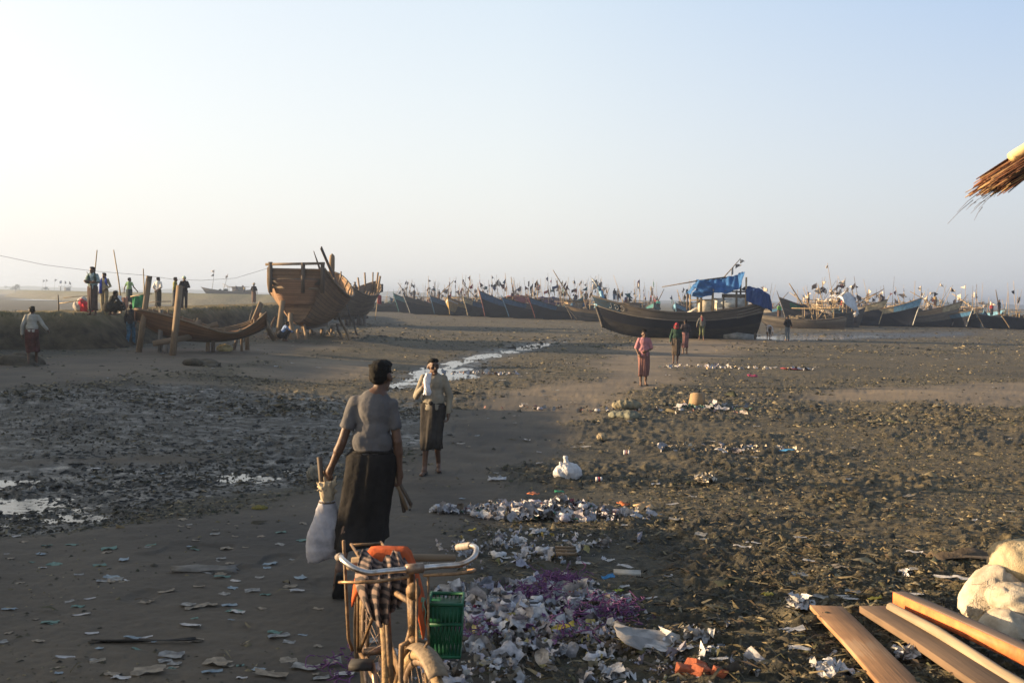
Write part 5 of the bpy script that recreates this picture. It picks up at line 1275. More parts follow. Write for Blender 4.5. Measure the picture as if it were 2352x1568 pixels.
FB('tan-sided boat with a curved pale horn pointing right', 2182, 748, 114, 116, 10, 2.8, 1.7, 1.4, .5, ('tar', 'tan', 'cream'), .86, 26, 3, None, None, .95, curve=.5, stemp='grey', rake=1.0,
   extra=lambda t, H, dz, rng: link('bow_side', H.skin(.45, 1, .32, .70, 16, 4, .02).mesh('b', True), PAINTS['grey'], t))
FB('dark boat with a furled pale sail behind the curved horn', 2200, 744, 122, 130, 9, 2.6, 1.3, 1.1, .5, ('tar', 'tan', None), .86, 27, 3, None, None, .6)
FB('bow-on boat painted blue along its upper strake', 2218, 751, 112, 182, 8.5, 2.9, 1.35, .7, .5, ('tar', 'blue', 'blue'), .5, 28, 3, None, ((.5, 0, 1.2), (-3.5, -3.6, 4.2)), .4, stemp='white')
FB('narrow bow-on boat with pale blue bow next to the blue boat', 2252, 753, 112, 195, 8, 2.4, 1.25, .7, .4, ('tar', 'dark', 'lightblue'), .9, 29, 2, None, None, .4)
FB('long low black boat running off to the right', 2262, 755, 110, 238, 11, 2.4, 1.15, .55, .4, ('tar', 'tar', None), .8, 30, 3, None, ((2.5, 0, 1.2), (4.8, .8, 4.4)), .25, nflag=1)
FB('low black boat at the right edge with a bare tan stem', 2322, 757, 108, 245, 11, 2.4, 1.1, .5, .4, ('tar', 'tar', None), .8, 31, 3, None, None, .25, stemp='tan')
# ---- beyond the far bank
fbp = at_y(540, 674, 236)
FB('hazy boat with two flag poles beyond the far bank', 478, 676, 232, 265, 10, 2.4, 1.3, .8, .5, ('dark', 'grey', None), .8, 33, 0, ('box', 'grey'), ((-2, 0, 1.5), (1.5, 0, 3.0)), .3, z=1.75, group='boats beyond the far bank',
   extra=lambda t, H, dz, rng: (pole(t, (4, 0, dz), (3.4, 0, 6.3), .05, BAMBOODK, 'flag_pole', [(.97, .8, .8, FLAGS[2], 'tri'), (.82, .9, .7, FLAGS[5], 'tri')], rng), pole(t, (1.5, 0, dz), (.2, .3, 5.4), .05, BAMBOODK, 'flag_pole', [(.95, .7, .6, FLAGS[5], 'sq')], rng)))
sp = at_y(150, 663, 480)
t = thing('open_shelter', 'hazy open-sided shelter on the far bank at the left', 'shelter', (sp.x, sp.y, 2.1))
mb = MB(); mb.box((0, 0, 2.3), (5.4, 3, .25)); mb.build('roof', WOODDARK, t)
for x in (-2.3, 2.3): MB().beam((x, 0, -.3), (x, 0, 2.3), .3).build('post', WOODDARK, t)
MB().box((1.0, 0, .9), (2.2, 1.5, 1.7)).build('wall', WOODDARK, t)
for k, (u, v, fm) in enumerate(((97, 641, 5), (104, 640, 5), (124, 640, 5), (140, 643, 4), (147, 644, 0), (157, 645, 0))):
    b = at_y(u, 664, 470); q = at_y(u, v, 470)
    t = thing('flag_pole', ['leftmost thin hazy flag pole on the far bank', 'second thin hazy flag pole from the left on the far bank', 'hazy pole with a ragged pale flag left of the shelter', 'hazy pole with a slate flag above the shelter roof', 'hazy pole with a dark flag above the shelter middle', 'rightmost hazy pole with a dark square flag above the shelter'][k], 'flag pole', (b.x, b.y, 1.6), 0, 'flag poles on the far bank')
    rng = random.Random(k); pole(t, (0, 0, 0), (.4, 0, q.z - 1.6), .05, BAMBOODK, 'pole', [(.97, 1.1, 1.3, FLAGS[fm], 'sq' if k > 2 else 'tri')], rng)

# ---- people aboard and about the far boats
def aboard(label, u, v, dist, face, tc, lc, pose=None, h=1.6, vox=.03):
    p = at_y(u, v, dist); person(label, p, face, h, pose, ('shirt', cloth('far_%s' % tc, {'white': (.55, .53, .5), 'red': (.42, .05, .05), 'dark': (.04, .04, .045), 'teal': (.08, .32, .28), 'tan': (.42, .30, .14), 'orange': (.5, .14, .05), 'blue': (.08, .16, .34), 'green': (.12, .32, .06)}[tc], .25)),
           ('longyi', cloth('farlow_%s' % lc, {'dark': (.04, .035, .04), 'blue': (.05, .10, .18), 'brown': (.10, .06, .04)}[lc], .3)), voxel=vox, group='people about the far boats')
aboard('bare-looking figure in tan standing high amid the far rigging beside a pale sack', 1383, 690, 139, 170, 'tan', 'brown')
aboard('dark figure standing beside the horn of the tarpaulin boat', 1345, 699, 122, 190, 'dark', 'brown')
aboard('dark-shirted figure on a far boat above the tarpaulin boat bow', 1411, 693, 120, 20, 'dark', 'blue')
aboard('white-shirted figure next to the dark-shirted one on a far boat', 1419, 693, 120, 160, 'white', 'blue')
aboard('figure in a teal shirt sitting on a far boat above the tarpaulin boat waist', 1512, 705, 122, 170, 'teal', 'dark', SIT)
aboard('dark figure standing in the rigging at the left of the far row', 951, 690, 140, 180, 'dark', 'dark')
aboard('dark figure standing in the rigging near the ochre boat', 1008, 692, 137, 150, 'dark', 'brown')
aboard('figure in brown on the brown boat beside its leaning boom', 1856, 706, 104, 60, 'tan', 'brown')
aboard('figure in green climbing beside the brown boat bow', 1789, 734, 101, 15, 'green', 'brown')
aboard('child in a red shirt at the stern of the brown boat', 1902, 746, 103, 170, 'red', 'dark', None, 1.1)
aboard('figure in orange red climbing over the small blue-stemmed boat', 1926, 705, 113, 30, 'orange', 'dark')
aboard('figure in bright red stooping on the boat right of the small blue-stemmed boat', 1940, 712, 114, 80, 'red', 'dark', BEND)
aboard('person in pale blue walking in front of the tan-bowed boat', 1964, 748, 104, 180, 'white', 'dark', FRONT)
aboard('person in red on the long low black boat', 2277, 729, 111, 190, 'red', 'dark')
aboard('figure on the tan-sided boat with curved horn', 2147, 708, 118, 180, 'tan', 'brown')
aboard('person in dark clothes standing in the black boat at the right edge', 2294, 722, 109, 200, 'dark', 'dark')
aboard('distant pale figure walking below the far bank', 540, 691, 205, 180, 'white', 'blue', None, 1.55, .05)
aboard('distant figure standing at the end of the hazy boat', 561, 674, 226, 180, 'tan', 'dark', None, 1.6, .05)
# ------------------------------------------------------------------ unfinished boats on the left
def local_frame(u, v, dist, head):
    p = at_y(u, v, dist); dv = Vector((math.sin(R(head)), math.cos(R(head)), 0)); return p, dv
def big_hull():
    """the large unfinished hull, its stern turned to us"""
    L, B = 11.0, 3.9
    c = at_y(723, 770, 53.0); gz = float(g0(c.x, c.y)); head = -2.5
    t = thing('unfinished_boat', 'large unfinished plank hull on props, its high square stern turned to the camera', 'boat', (c.x, c.y, gz), math.pi / 2 - R(head), 'unfinished wooden hulls')
    H = Hull(L, B, 1.55, 1.45, 1.30, .9, .25, .8, .66, .55, .42, bp=.66, fine=.62, sternkeel=.25); kz = .50
    def lift(mb): 
        for a in mb.v: a[:, 2] += kz
        return mb
    lift(H.skin(0, 1, 0, 1, 44, 14)).build('planking', WOODNEW, t, True, thick=.06)
    lift(H.rail(0, 1, 1.0, .07, 34, 0.03)).build('gunwale', TIMBER, t, True)
    # ribs inside
    for k in range(10):
        u = .14 + .80 * k / 9
        for sd in (-1, 1):
            up = .10 if k % 3 else .28
            mb = MB(); pts = [H.pt(u, v, sd, -.07) for v in np.linspace(.25, 1, 7)]; a = Vector(pts[-1]); pts.append(tuple(a + Vector((0, 0, up))))
            lift(mb.tube([(p[0], p[1], p[2] + .03) for p in pts], .042, 5)).build('rib', TIMBER, t)
    lift(H.deck(.05, .9, .30)).build('floor', WOODNEW, t)
    # stern: planked wall with a gallery rail on posts above it
    mb = MB(); P = []; K = []
    for j in range(13):
        v = .34 + (.80 - .34) * j / 12; a = np.array(H.pt(0, v, -1)); b = np.array(H.pt(0, v, 1)); P.append([tuple(a + (b - a) * f + np.array((-.09 - .10 * math.sin(math.pi * f), 0, 0))) for f in np.linspace(-.02, 1.02, 7)]); K.append([(f * 2.4, j * .14, 0) for f in np.linspace(0, 1, 7)])
    lift(mb.grid(P, K)).build('transom', WOODORANGE if False else plank_mat('transom_planks', (.24, .13, .07), (.095, .048, .028), .15), t, thick=.07)
    lift(H.transom(0, inset=.02)).build('lower_transom', WOODNEW, t)
    zt = H.sheer(0) + kz; hb = H.beam(0)
    MB().box((-L / 2 - .30, 0, zt - .62), (.07, hb * 2 - .1, .30)).build('stern_board', TIMBERDARK, t)
    for y in (-hb + .05, -hb * .25, hb - .08): MB().beam((-L / 2 - .32, y, zt - 1.15), (-L / 2 - .34, y, zt + .28), .17).build('stern_post', TIMBERDARK, t)
    MB().beam((-L / 2 - .36, -hb - .05, zt + .26), (-L / 2 - .34, hb + .15, zt + .16), .14, .12).build('stern_rail', TIMBER, t)
    MB().beam((-L / 2 - .30, -hb + .25, zt - .95), (-L / 2 - .30, hb - .1, zt - .90), .09, .12).build('stern_rail', TIMBER, t)
    # the long loose plank rising off the quarter
    a = Vector(H.pt(.20, 1.0, -1)); a.z += kz + .05; b = Vector((-L / 2 - .2, -hb + .15 - .0, zt + 1.0))
    MB().beam(a + Vector((.6, 0, -.35)), b, .06, .16).build('raised_plank', TIMBERDARK, t)
    # bow: split stem and side wing
    q = Vector(H.pt(1, 1, 1)); q.z += kz
    lift(MB().tube([Vector(H.pt(1, j / 8, 1)) for j in range(9)], .13, 6)).build('stem_post', TIMBER, t, True)
    MB().tube([q + Vector((-.1, 0, -.3)), q + Vector((0, 0, .75)), q + Vector((.02, 0, .95)), q + Vector((.02, 0, 1.08))], [.17, .165, .15, .03], 8).build('stem_head', TIMBER, t)
    MB().beam(q + Vector((-.3, .55, -.2)), q + Vector((-.25, 1.05, 1.2)), .30, .10, taper=.25).build('bow_wing', TIMBERDARK, t)
    lift(H.skin(.84, .985, .84, .99, 8, 3, -.05)).build('breast_board', WOODNEW, t, True)
    # keel and props
    MB().box((.2, 0, kz - .02), (L * .72, .2, .24)).build('keel', TIMBERDARK, t)
    rng = random.Random(8)
    return t, H, kz
BH, HBH, KZ = big_hull()
def prop(label, u0, v0, d0, u1, v1, d1, w_=.13, m=None, rnd=False, group='timber props under the unfinished hulls', name='timber_prop', h=None):
    """a prop from its foot (u0, v0) at depth d0 to its head (u1, v1) at depth d1"""
    a = at_y(u0, v0, d0); a.z = float(g0(a.x, a.y)) - .1; b = at_y(u1, v1, d1)
    o = (MB().tube([(0, 0, 0), tuple((b - a) * .35 + Vector((.03, 0, 0))), tuple((b - a) * .7 + Vector((-.03, 0, 0))), tuple(b - a)], [w_ * .55, w_ * .5, w_ * .5, w_ * .45], 7) if rnd else MB().beam((0, 0, 0), b - a, w_, h)).build(name, m or TIMBER, None, rnd)
    o.location = a; tag(o, label, 'timber prop' if name == 'timber_prop' else 'post', group); return o
prop('tall squared post standing against the stern of the large hull', 637, 788, 46.6, 649, 690, 46.6, .20, TIMBER)
prop('thick crooked post propping the stern of the large hull', 672, 788, 46.8, 667, 720, 47.4, .26, TIMBER, True)
prop('slim round prop under the near bilge of the large hull', 702, 789, 47.4, 699, 738, 48.6, .15, TIMBER, True)
prop('short prop behind the crooked post under the large hull', 685, 786, 48.2, 684, 758, 49, .16, TIMBER, True)
prop('short prop under the keel of the large hull, left of the middle', 714, 777, 51, 715, 760, 51.5, .18, TIMBERDARK)
prop('short prop under the keel of the large hull, at the middle', 738, 775, 53, 741, 757, 53.5, .18, TIMBER)
prop('thin prop under the middle of the large hull', 758, 781, 51.5, 757, 755, 52.5, .10, TIMBERDARK, True)
prop('stout short prop under the bow of the large hull', 762, 772, 56, 764, 752, 56.5, .22, TIMBER)
prop('long leaning pole shoring the right side of the large hull', 806, 785, 49.5, 776, 720, 52.6, .14, TIMBER, True)
prop('second leaning pole shoring the right side of the large hull', 786, 785, 49.3, 774, 745, 51.4, .13, TIMBERDARK, True)
prop('long dark pole leaning out between the two hulls', 822, 775, 54.5, 796, 700, 58, .10, TIMBERDARK, True)
prop('pole leaning against the far side of the large hull at left', 612, 777, 50.5, 632, 728, 51.5, .09, TIMBERDARK, True)
prop('heavy plank leaning to the ground left of the stern of the large hull', 633, 790, 45.5, 600, 722, 43.5, .16, TIMBER)
prop('thin stick leaning left of the heavy plank by the bank', 560, 742, 44, 583, 704, 44.5, .07, TIMBERDARK, True)
def second_hull():
    c = at_y(806, 744, 80); gz = float(g0(c.x, c.y)); L = 10.6
    t = thing('unfinished_boat', 'second unfinished plank hull with bare ribs at its bow, behind the large one', 'boat', (c.x, c.y, gz), math.pi / 2 - R(11.0), 'unfinished wooden hulls')
    H = Hull(L, 3.6, 1.75, 1.25, 1.5, .9, .25, .8, .55, .60, .45, bp=.75); kz = .62
    def lift(mb):
        for a in mb.v: a[:, 2] += kz
        return mb
    lift(H.skin(0, 1, 0, 1, 40, 12)).build('planking', plank_mat('older_planks', (.20, .145, .10), (.085, .058, .040), .17), t, True, thick=.06)
    lift(H.rail(0, 1, 1.0, .06, 30, .03)).build('gunwale', TIMBER, t, True)
    lift(H.transom(.3)).build('transom', WOODNEW, t); lift(H.deck(.04, .9, .5)).build('floor', WOODNEW, t)
    rng = random.Random(5)
    for k in range(15):
        u = .15 + .83 * k / 14
        for sd in (-1, 1):
            q = Vector(H.pt(u, .7, sd, -.05)); r_ = Vector(H.pt(u, 1, sd, -.05)); up = rng.uniform(.05, .35) + (.75 if k > 11 else 0)
            q.z += kz; r_.z += kz; MB().beam(q, r_ + Vector((0, 0, up)), .11).build('rib', TIMBER, t)
    lift(MB().tube([Vector(H.pt(1, j / 8, 1)) for j in range(9)], .12, 6)).build('stem_post', TIMBER, t, True)
    MB().box((.2, 0, kz - .04), (L * .7, .2, .24)).build('keel', TIMBERDARK, t)
    return t
second_hull()
for k, (u, lab) in enumerate(((795, 'far left'), (803, 'second'), (813, 'third'), (822, 'fourth'), (828, 'fifth'), (836, 'rightmost'))):
    prop(f'dark prop under the second hull, {lab} of its row', u, 743, 79 - k * .2, u + (1 if k % 2 else -1), 726, 80, .24, TIMBERDARK, k % 2 == 0, 'props under the second hull')
aboard('dark figure leaning over the rail of the second unfinished hull', 815, 692, 82, 60, 'dark', 'brown')
rng_ = random.Random(2)
tq = at_y(862, 700, 100); t_ = thing('flag_pole', 'leaning pole with red and dark striped pennants right of the second hull', 'flag pole', (tq.x, tq.y, .0)); qq = at_y(869, 648, 100)
pole(t_, (0, 0, 0), (qq.x - tq.x, 0, qq.z), .04, BAMBOO, 'pole', [(.97, .5, .9, FLAGS[0], 'sq'), (.72, .5, 1.0, FLAGS[3], 'sq')], rng_)

def crescent():
    """the shallow shell of a small boat just begun"""
    L, B = 4.5, 1.9
    c = at_y(466, 790, 36.2); gz = float(g0(c.x, c.y))
    t = thing('unfinished_boat', 'small shallow shell of orange-brown planks curving up at both ends', 'boat', (c.x, c.y, gz), R(14.0), 'unfinished wooden hulls')
    us = np.linspace(0, 1, 41); ker = np.ones(9) / 9
    sm = lambda xs, ys: np.convolve(np.pad(np.interp(us, xs, ys), 4, mode='reflect', reflect_type='odd'), ker, 'valid')
    ZS = sm([0, .2, .5, .72, .85, 1], [1.52, 1.38, .95, .62, .80, 1.45]); ZK = sm([0, .1, .22, .45, .7, .9, 1], [1.12, .78, .52, .40, .42, .66, .95])
    zsheer = lambda u: float(np.interp(u, us, ZS)); zkeel = lambda u: float(np.interp(u, us, ZK))
    def beam(u): return B / 2 * (1 - .35 * abs(2 * u - .8) ** 2.4)
    def pt(u, v, sd, off=0):
        z0, z1 = zkeel(u), zsheer(u); f = abs(v); return ((u - .5) * L, sd * (beam(u) + off) * f ** .62, z0 + (z1 - z0) * f ** 1.5)
    for sd in (-1, 1):
        P = []; K = []
        for i in range(37):
            u = i / 36; P.append([pt(u, j / 10, sd) for j in range(11)]); K.append([(u * L, j * .125, 0) for j in range(11)])
        MB().grid(P, K, flip=sd < 0).build('planking', WOODORANGE, t, True, thick=.05)
        MB().tube([pt(i / 24, 1, sd, .02) for i in range(25)], .035, 6).build('gunwale', TIMBER, t, True)
    for k in range(8):
        u = .10 + .80 * k / 7
        for sd in (-1, 1): MB().tube([(lambda p: (p[0], p[1] * .93, p[2] + .03))(pt(u, v, sd)) for v in np.linspace(0, 1, 6)] + [(lambda p: (p[0] + .02, p[1] * .95, p[2] + .05 + .10 * (k % 2)))(pt(u, 1, sd))], .032, 5).build('rib', TIMBER, t, True)
    # loose bent planks inside and ends
    for k in range(3): MB().tube([(x, .25 - .3 * k + .1 * x * .3, zkeel(x / L + .5) + .28 + .06 * k + .10 * abs(x) * .5) for x in np.linspace(-.2 + .25 * k, 1.9, 10)], .05, 5, flat=.5).build('loose_plank', TIMBER, t)
    q = pt(1, 1, 1)
    MB().grid([[(L / 2 - .02, y, z) for y in np.linspace(-beam(1), beam(1), 5)] for z in (zsheer(1) - .5, zsheer(1))]).build('end_board', WOODNEW, t, thick=.05)
    MB().grid([[(-L / 2 + .02, y, z) for y in np.linspace(-beam(0), beam(0), 5)] for z in (zsheer(0) - .42, zsheer(0) + .04)]).build('end_board', plank_mat('red_board', (.20, .075, .045), (.10, .035, .022), .2), t, thick=.05)
    MB().tube([(x, 0, zkeel(x / L + .5) - .03) for x in np.linspace(-L / 2, L / 2, 18)], .06, 6).build('keel', TIMBERDARK, t, True)
    for x0, y0, dx, dy, dz in ((1.75, -.1, .3, .3, .75), (-.6, .5, .5, .2, .25), (-.1, .45, .6, .1, .22)):
        MB().beam((x0, y0, zkeel(x0 / L + .5) + .35), (x0 + dx, y0 + dy, zkeel(x0 / L + .5) + .35 + dz), .06, .2).build('loose_plank', TIMBER, t)
    return t
crescent()
prop('tall squared post leaning right at the left end of the small shell', 318, 806, 35.0, 343, 634, 35.2, .17, TIMBER, False, 'posts around the small shell', 'timber_post')
prop('tall squared post leaning right in front of the small shell', 396, 818, 33.6, 413, 656, 34.2, .17, TIMBER, False, 'posts around the small shell', 'timber_post')
prop('weathered grey post under the left end of the small shell', 367, 806, 35.2, 370, 712, 35.6, .15, WOODGREY, False, 'posts around the small shell', 'timber_post')
prop('short grey post behind the leaning post in front of the shell', 384, 810, 34.8, 385, 778, 35, .14, WOODGREY, False, 'posts around the small shell', 'timber_post')
prop('short sunlit prop under the middle of the small shell', 477, 803, 36.2, 478, 774, 36.3, .13, TIMBER, False, 'posts around the small shell', 'timber_post')
prop('short dark prop beside the sunlit one under the small shell', 489, 804, 36.2, 490, 772, 36.3, .13, TIMBERDARK, False, 'posts around the small shell', 'timber_post')
prop('thin prop on a block under the right end of the small shell', 555, 800, 37.2, 555, 762, 37.4, .09, TIMBER, False, 'posts around the small shell', 'timber_post')
prop('pale stout prop under the right end of the small shell', 568, 791, 38, 569, 757, 38, .13, TIMBER, False, 'posts around the small shell', 'timber_post')
prop('dark stick leaning under the right half of the small shell', 536, 786, 37.6, 546, 768, 37.8, .08, TIMBERDARK, False, 'posts around the small shell', 'timber_post')
prop('plank propped on the foot of the leaning post in front of the shell', 352, 792, 34.4, 438, 774, 35.4, .06, TIMBER, False, 'posts around the small shell', 'timber_plank', .16)['category'] = 'plank'
o_ = [o for o in C.objects if o.name.startswith('timber_plank')][-1]; a_ = at_y(352, 789, 34.4); b_ = at_y(440, 773, 35.6); o_.location = a_; o_.data = MB().beam((0, 0, 0), b_ - a_, .05, .20).mesh('timber_plank'); o_.data.materials.append(TIMBER)
# ------------------------------------------------------------------ things on the bank
def stick(label, u0, v0, u1, v1, d, r=.03, m=None, name='bamboo_pole', cat='bamboo pole', group='bamboo poles on the bank', d1=None):
    a = at_y(u0, v0, d); b = at_y(u1, v1, d1 or d); o = MB().tube([(0, 0, 0), tuple((b - a) * .5 + Vector((.02, 0, .02))), tuple(b - a)], [r, r * .85, r * .65], 6).build(name, m or BAMBOO, None, True); o.location = a; return tag(o, label, cat, group)
stick('tall bamboo pole rising behind the head of the tall man', 208, 700, 223, 574, 38.8, .032)
stick('tall bamboo pole leaning left behind the squatting men', 281, 712, 261, 574, 39.4, .032)
stick('short bamboo pole carrying the wire, right of the green shirt', 331, 706, 329, 617, 45, .035)
stick('short weathered fence stake at the left of the bank', 134, 724, 133, 677, 37.5, .035, BAMBOODK)
stick('upper thin rail running right behind the fence stake', 146, 684, 204, 680, 42, .022, BAMBOODK)
stick('lower bamboo rail tied to the fence stake', 134, 697, 208, 689, 37.6, .022, BAMBOO)
stick('level bamboo rail over the green cloth', 300, 681, 350, 674, 44, .03, BAMBOO)
stick('bamboo rail behind the white shirted man on the bank', 335, 695, 393, 692, 50, .03, BAMBOODK)
stick('dark short stick over the shoulder of the tall man', 206, 640, 199, 624, 37.9, .018, BAMBOODK)
def drape(name, label, cat, corners, m, d, sag=.05, n=10):
    P = []
    (a, b, c_, e) = [at_y(u, v, dd) for u, v, dd in corners]
    for i in range(n + 1):
        f = i / n; l = a.lerp(e, f); r_ = b.lerp(c_, f); row = []
        for j in range(n + 1):
            g = j / n; q = l.lerp(r_, g); row.append((q.x - a.x, q.y - a.y + sag * math.sin(g * 14 + f * 2), q.z - a.z + .02 * math.sin(g * 9)))
        P.append(row)
    o = MB().grid(P).build(name, m, None, True, thick=.015); o.location = a; return tag(o, label, cat)
drape('green_cloth', 'green cloth screen hung from a bamboo rail on the bank', 'cloth', [(303, 682, 44), (331, 677, 44), (330, 707, 44), (304, 709, 44)], cloth('green_screen', (.035, .20, .09), .3, 4), 44, .05)
drape('pink_cloth', 'dusty pink cloth hung behind the green shirted man', 'cloth', [(280, 684, 43.6), (293, 681, 43.6), (292, 712, 43.6), (282, 712, 43.6)], cloth('dusty_pink', (.34, .19, .14), .3, 4), 44, .05)
def bundle(label, u, v, d, w_, h, cols, seed):
    p = at_y(u, v, d); rng = random.Random(seed); t = thing('cloth_bundle', label, 'bundle', (p.x, p.y, p.z))
    for k, (nm, m) in enumerate(cols):
        mb = MB()
        for _ in range(9): mb.ell((rng.uniform(-w_ / 2, w_ / 2) * (.5 if k else 1) + (.12 if k else 0), rng.uniform(-.1, .1) - .08 * k, rng.uniform(.15, h)), (rng.uniform(.10, .22), .14, rng.uniform(.12, .25)), Matrix.Rotation(rng.uniform(0, 3), 3, 'Y'), 8, 6)
        link(nm, remeshed(mb, .03, 2, .03, 8, seed + k), m, t)
bundle('heap of pale cloth with a red cloth showing, beside the tall man on the bank', 193, 716, 38.6, .6, .42, [('pale_cloth', cloth('pale_sacking', (.42, .38, .34), .3, 6)), ('red_cloth', cloth('bright_red', (.48, .03, .05), .3, 6))], 4)
def wire():
    P = [at_y(u, v, d) for u, v, d in ((-60, 573, 38), (0, 587, 39), (100, 608, 40), (210, 622, 42), (330, 632, 45), (395, 641, 46), (462, 644, 46.5), (540, 639, 46.8), (622, 614, 47.2))]
    a = P[0]; o = MB().tube([tuple(p - a) for p in P], .007, 5).build('wire', BAMBOODK, None, True); o.location = a; tag(o, 'thin wire sagging from the left edge to the stern of the large hull', 'wire')
wire()
def mound(label, u, v, size, seed, m, name='mud_mound', cat='mud mound'):
    p = gp(u, v); rng = random.Random(seed); mb = MB()
    for _ in range(9): mb.ell((rng.uniform(-.8, .8) * size[0], rng.uniform(-.7, .7) * size[1], rng.uniform(-.2, .5) * size[2]), (size[0] * rng.uniform(.4, .8), size[1] * rng.uniform(.4, .8), size[2] * rng.uniform(.3, .6)), None, 9, 6)
    o = link(name, remeshed(mb, min(size) * .12, 2, min(size) * .16, 2.2, seed), m); o.location = (p.x, p.y, float(g0(p.x, p.y))); tag(o, label, cat); return o
EARTH = mat('mound_earth', (.075, .062, .043), .95, .45, 3, .7, 14)
mound('dark mud hummock at the foot of the bank by the left edge', 10, 835, (1.0, .5, .42), 1, EARTH)
mound('small dark hump of mud below the small shell', 462, 838, (.55, .35, .22), 3, EARTH)
# ------------------------------------------------------------------ bicycle in the foreground
def muddy_metal():
    return mat('rusty_frame', (.17, .10, .045), .6, .55, 16, .3, 60, metal=.2, spec=.35, col2=(.045, .030, .020))
RUST = muddy_metal(); MUDTAN = mat('dried_mud_tyre', (.30, .20, .10), .85, .35, 25, .4, 90, col2=(.16, .105, .06))
CHROME = mat('worn_chrome', (.62, .58, .54), .28, .25, 18, .06, 60, metal=.9, spec=.5, col2=(.30, .22, .16))
STEEL = mat('dull_steel', (.30, .22, .16), .45, .4, 30, .15, metal=.6, col2=(.13, .08, .05))
def bicycle():
    fd = Vector((.31, -.95, 0)).normalized(); wd = Vector((.38, -.925, 0)).normalized(); ax = Vector((.925, .38, 0)).normalized(); up = Vector((0, 0, 1)); sd = Vector((-fd.y, fd.x, 0))
    RH = Vector((-.635, 4.68, 0)); G = float(g0(-.45, 4.3)) + .02; RH.z = G + .345
    HT = RH + fd * .80; HT.z = G + .868; HB = HT + fd * .06; HB.z = G + .72
    FH = HB + fd * .04 + wd * .13; FH.z = G + .345
    ST = RH + fd * .27; ST.z = G + .765; BB = RH + fd * .46; BB.z = G + .29
    O = Vector((RH.x, RH.y, G)); t = thing('bicycle', 'old rusty bicycle with chrome handlebars facing the camera in the foreground', 'bicycle', O)
    def B(nm, fn, m, smooth=True, par=t, **k):
        mb = MB(); fn(mb); o = mb.build(nm, m, par, smooth, **k); 
        if par is t: o.location = -O
        return o
    # frame, one welded piece
    def fr(m):
        m.tube([ST, BB], .0135, 10); m.tube([HT - up * .05, ST - up * .03], .013, 10); m.tube([HB + up * .03, BB], .0155, 10); m.tube([HT + up * .01, HB - up * .01], .019, 12); m.ell(BB, (.035, .035, .035))
        for s in (-1, 1):
            m.tube([ST - up * .03, RH + sd * s * .065 + up * .01], .0075, 8); m.tube([BB + sd * s * .03, RH + sd * s * .065], .010, 8)
        m.tube([ST, ST + up * .07], .013, 8)
    B('frame', fr, RUST)
    def fk(m):
        side = Vector((-wd.y, wd.x, 0)); cr = HB - up * .03 + wd * .01
        m.ell(cr, (.024, .024, .016))
        for s in (-1, 1): m.tube([cr + side * s * .005, cr + side * s * .05 - up * .015, cr + side * s * .052 - up * .15, FH + side * s * .05], [.011, .012, .011, .008], 8)
    B('fork', fk, RUST)
    def wheel(hub, dirv, nm):
        side = Vector((-dirv.y, dirv.x, 0)); e = bpy.data.objects.new(nm, None); C.objects.link(e); e.parent = t; e.location = hub - O
        ring = lambda r, n=48: [dirv * (r * math.cos(2 * math.pi * k / n)) + up * (r * math.sin(2 * math.pi * k / n)) for k in range(n + 1)]
        B('tyre', lambda m: m.tube(ring(.325), .021, 10, False), MUDTAN, True, e); B('rim', lambda m: m.tube(ring(.297), .011, 8, False, flat=1.4), STEEL, True, e)
        B('hub', lambda m: m.tube([side * -.05, side * .05], .02, 10), STEEL, True, e)
        def sp(m):
            for k in range(28):
                a = 2 * math.pi * k / 28; q = dirv * math.cos(a) + up * math.sin(a); a2 = a + (.35 if k % 2 else -.35); p = dirv * math.cos(a2) + up * math.sin(a2)
                m.tube([p * .02 + side * (.035 if k % 4 < 2 else -.035), q * .29], .0013, 4)
        B('spokes', sp, STEEL, True, e)
    wheel(RH, fd, 'rear_wheel'); wheel(FH, wd, 'front_wheel')
    def fender(hub, dirv, a0, a1, nm):
        side = Vector((-dirv.y, dirv.x, 0)); P = []
        for k in range(15):
            a = a0 + (a1 - a0) * k / 14; rad = dirv * math.cos(a) + up * math.sin(a)
            P.append([hub + rad * (.368 - .018 * (j / 4) ** 2 * 1.0) + side * .010 * j for j in range(-4, 5)])
        B(nm, lambda m: m.grid([[tuple(q) for q in r] for r in P]), mat('mud_caked_fender', (.20, .15, .095), .7, .4, 16, .3, metal=.2, col2=(.10, .07, .045)), True, thick=.002)
    fender(FH, wd, R(62), R(112), 'front_fender'); fender(RH, fd, R(70), R(215), 'rear_fender')
    BC = HT + up * .10 + wd * .05; bd = -wd
    B('stem', lambda m: (m.tube([HT, HT + up * .09, BC], [.013, .014, .014], 8), m.tube([BC - ax * .035, BC + ax * .035], .020, 10)), STEEL)
    def bar(s): return [BC, BC + ax * s * .12, BC + ax * s * .19 + up * .004 + wd * .012, BC + ax * s * .245 + up * .025 + wd * .005, BC + ax * s * .275 + up * .045 - wd * .045, BC + ax * s * .272 + up * .045 - wd * .10, BC + ax * s * .262 + up * .030 - wd * .155, BC + ax * s * .255 + up * .012 - wd * .215]
    def sm(pts, n=5):
        out = []
        for i in range(len(pts) - 1):
            p0 = pts[max(i - 1, 0)]; p1 = pts[i]; p2 = pts[i + 1]; p3 = pts[min(i + 2, len(pts) - 1)]
            for k in range(n):
                f = k / n; out.append(.5 * ((2 * p1) + (-p0 + p2) * f + (2 * p0 - 5 * p1 + 4 * p2 - p3) * f * f + (-p0 + 3 * p1 - 3 * p2 + p3) * f ** 3))
        return out + [pts[-1]]
    L_ = sm(bar(-1)); R_ = sm(bar(1)); hb = [p for p in L_[::-1]][:-1] + R_
    B('handlebar', lambda m: m.tube(hb, .0112, 12), CHROME)
    for s in (L_, R_): B('grip', lambda m: m.tube(s[-11:], .0150, 12), mat('grey_grip', (.26, .22, .19), .6, .3, 20, .2))
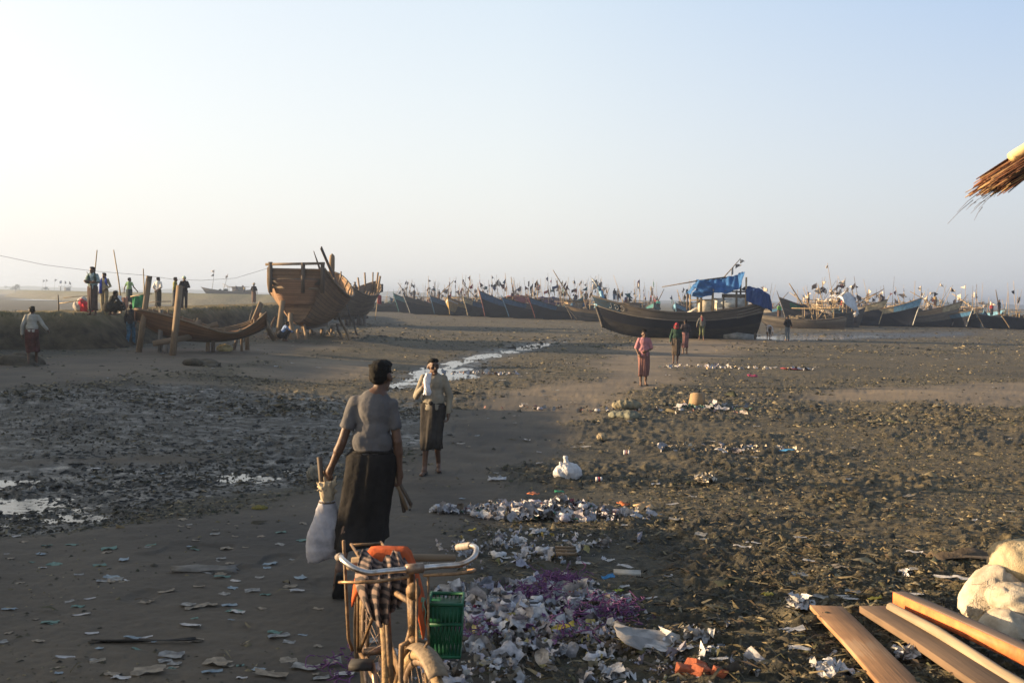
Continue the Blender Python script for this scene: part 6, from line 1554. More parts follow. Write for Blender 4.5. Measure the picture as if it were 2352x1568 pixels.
    # rod brakes: levers under the bar and rods down to the wheel
    for s in (-1, 1):
        B('brake_lever', lambda m: m.tube([BC + ax * s * .03 - up * .025 + wd * .02, BC + ax * s * .16 - up * .028 + wd * .03, BC + ax * s * .235 - up * .03 + wd * .012, BC + ax * s * .275 - up * .045 - wd * .06, BC + ax * s * .27 - up * .065 - wd * .13], [.006, .007, .007, .006, .005], 7), mat('rod_brass', (.34, .20, .10), .5, .4, 30, .1, metal=.5))
    B('brake_rod', lambda m: (m.tube([BC + wd * .035 - up * .03, HB + wd * .045 - up * .10, FH + wd * .03 + up * .40], .0055, 6), m.tube([BC + wd * .02 + ax * .05 - up * .03, HB + wd * .03 + ax * .055 - up * .14], .005, 6)), RUST)
    B('lamp_bracket', lambda m: (m.tube([HT + fd * .05 - up * .02, HT + fd * .055 - up * .16], .015, 8), m.ell(HT + fd * .05 + up * .01, (.03, .03, .035))), RUST)
    # saddle, rack and stays
    SA = ST + up * .10
    B('saddle', lambda m: (m.ell(SA - fd * .05, (.10, .10, .035), Matrix.Rotation(math.atan2(fd.y, fd.x), 3, 'Z')), m.cap(SA, SA + fd * .15, .05, .025)), mat('black_saddle', (.03, .026, .024), .6))
    RB = RH + up * .46 - fd * .02
    def rk(m):
        for s in (-1, 1):
            m.tube([RH + sd * s * .075, RB + sd * s * .075 + up * .02], .007, 7); m.tube([RB + sd * s * .075 - fd * .22, RB + sd * s * .075 + fd * .24], .007, 7)
        m.tube([RB - sd * .075 - fd * .2, RB + sd * .075 - fd * .2], .007, 7)
    B('rear_rack', rk, RUST)
    st0 = RH - sd * .10 + up * .01; B('side_stay', lambda m: m.tube([st0, st0 + up * .06 - sd * .02, RB - sd * .16 + up * .10 + fd * .10], [.008, .008, .008], 7), RUST)
    B('crank', lambda m: (m.tube([BB - sd * .07, BB + sd * .07], .012, 8), m.tube([BB + sd * .065, BB + sd * .07 + fd * .10 - up * .13], .011, 7), m.tube([BB - sd * .065, BB - sd * .07 - fd * .10 + up * .13], .011, 7)), STEEL)
    B('pedal', lambda m: m.box(tuple(BB + sd * .12 + fd * .10 - up * .13), (.10, .08, .025)), mat('pedal_rubber', (.03, .027, .025), .7)); B('pedal', lambda m: m.box(tuple(BB - sd * .12 - fd * .10 + up * .13), (.10, .08, .025)), MATS['pedal_rubber'])
    B('chain_guard', lambda m: m.beam(BB + sd * .055 + fd * .05 + up * .02, RH + sd * .075 + up * .03, .012, .07), RUST)
    return dict(O=O, ST=ST, SA=SA, HT=HT, BC=BC, RB=RB, RH=RH, fd=fd, sd=sd, G=G, ax=ax, wd=wd)
K = bicycle(); UP = Vector((0, 0, 1))
# wooden bars lashed across the rack
def bikeload(name, label, cat, fn, m, smooth=True, group=None, thick=0.):
    mb = MB(); fn(mb); o = mb.build(name, m, None, smooth, thick=thick); o.location = Vector((0, 0, 0)); return tag(o, label, cat, group)
wa = at_y(808, 1290, 4.48); wb = at_y(1045, 1280, 4.62)
bikeload('wooden_bar', 'rough wooden bar lashed across the bicycle behind its handlebar', 'stick', lambda m: m.tube([wa, wa.lerp(wb, .5) + UP * .01, wb], [.022, .02, .016], 8), TIMBER)
wa2 = at_y(800, 1300, 4.40); wb2 = at_y(905, 1282, 4.6)
bikeload('wooden_stick', 'short stick with a sawn end beside the left grip of the bicycle', 'stick', lambda m: m.tube([wa2, wb2], [.018, .013], 8), TIMBER)
# orange cloth over the saddle, striped cloth in front of it, green basket
def orange():
    n = 22; P = []
    cx = K['SA'] + Vector((.03, -.02, .045))
    for i in range(n + 1):
        f = i / n; row = []
        for j in range(13):
            g = j / 12 - .5; s = (f - .5) * 2; x = .180 * s; drop = .03 * s * s + (.52 * max(0, s - .40) ** 1.2 if s > 0 else .26 * max(0, -s - .55) ** 1.2)
            fold = .010 * math.sin(j * 1.9 + s * 3) * (.4 + abs(s))
            row.append((cx.x + x * (1 - .25 * max(0, abs(s) - .5)), cx.y + g * .22 + fold, cx.z - drop - .10 * abs(2 * g) ** 3 + fold * .6))
        P.append(row)
    return bikeload('orange_cloth', 'bright orange cloth draped over the saddle of the bicycle', 'cloth', lambda m: m.grid(P), cloth('orange', (.48, .095, .028), .3, 6), True, None, .008)
orange()
def stripes():
    n_ = 'cloth_brown_stripe'
    m, t, b = nodes_of(n_); L = t.links.new; N = t.nodes.new
    tc = N('ShaderNodeTexCoord'); wv = N('ShaderNodeTexWave'); wv.bands_direction = 'DIAGONAL'; wv.inputs['Scale'].default_value = 15; wv.inputs['Distortion'].default_value = 2.0; L(tc.outputs['Object'], wv.inputs[0])
    r = N('ShaderNodeValToRGB'); r.color_ramp.elements[0].position = .42; r.color_ramp.elements[0].color = (.030, .022, .022, 1); r.color_ramp.elements[1].position = .6; r.color_ramp.elements[1].color = (.17, .115, .09, 1)
    L(wv.outputs['Fac'], r.inputs[0]); L(r.outputs[0], b.inputs['Base Color']); b.inputs['Roughness'].default_value = .9
    mb = MB(); c = K['SA'] + K['fd'] * .13 + Vector((-.015, 0, .035)); X = Vector((.95, .3, 0)); n = 30; P = []
    for i in range(n + 1):
        f = i / n; row = []
        for j in range(41):
            g = j / 40 - .5; wid = .17 + .06 * math.sin(f * 3.0) - .05 * f * f
            fold = (.020 + .012 * f) * math.sin(g * 34 + 2.2 * math.sin(f * 3.1) + 1.5 * f) + .010 * math.sin(g * 71 + f * 5)
            drop = -.255 * f ** 1.1 * (1 - .55 * max(0, g) - .2 * max(0, -g - .25)) + .02 * math.sin(g * 9)
            q = X * (wid * g * 1.15 - .02 * f) + K['fd'] * (.10 * math.sin(min(1, f * 2.2) * 1.57) + fold - .10 * (2 * g) ** 2) + Vector((0, 0, drop)); row.append(tuple(q))
        P.append(row)
    mb.grid(P)
    o = mb.build('striped_cloth', m, None, True, thick=.006); o.location = c; tag(o, 'brown striped cloth bundled between handlebar and saddle of the bicycle', 'cloth'); return
    me = remeshed(mb, .010, 2, .016, 22, 4); o = link('striped_cloth', me, m); o.location = c; tag(o, 'brown striped cloth bundled between handlebar and saddle of the bicycle', 'cloth')
stripes()
def basket():
    c = at_y(1024, 1494, 4.48); w_, d_, h_ = .15, .17, .24
    t = thing('basket', 'green plastic mesh basket hanging behind the bicycle', 'basket', c)
    GR = mat('green_plastic', (.010, .095, .042), .5, .25, 8, .05)
    mb = MB()
    for s in (-1, 1):
        for (p, q) in (((-w_ / 2, s * d_ / 2), (w_ / 2, s * d_ / 2)), ((s * w_ / 2, -d_ / 2), (s * w_ / 2, d_ / 2))):
            p = Vector((*p, 0)); q = Vector((*q, 0))
            for k in range(9):
                a = p.lerp(q, k / 8); mb.tube([a * .88, a + UP * h_], .004, 5)
                if k < 8:
                    a2 = p.lerp(q, (k + 1) / 8); mb.tube([a * .92 + UP * .03, a2 + UP * h_ * .6], .003, 4); mb.tube([a2 * .92 + UP * .03, a + UP * h_ * .6], .003, 4)
    mb.build('mesh_side', GR, t)
    for z, f in ((0, .88), (h_ * .62, .96), (h_, 1.0)): MB().tube([(x * f, y * f, z) for x, y in ((-w_ / 2, -d_ / 2), (w_ / 2, -d_ / 2), (w_ / 2, d_ / 2), (-w_ / 2, d_ / 2), (-w_ / 2, -d_ / 2))], .009, 6).build('rim', GR, t)
    MB().box((0, 0, h_ * .8), (w_ * .98, d_ * .98, h_ * .26)).build('solid_band', GR, t)
    MB().box((0, 0, .008), (w_ * .86, d_ * .86, .012)).build('base', GR, t)
basket()
nr = random.Random(9)
def netline(m):
    for k in range(7):
        x0 = at_y(962 + k * 2.0, 1372, 4.35); m.tube([x0 + Vector((nr.uniform(-.012, .012), nr.uniform(-.01, .01), -.03 * i)) for i in range(9)], .0022, 4)
bikeload('green_netting', 'pale green string netting hanging from the bicycle frame', 'net', netline, mat('pale_green_string', (.16, .34, .22), .7), False)
# ------------------------------------------------------------------ what the two near men carry
def world_of(t, v): return Matrix.LocRotScale(t.location, t.rotation_euler, t.scale) @ Vector(v)
hl = world_of(man1, J1['wrL'] + (J1['wrL'] - J1['elL']).normalized() * .075)
def sack():
    t = thing('sack', 'pale tied cloth sack hanging from the left hand of the man in grey', 'sack', hl, 0.)
    PALE = cloth('pale_sack', (.42, .40, .42), .25, 5)
    mb = MB(); mb.loft([(.0, 0, -.17, .055, .05), (.0, 0, -.22, .075, .06), (-.005, 0, -.32, .10, .07), (-.02, 0, -.44, .125, .075), (-.03, .0, -.54, .125, .07), (-.05, 0, -.60, .10, .045), (-.075, 0, -.63, .06, .02)], 20)
    mb.cap((-.13, 0, -.635), (-.08, 0, -.58), .012, .03); mb.cap((.06, 0, -.60), (.03, 0, -.54), .012, .03)
    link('bag', remeshed(mb, .009, 2, .012, 14, 3), PALE, t)
    mb = MB(); mb.loft([(0, 0, -.19, .045, .04), (.005, 0, -.12, .058, .05), (.0, 0, -.07, .050, .045), (0, 0, -.03, .055, .045)], 16); rng = random.Random(2)
    for k in range(14): a = rng.uniform(0, 6.28); mb.cap((.04 * math.cos(a), .035 * math.sin(a), -.08), (.075 * math.cos(a), .06 * math.sin(a), rng.uniform(-.12, .02)), .014, .006, 6)
    link('tied_neck', remeshed(mb, .008, 1, .010, 25, 5), cloth('rag_tan', (.42, .33, .22), .3, 9), t)
    MB().tube([(.055 * math.cos(a), .048 * math.sin(a), -.185) for a in np.linspace(0, 6.283, 14)], .008, 6, False).build('cord', TIMBERDARK, t)
sack()
o = MB().beam((-.03, -.02, -.10), (-.065, .03, .14), .028, .03).build('stick', TIMBERDARK, None); o.location = hl; tag(o, 'dark stick end standing up out of the tied sack', 'stick')
o = MB().beam((-.01, -.03, -.10), (.0, .03, .075), .03, .026).build('stick', TIMBER, None); o.location = hl; tag(o, 'short brown stick end in the neck of the tied sack', 'stick')
hr = world_of(man1, J1['wrR'] + (J1['wrR'] - J1['elR']).normalized() * .085)
for k, (a, b, r, m, lab) in enumerate((((-.085, -.03, .16), (.05, .02, -.20), .013, TIMBER, 'long pale split stick in the right hand of the man in grey'), ((-.06, .0, .10), (.085, .0, -.16), .011, TIMBERDARK, 'dark thin stick held beside the pale one by the man in grey'), ((-.02, .02, .02), (.03, .02, -.22), .010, TIMBERDARK, 'short dark stick pointing down from the right hand of the man in grey'))):
    o = MB().beam(a, b, r * 2.1, r * 1.6, roll=.4 * k).build('stick', m, None); o.location = hr; tag(o, lab, 'stick', 'sticks in the right hand of the man in grey')
h2 = world_of(man2, J2['wrR'] + (J2['wrR'] - J2['elR']).normalized() * .07)
mb = MB()
mb.loft([(0, 0, .14, .02, .02), (0, 0, .06, .05, .03), (0, 0, -.04, .038, .03), (.01, 0, -.12, .06, .04), (.01, 0, -.17, .03, .02)], 14); mb.cap((-.04, 0, -.15), (.01, 0, -.1), .015, .03); mb.cap((.05, 0, .13), (.02, 0, .02), .012, .028)
o = link('plastic_bag', remeshed(mb, .007, 1, .012, 26, 2), mat('clear_white_plastic', (.62, .62, .66), .35, .15, 12, .3, spec=.5)); o.location = h2 + Vector((.03, -.03, .02)); tag(o, 'crumpled whitish plastic bag held up by the man in beige', 'plastic bag')
pt_ = world_of(man2, Vector((0, 0, 0)))
# ------------------------------------------------------------------ planks, sacks and thatch at the right
def board(label, a, b, w_, th, m, zoff=0., name='plank', group='boards lying in the foreground', lift=(0, 0), roll=0.):
    A = gp(*a); B_ = gp(*b); A.z += th / 2 + .085 + lift[0] + zoff; B_.z += th / 2 + .10 + lift[1] + zoff
    d = B_ - A; X = d.normalized(); Y = Vector((0, 0, 1)).cross(X).normalized(); Z = X.cross(Y); L_ = d.length
    M = Matrix((X, Y, Z)).transposed() @ Matrix.Rotation(roll, 3, 'X')
    mb = MB(); V = []; P = []; n = 14
    for i in range(n + 1):
        f = i / n; wv = w_ / 2 * (1 + .02 * math.sin(f * 9)); bend = .008 * math.sin(f * 3.1)
        for y, z in ((-wv, -th / 2), (wv, -th / 2), (wv, th / 2), (-wv, th / 2)): V.append((f * L_, y, z + bend)); P.append((f * L_, y + z * .5 + 2.3, 0))
    q = [(i * 4 + k, i * 4 + (k + 1) % 4, (i + 1) * 4 + (k + 1) % 4, (i + 1) * 4 + k) for i in range(n) for k in range(4)] + [(3, 2, 1, 0), tuple(n * 4 + k for k in range(4))]
    mb.add(V, [f[::-1] for f in q], plk=P); o = mb.build(name, m, None, bevel=.004); o.matrix_world = Matrix.Translation(A) @ M.to_4x4(); tag(o, label, 'plank', group); return o
BOARD = plank_mat('board_wood', (.28, .155, .075), (.085, .048, .027), 5., wear=(.32, .20, .11), gs=34, sw=1.3)
BOARD2 = plank_mat('board_wood_dark', (.15, .098, .06), (.05, .036, .026), 5., gs=34, sw=1.0)
BEAMW = plank_mat('beam_pale', (.27, .21, .14), (.10, .075, .05), 5., gs=26, sw=.9)
GREYW = plank_mat('beam_grey', (.14, .10, .075), (.05, .038, .03), 5., sw=.8)
board('wide orange-brown board lying in the mud, leftmost of the boards', (1896, 1428), (2092, 1655), .215, .028, BOARD)
board('dark weathered board lying beside the wide orange-brown one', (2006, 1438), (2292, 1642), .20, .045, BOARD2, .01)
o = MB().tube([(0, 0, 0), (.6, 0, .02), (1.3, 0, 0), (2.2, 0, .01)], [.032, .034, .036, .036], 10).build('pole', BEAMW, None, True)
A = gp(2044, 1446); B_ = gp(2312, 1622); A.z += .15; B_.z += .15; o.matrix_world = Matrix.Translation(A) @ (B_ - A).to_track_quat('X', 'Z').to_matrix().to_4x4(); tag(o, 'pale rounded pole lying on the dark weathered board', 'pole')
o = board('squared beam with its side painted bright orange, rightmost of the boards', (2064, 1432), (2402, 1608), .09, .085, GREYW, .05, name='beam')
o['label'] = 'squared grey beam with one side painted bright orange, rightmost of the boards'
OP = mat('paint_orange', (.70, .19, .06), .6, .25, 12, .15, col2=(.45, .13, .05))
L_ = (gp(2402, 1608) - gp(2064, 1432)).length
f_ = MB().box((L_ / 2, -.0475, .0), (L_ - .002, .004, .080)).build('painted_side', OP, o)
f_['label'] = 'bright orange painted side'
if (o.matrix_world.to_3x3() @ Vector((0, -1, 0))).x > 0: f_.data.transform(Matrix.Scale(-1, 4, (0, 1, 0))); f_.data.flip_normals()
SACK = mat('sack_weave', (.40, .33, .21), .9, .3, 5, .4, 130, spec=.12, col2=(.20, .15, .09)); SACKW = mat('sack_white', (.43, .385, .31), .9, .3, 5, .4, 130, spec=.12, col2=(.26, .21, .15))
def filled_sack(label, u, v, y, r, rot, m, seed, group='pale sacks stacked at the right edge', fold=.011, fibers=False, name='sack', cat='sack'):
    r = tuple(q * 1.08 for q in r); p = at_y(u - 10, v, y); mb = MB(); rng = random.Random(seed)
    mb.ell((0, 0, 0), (1, 1, 1), None, 72, 44); W = mb.v[0]; sg = np.sign(W) * np.abs(W) ** .78
    x_ = sg[:, 0]; pin = 1 - .32 * np.abs(x_) ** 4; sag = 1 + .12 * np.sin(x_ * 2.2 + seed)
    ang = np.arctan2(sg[:, 2], sg[:, 1]); cr = 1 + (.05 * np.abs(np.sin(ang * 6 + seed + x_ * 1.5)) - .03) * (.35 + np.abs(x_) ** 1.5) + .22 * (fbm(x_ * 1.9 + seed, ang * 1.1, 3, seed) - .5) + .10 * (fbm(x_ * 6 + seed, ang * 2.2, 3, seed + 4) - .5)
    for fq_, am_ in ((2.4, .10), (5.5, .06)):
        nz_ = vnoise(x_ * fq_ + seed * 3.1 + ang * .6, ang * fq_ * .55 + seed - x_, seed + 11); cr = cr - am_ * (1 - np.abs(2 * nz_ - 1)) ** 5
    W = np.stack([x_ * r[0], sg[:, 1] * r[1] * pin * cr, sg[:, 2] * r[2] * pin * cr * sag - .12 * r[2] * x_ ** 2], 1); mb.v[0] = W
    t = thing(name, label, cat, p, 0, group); t.rotation_euler = rot
    link('filled_bag', mb.mesh('filled_bag', True), m, t)
    tb = MB(); tb.cap((r[0] * .80, 0, 0), (r[0] * 1.22, 0, .02), r[2] * .16, r[2] * .34); link('gathered_mouth', remeshed(tb, min(r) * .07, 1, .012, 14, seed), m, t)
    if fibers:
        fb = MB()
        for k in range(60): a = Vector((rng.uniform(-1, .6) * r[0], -r[1] * rng.uniform(.4, .95), rng.uniform(-.6, .6) * r[2])); fb.tube([a, a + Vector((rng.uniform(-.05, .02), rng.uniform(-.05, .0), -.03)), a + Vector((rng.uniform(-.10, .02), rng.uniform(-.06, .0), -rng.uniform(.06, .16)))], .0018, 4)
        fb.build('loose_fibres', m, t)
    return t
filled_sack('round yellowish sack on top of the stack at the right edge', 2352, 1287, 6.7, (.19, .19, .125), (.1, .1, -1.75), SACK, 1)
filled_sack('frayed white sack leaning out at the left of the stack', 2290, 1378, 6.6, (.19, .16, .20), (0, .5, .1), SACKW, 2, fibers=True)
filled_sack('smooth white sack under the round yellowish one', 2362, 1385, 6.4, (.22, .17, .10), (0, .25, -.4), SACKW, 3)
filled_sack('large white sack with small holes in the middle of the stack', 2352, 1470, 6.25, (.24, .20, .17), (0, .3, -.3), SACKW, 4)
filled_sack('low spread pale sack at the foot of the stack', 2285, 1505, 6.2, (.27, .18, .10), (0, .25, .1), SACKW, 5, fibers=True)
filled_sack('small frayed sack half hidden among the others at the stack', 2268, 1440, 6.5, (.12, .12, .11), (0, -.4, .1), SACK, 6, fibers=True)
# the eave of a thatched roof reaching in from the right
def eave():
    p0 = at_y(2352, 395, 4.3); t = thing('thatched_roof', 'ragged tip of a palm thatch eave reaching in at the upper right', 'roof', p0)
    LEAFS = attr_mat('thatch_leaf', .8, .3, 60, .15); rng = np.random.default_rng(5); V = []; F = []; Cc = []
    dr = Vector((.82, .10, .52)).normalized()
    base = at_y(2246, 445, 4.25)
    pal = [(.17, .075, .040), (.24, .12, .06), (.085, .042, .028), (.33, .21, .10), (.12, .055, .033), (.03, .02, .018)]
    for k in range(430):
        s0 = rng.uniform(0, 1); off = Vector((rng.normal(0, .01), rng.uniform(-.14, .14), rng.uniform(-.018, .018)))
        st = base + dr * (abs(rng.normal(0, .06)) + .30 * s0 * s0) + Vector((0, 0, -.055 * s0 + .02)) + off - p0
        L_ = rng.uniform(.35, 1.3); d = (dr + Vector((0, rng.normal(0, .05), rng.normal(0, .045)))).normalized(); wv = d.cross(Vector((rng.normal(0, .5), rng.normal(0, .3), 1))).normalized() * rng.uniform(.003, .012)
        n = len(V); c = np.array(pal[rng.integers(0, 6)]) * rng.uniform(.7, 1.3); curl = rng.uniform(-.02, .03)
        for i, (f, w_) in enumerate(((0, .25), (.12, .8), (.4, 1), (.75, 1), (1, .9))):
            q = st + d * L_ * f + Vector((0, 0, -curl * (1 - f) ** 2)); V += [tuple(q - wv * w_), tuple(q + Vector((0, 0, .005 * (1 - abs(2 * f - 1))))), tuple(q + wv * w_)]; Cc += [c] * 3
        for i in range(4):
            for j in range(2): a = n + i * 3 + j; F.append((a, a + 1, a + 4, a + 3))
    o = link('thatch', np_mesh('thatch', V, F, cols=np.array(Cc), smooth=False), LEAFS, t); md = o.modifiers.new('thick', 'SOLIDIFY'); md.thickness = .003
    fb = MB()
    for k in range(14):
        a = base - p0 + dr * rng.uniform(-.02, .28) + Vector((0, rng.uniform(-.08, .08), rng.uniform(-.06, .0))); e = a - dr * rng.uniform(.04, .14) + Vector((0, 0, rng.uniform(-.04, .0))); fb.tube([a, (a + e) / 2 + Vector((0, 0, .006)), e], [.0016, .001, .0006], 4)
    fb.build('loose_fibres', attr_mat('thatch_leaf') if False else TIMBERDARK, t)
    b0 = at_y(2322, 362, 4.2) - p0; MB().tube([b0, b0 + dr * .5, b0 + dr * 1.6], [.022, .024, .026], 8).build('bamboo_batten', mat('pale_bamboo', (.62, .45, .22), .5, .2, 8, .1), t, True)
    # what carries it, outside the frame
    g = float(g0(3.2, 4.4)); q = base - p0 + dr * 1.1
    MB().tube([(q.x, q.y, q.z), (q.x, q.y, g - p0.z - .2)], .05, 8).build('post', BAMBOO, t, True)
eave()
# ------------------------------------------------------------------ litter
def rag_mesh(rng, w_, l_, crump, n=5, up_=0.):
    """a crumpled sheet"""
    P = np.zeros((n, n, 3)); ph = rng.uniform(0, 6, 4)
    for i in range(n):
        for j in range(n):
            x = (i / (n - 1) - .5) * l_; y = (j / (n - 1) - .5) * w_
            P[i, j] = (x + rng.normal(0, .08) * l_ / n * 2, y + rng.normal(0, .08) * w_ / n * 2, crump * (math.sin(i * 1.9 + ph[0]) * math.cos(j * 1.7 + ph[1]) + .6 * rng.normal()) + up_)
    return P
def heap(name, label, cu, cv, rx, ry, h, n, pal, seed, smin=.03, smax=.10, lumps=60):
    """a rubbish heap: more scraps than anyone could count"""
    rng = np.random.default_rng(seed); c = gp(cu, cv); V = []; F = []; Cc = []; k = 5
    for _ in range(n):
        r = math.sqrt(rng.random()) ; a = rng.uniform(0, 6.28); r *= 1 + .28 * math.sin(2 * a + seed) + .22 * math.sin(5 * a + 2 * seed) + .35 * abs(rng.normal(0, .5)) * (rng.random() < .3)
        x = c.x + r * rx * math.cos(a); y = c.y + r * ry * math.sin(a); z = float(g0(x, y)) + .03 + h * max(0, 1 - r * r) * rng.uniform(.35, 1.0) * (.6 + .5 * math.sin(x * 7) * math.cos(y * 6))
        s = min(smax * 2.0, smin * math.exp(abs(rng.normal(0, .75)))); P = rag_mesh(rng, s * rng.uniform(.4, 1.2), s, s * .17, k).reshape(-1, 3)
        E = Euler((rng.normal(0, .7), rng.normal(0, .7), rng.uniform(0, 6.28))).to_matrix(); P = P @ np.array(E).T + np.array((x, y, z))
        b = len(V); V += list(P); col = np.array(pal[rng.integers(0, len(pal))]) * rng.uniform(.75, 1.1)
        if s > smax * .9 and col.max() > 1.6 * col.min(): col = np.array(WH[rng.integers(0, 5)]) * rng.uniform(.5, .9)
        Cc += [col] * (k * k)
        F += [(b + i * k + j, b + (i + 1) * k + j, b + (i + 1) * k + j + 1, b + i * k + j + 1) for i in range(k - 1) for j in range(k - 1)]
    for _ in range(lumps):
        r = math.sqrt(rng.random()) * .95; a = rng.uniform(0, 6.28); x = c.x + r * rx * math.cos(a); y = c.y + r * ry * math.sin(a); z = float(g0(x, y)) + .02 + h * max(0, 1 - r * r) * .7; s = rng.uniform(.03, .075)
        mb = MB().ell((0, 0, 0), (s, s * .8, s * .6), None, 9, 6); W = mb.v[0] * (1 + .30 * (fbm(mb.v[0][:, 0] * 30 + seed + x * 9, mb.v[0][:, 1] * 30 + mb.v[0][:, 2] * 22, 2, 3) - .5)[:, None] * 2) + np.array((x, y, z)); b = len(V)
        V += list(W); col = np.array(WH[rng.integers(0, 5)]); Cc += [col] * len(W); F += [tuple(i + b for i in q) for q in mb.q]
    me = np_mesh(name, np.array(V), F, cols=np.array(Cc), smooth=True); o = link(name, me, attr_mat('litter', .55, .25, 70, .4)); tag(o, label, 'litter heap', None, 'stuff'); return o
WH = [(.40, .39, .41), (.47, .46, .48), (.33, .32, .33), (.50, .49, .49), (.37, .34, .38)]
heap('litter_heap', 'heap of white rags and scraps by the edge of the path', 1255, 1184, .95, .42, .17, 1300, WH * 3 + [(.40, .28, .20), (.25, .05, .06), (.45, .38, .22), (.05, .20, .14), (.30, .24, .2)] + [(.12, .10, .08)] * 3, 3, .028, .085, 22)
heap('litter_heap', 'wide heap of white and purple rubbish beside the bicycle', 1245, 1400, .68, .55, .13, 1500, WH * 3 + [(.18, .05, .20), (.16, .06, .17), (.20, .09, .20), (.10, .08, .06), (.14, .11, .08), (.09, .07, .055), (.08, .065, .05), (.12, .10, .08), (.34, .26, .18), (.42, .36, .12), (.35, .05, .08)], 4, .026, .08, 25)
heap('scattered_rubbish', 'thin scatter of small rubbish below the wide heap', 1330, 1500, 1.15, .75, .02, 800, WH * 2 + [(.20, .17, .14), (.14, .12, .10), (.10, .085, .07), (.30, .27, .22), (.38, .32, .12)] * 2, 5, .02, .08, 5)
heap('scattered_rubbish', 'thin scatter of white scraps between the two heaps', 1200, 1262, .75, .75, .02, 260, WH * 2 + [(.14, .12, .10), (.42, .33, .10), (.20, .17, .14)], 6, .02, .075, 4)
heap('scattered_rubbish', 'pale rags and peelings lying in the churned mud', 1660, 1035, 1.1, .5, .03, 130, [(.40, .33, .24), (.50, .43, .33), (.30, .24, .16), (.20, .16, .11)], 7, .03, .11, 5)
heap('scattered_rubbish', 'ring of white litter in a hollow beyond the man in pink', 1665, 845, 2.3, .9, .02, 100, WH + [(.40, .33, .24), (.5, .4, .25), (.15, .12, .09)], 8, .05, .14, 6)
heap('scattered_rubbish', 'reddish and pale litter round the two grey sacks', 1450, 943, 2.4, .6, .02, 120, [(.26, .26, .23), (.30, .14, .12), (.22, .18, .14), (.12, .10, .08), (.45, .40, .38)], 9, .03, .10, 5)
heap('scattered_rubbish', 'greenish net and scraps below the cardboard box', 1620, 938, .9, .4, .05, 150, [(.05, .14, .11), (.08, .17, .14), (.10, .10, .08)], 10, .06, .16, 4)
heap('scattered_rubbish', 'pale litter along the stream bank', 1115, 858, 1.3, .7, .02, 50, WH + [(.4, .25, .2)], 12, .05, .14, 4)
def strands(label, spots, seed, m):
    rng = np.random.default_rng(seed); mb = MB()
    for (u, v, r, n) in spots:
        c = gp(u, v)
        for _ in range(n):
            q = Vector((c.x + rng.normal(0, r), c.y + rng.normal(0, r * .8), 0)); q.z = float(g0(q.x, q.y)) + rng.uniform(.03, .15); d = Vector((rng.normal(), rng.normal(), rng.normal() * .4)).normalized(); pts = []
            for i in range(6): pts.append(tuple(q)); q = q + d * rng.uniform(.012, .03); d = (d + Vector((rng.normal(), rng.normal(), rng.normal() * .6)) * .9).normalized(); q.z = max(q.z, float(g0(q.x, q.y)) + .025)
            mb.tube(pts, rng.uniform(.002, .0045), 4, False)
    o = mb.build('purple_netting', m, None); tag(o, label, 'netting', None, 'stuff')
strands('tangles of purple netting in and around the wide heap', [(1290, 1368, .085, 330), (1225, 1392, .09, 150), (1385, 1432, .12, 120), (1430, 1425, .06, 40), (1090, 1475, .06, 30), (1310, 1475, .10, 25), (780, 1566, .06, 35)], 3, mat('purple_net', (.14, .05, .15), .7, .3, 20, .1))
def bag(label, u, v, r, seed, m, ears=0, name='plastic_bag', cat='plastic bag', group=None, sq=(1, .8, .7), lift=None):
    p = gp(u, v); rng = random.Random(seed); mb = MB()
    mb.ell((0, 0, r * sq[2] * .75), (r * sq[0], r * sq[1], r * sq[2]), None, 14, 9); mb.ell((rng.uniform(-.4, .4) * r, 0, r * sq[2] * .6), (r * .7, r * .6, r * sq[2] * .8), None, 12, 8)
    for k in range(ears): mb.cap((-.30 * r + .15 * r * k, 0, r * sq[2] * 1.25), (-.55 * r + .42 * r * k, .1 * r, r * (sq[2] * 1.7 + .45 * k)), r * .22, r * .15)
    if r < .125 and name == 'plastic_bag':
        q = MB(); rg = np.random.default_rng(seed)
        for k in range(9):
            n = 7; P = rag_mesh(rg, r * rg.uniform(.7, 1.3), r * rg.uniform(1.1, 1.9), r * .20, n); P = P + rg.normal(0, r * .05, P.shape)
            X = (P[..., 0] / r); P[..., 2] += -.25 * r * X * X; E = Euler((rg.normal(0, .5), rg.normal(0, .45), rg.uniform(0, 6.28))).to_matrix(); P = P @ np.array(E).T + np.array((rg.normal(0, .3) * r * sq[0], rg.normal(0, .2) * r, r * sq[2] * rg.uniform(.35, .95)))
            P[..., 2] = np.maximum(P[..., 2], .005); q.grid(P)
        me = q.mesh(name, True)
    else: me = remeshed(mb, r * .055, 1, r * .15, 3.4 / r, seed)
    o = link(name, me, m); o.location = (p.x, p.y, float(gfull(np.array([p.x]), np.array([p.y]))[0]) - .01); o.rotation_euler = (0, 0, rng.uniform(-.4, .4)); return tag(o, label, cat, group)
WPL = mat('white_plastic', (.46, .45, .45), .45, .15, 12, .3, spec=.4); GPL = mat('grey_plastic', (.33, .32, .31), .5, .2, 10, .3); TANS = mat('muddy_sacking', (.20, .17, .11), .9, .35, 8, .4, col2=(.10, .095, .065)); GRS = mat('greenish_sacking', (.16, .16, .12), .9, .3, 8, .4)
bag('large knotted white plastic bag standing beside the path', 1303, 1104, .175, 1, WPL, 2, sq=(1.15, .8, .75))
bag('white crumpled bag lying right of the white rag heap gap', 1338, 1256, .07, 2, WPL, 0, group='small white bags by the heaps')['label'] = 'small white crumpled bag alone between the two heaps, right side'
bag('small white crumpled bag below the middle of the white rag heap', 1248, 1226, .065, 3, WPL, 1, group='small white bags by the heaps')
bag('pair of white crumpled bag lumps left of the gap between heaps', 1190, 1250, .075, 4, WPL, 1, group='small white bags by the heaps')
bag('small white bag at the left of the gap between heaps', 1155, 1230, .045, 5, WPL, 0, group='small white bags by the heaps')
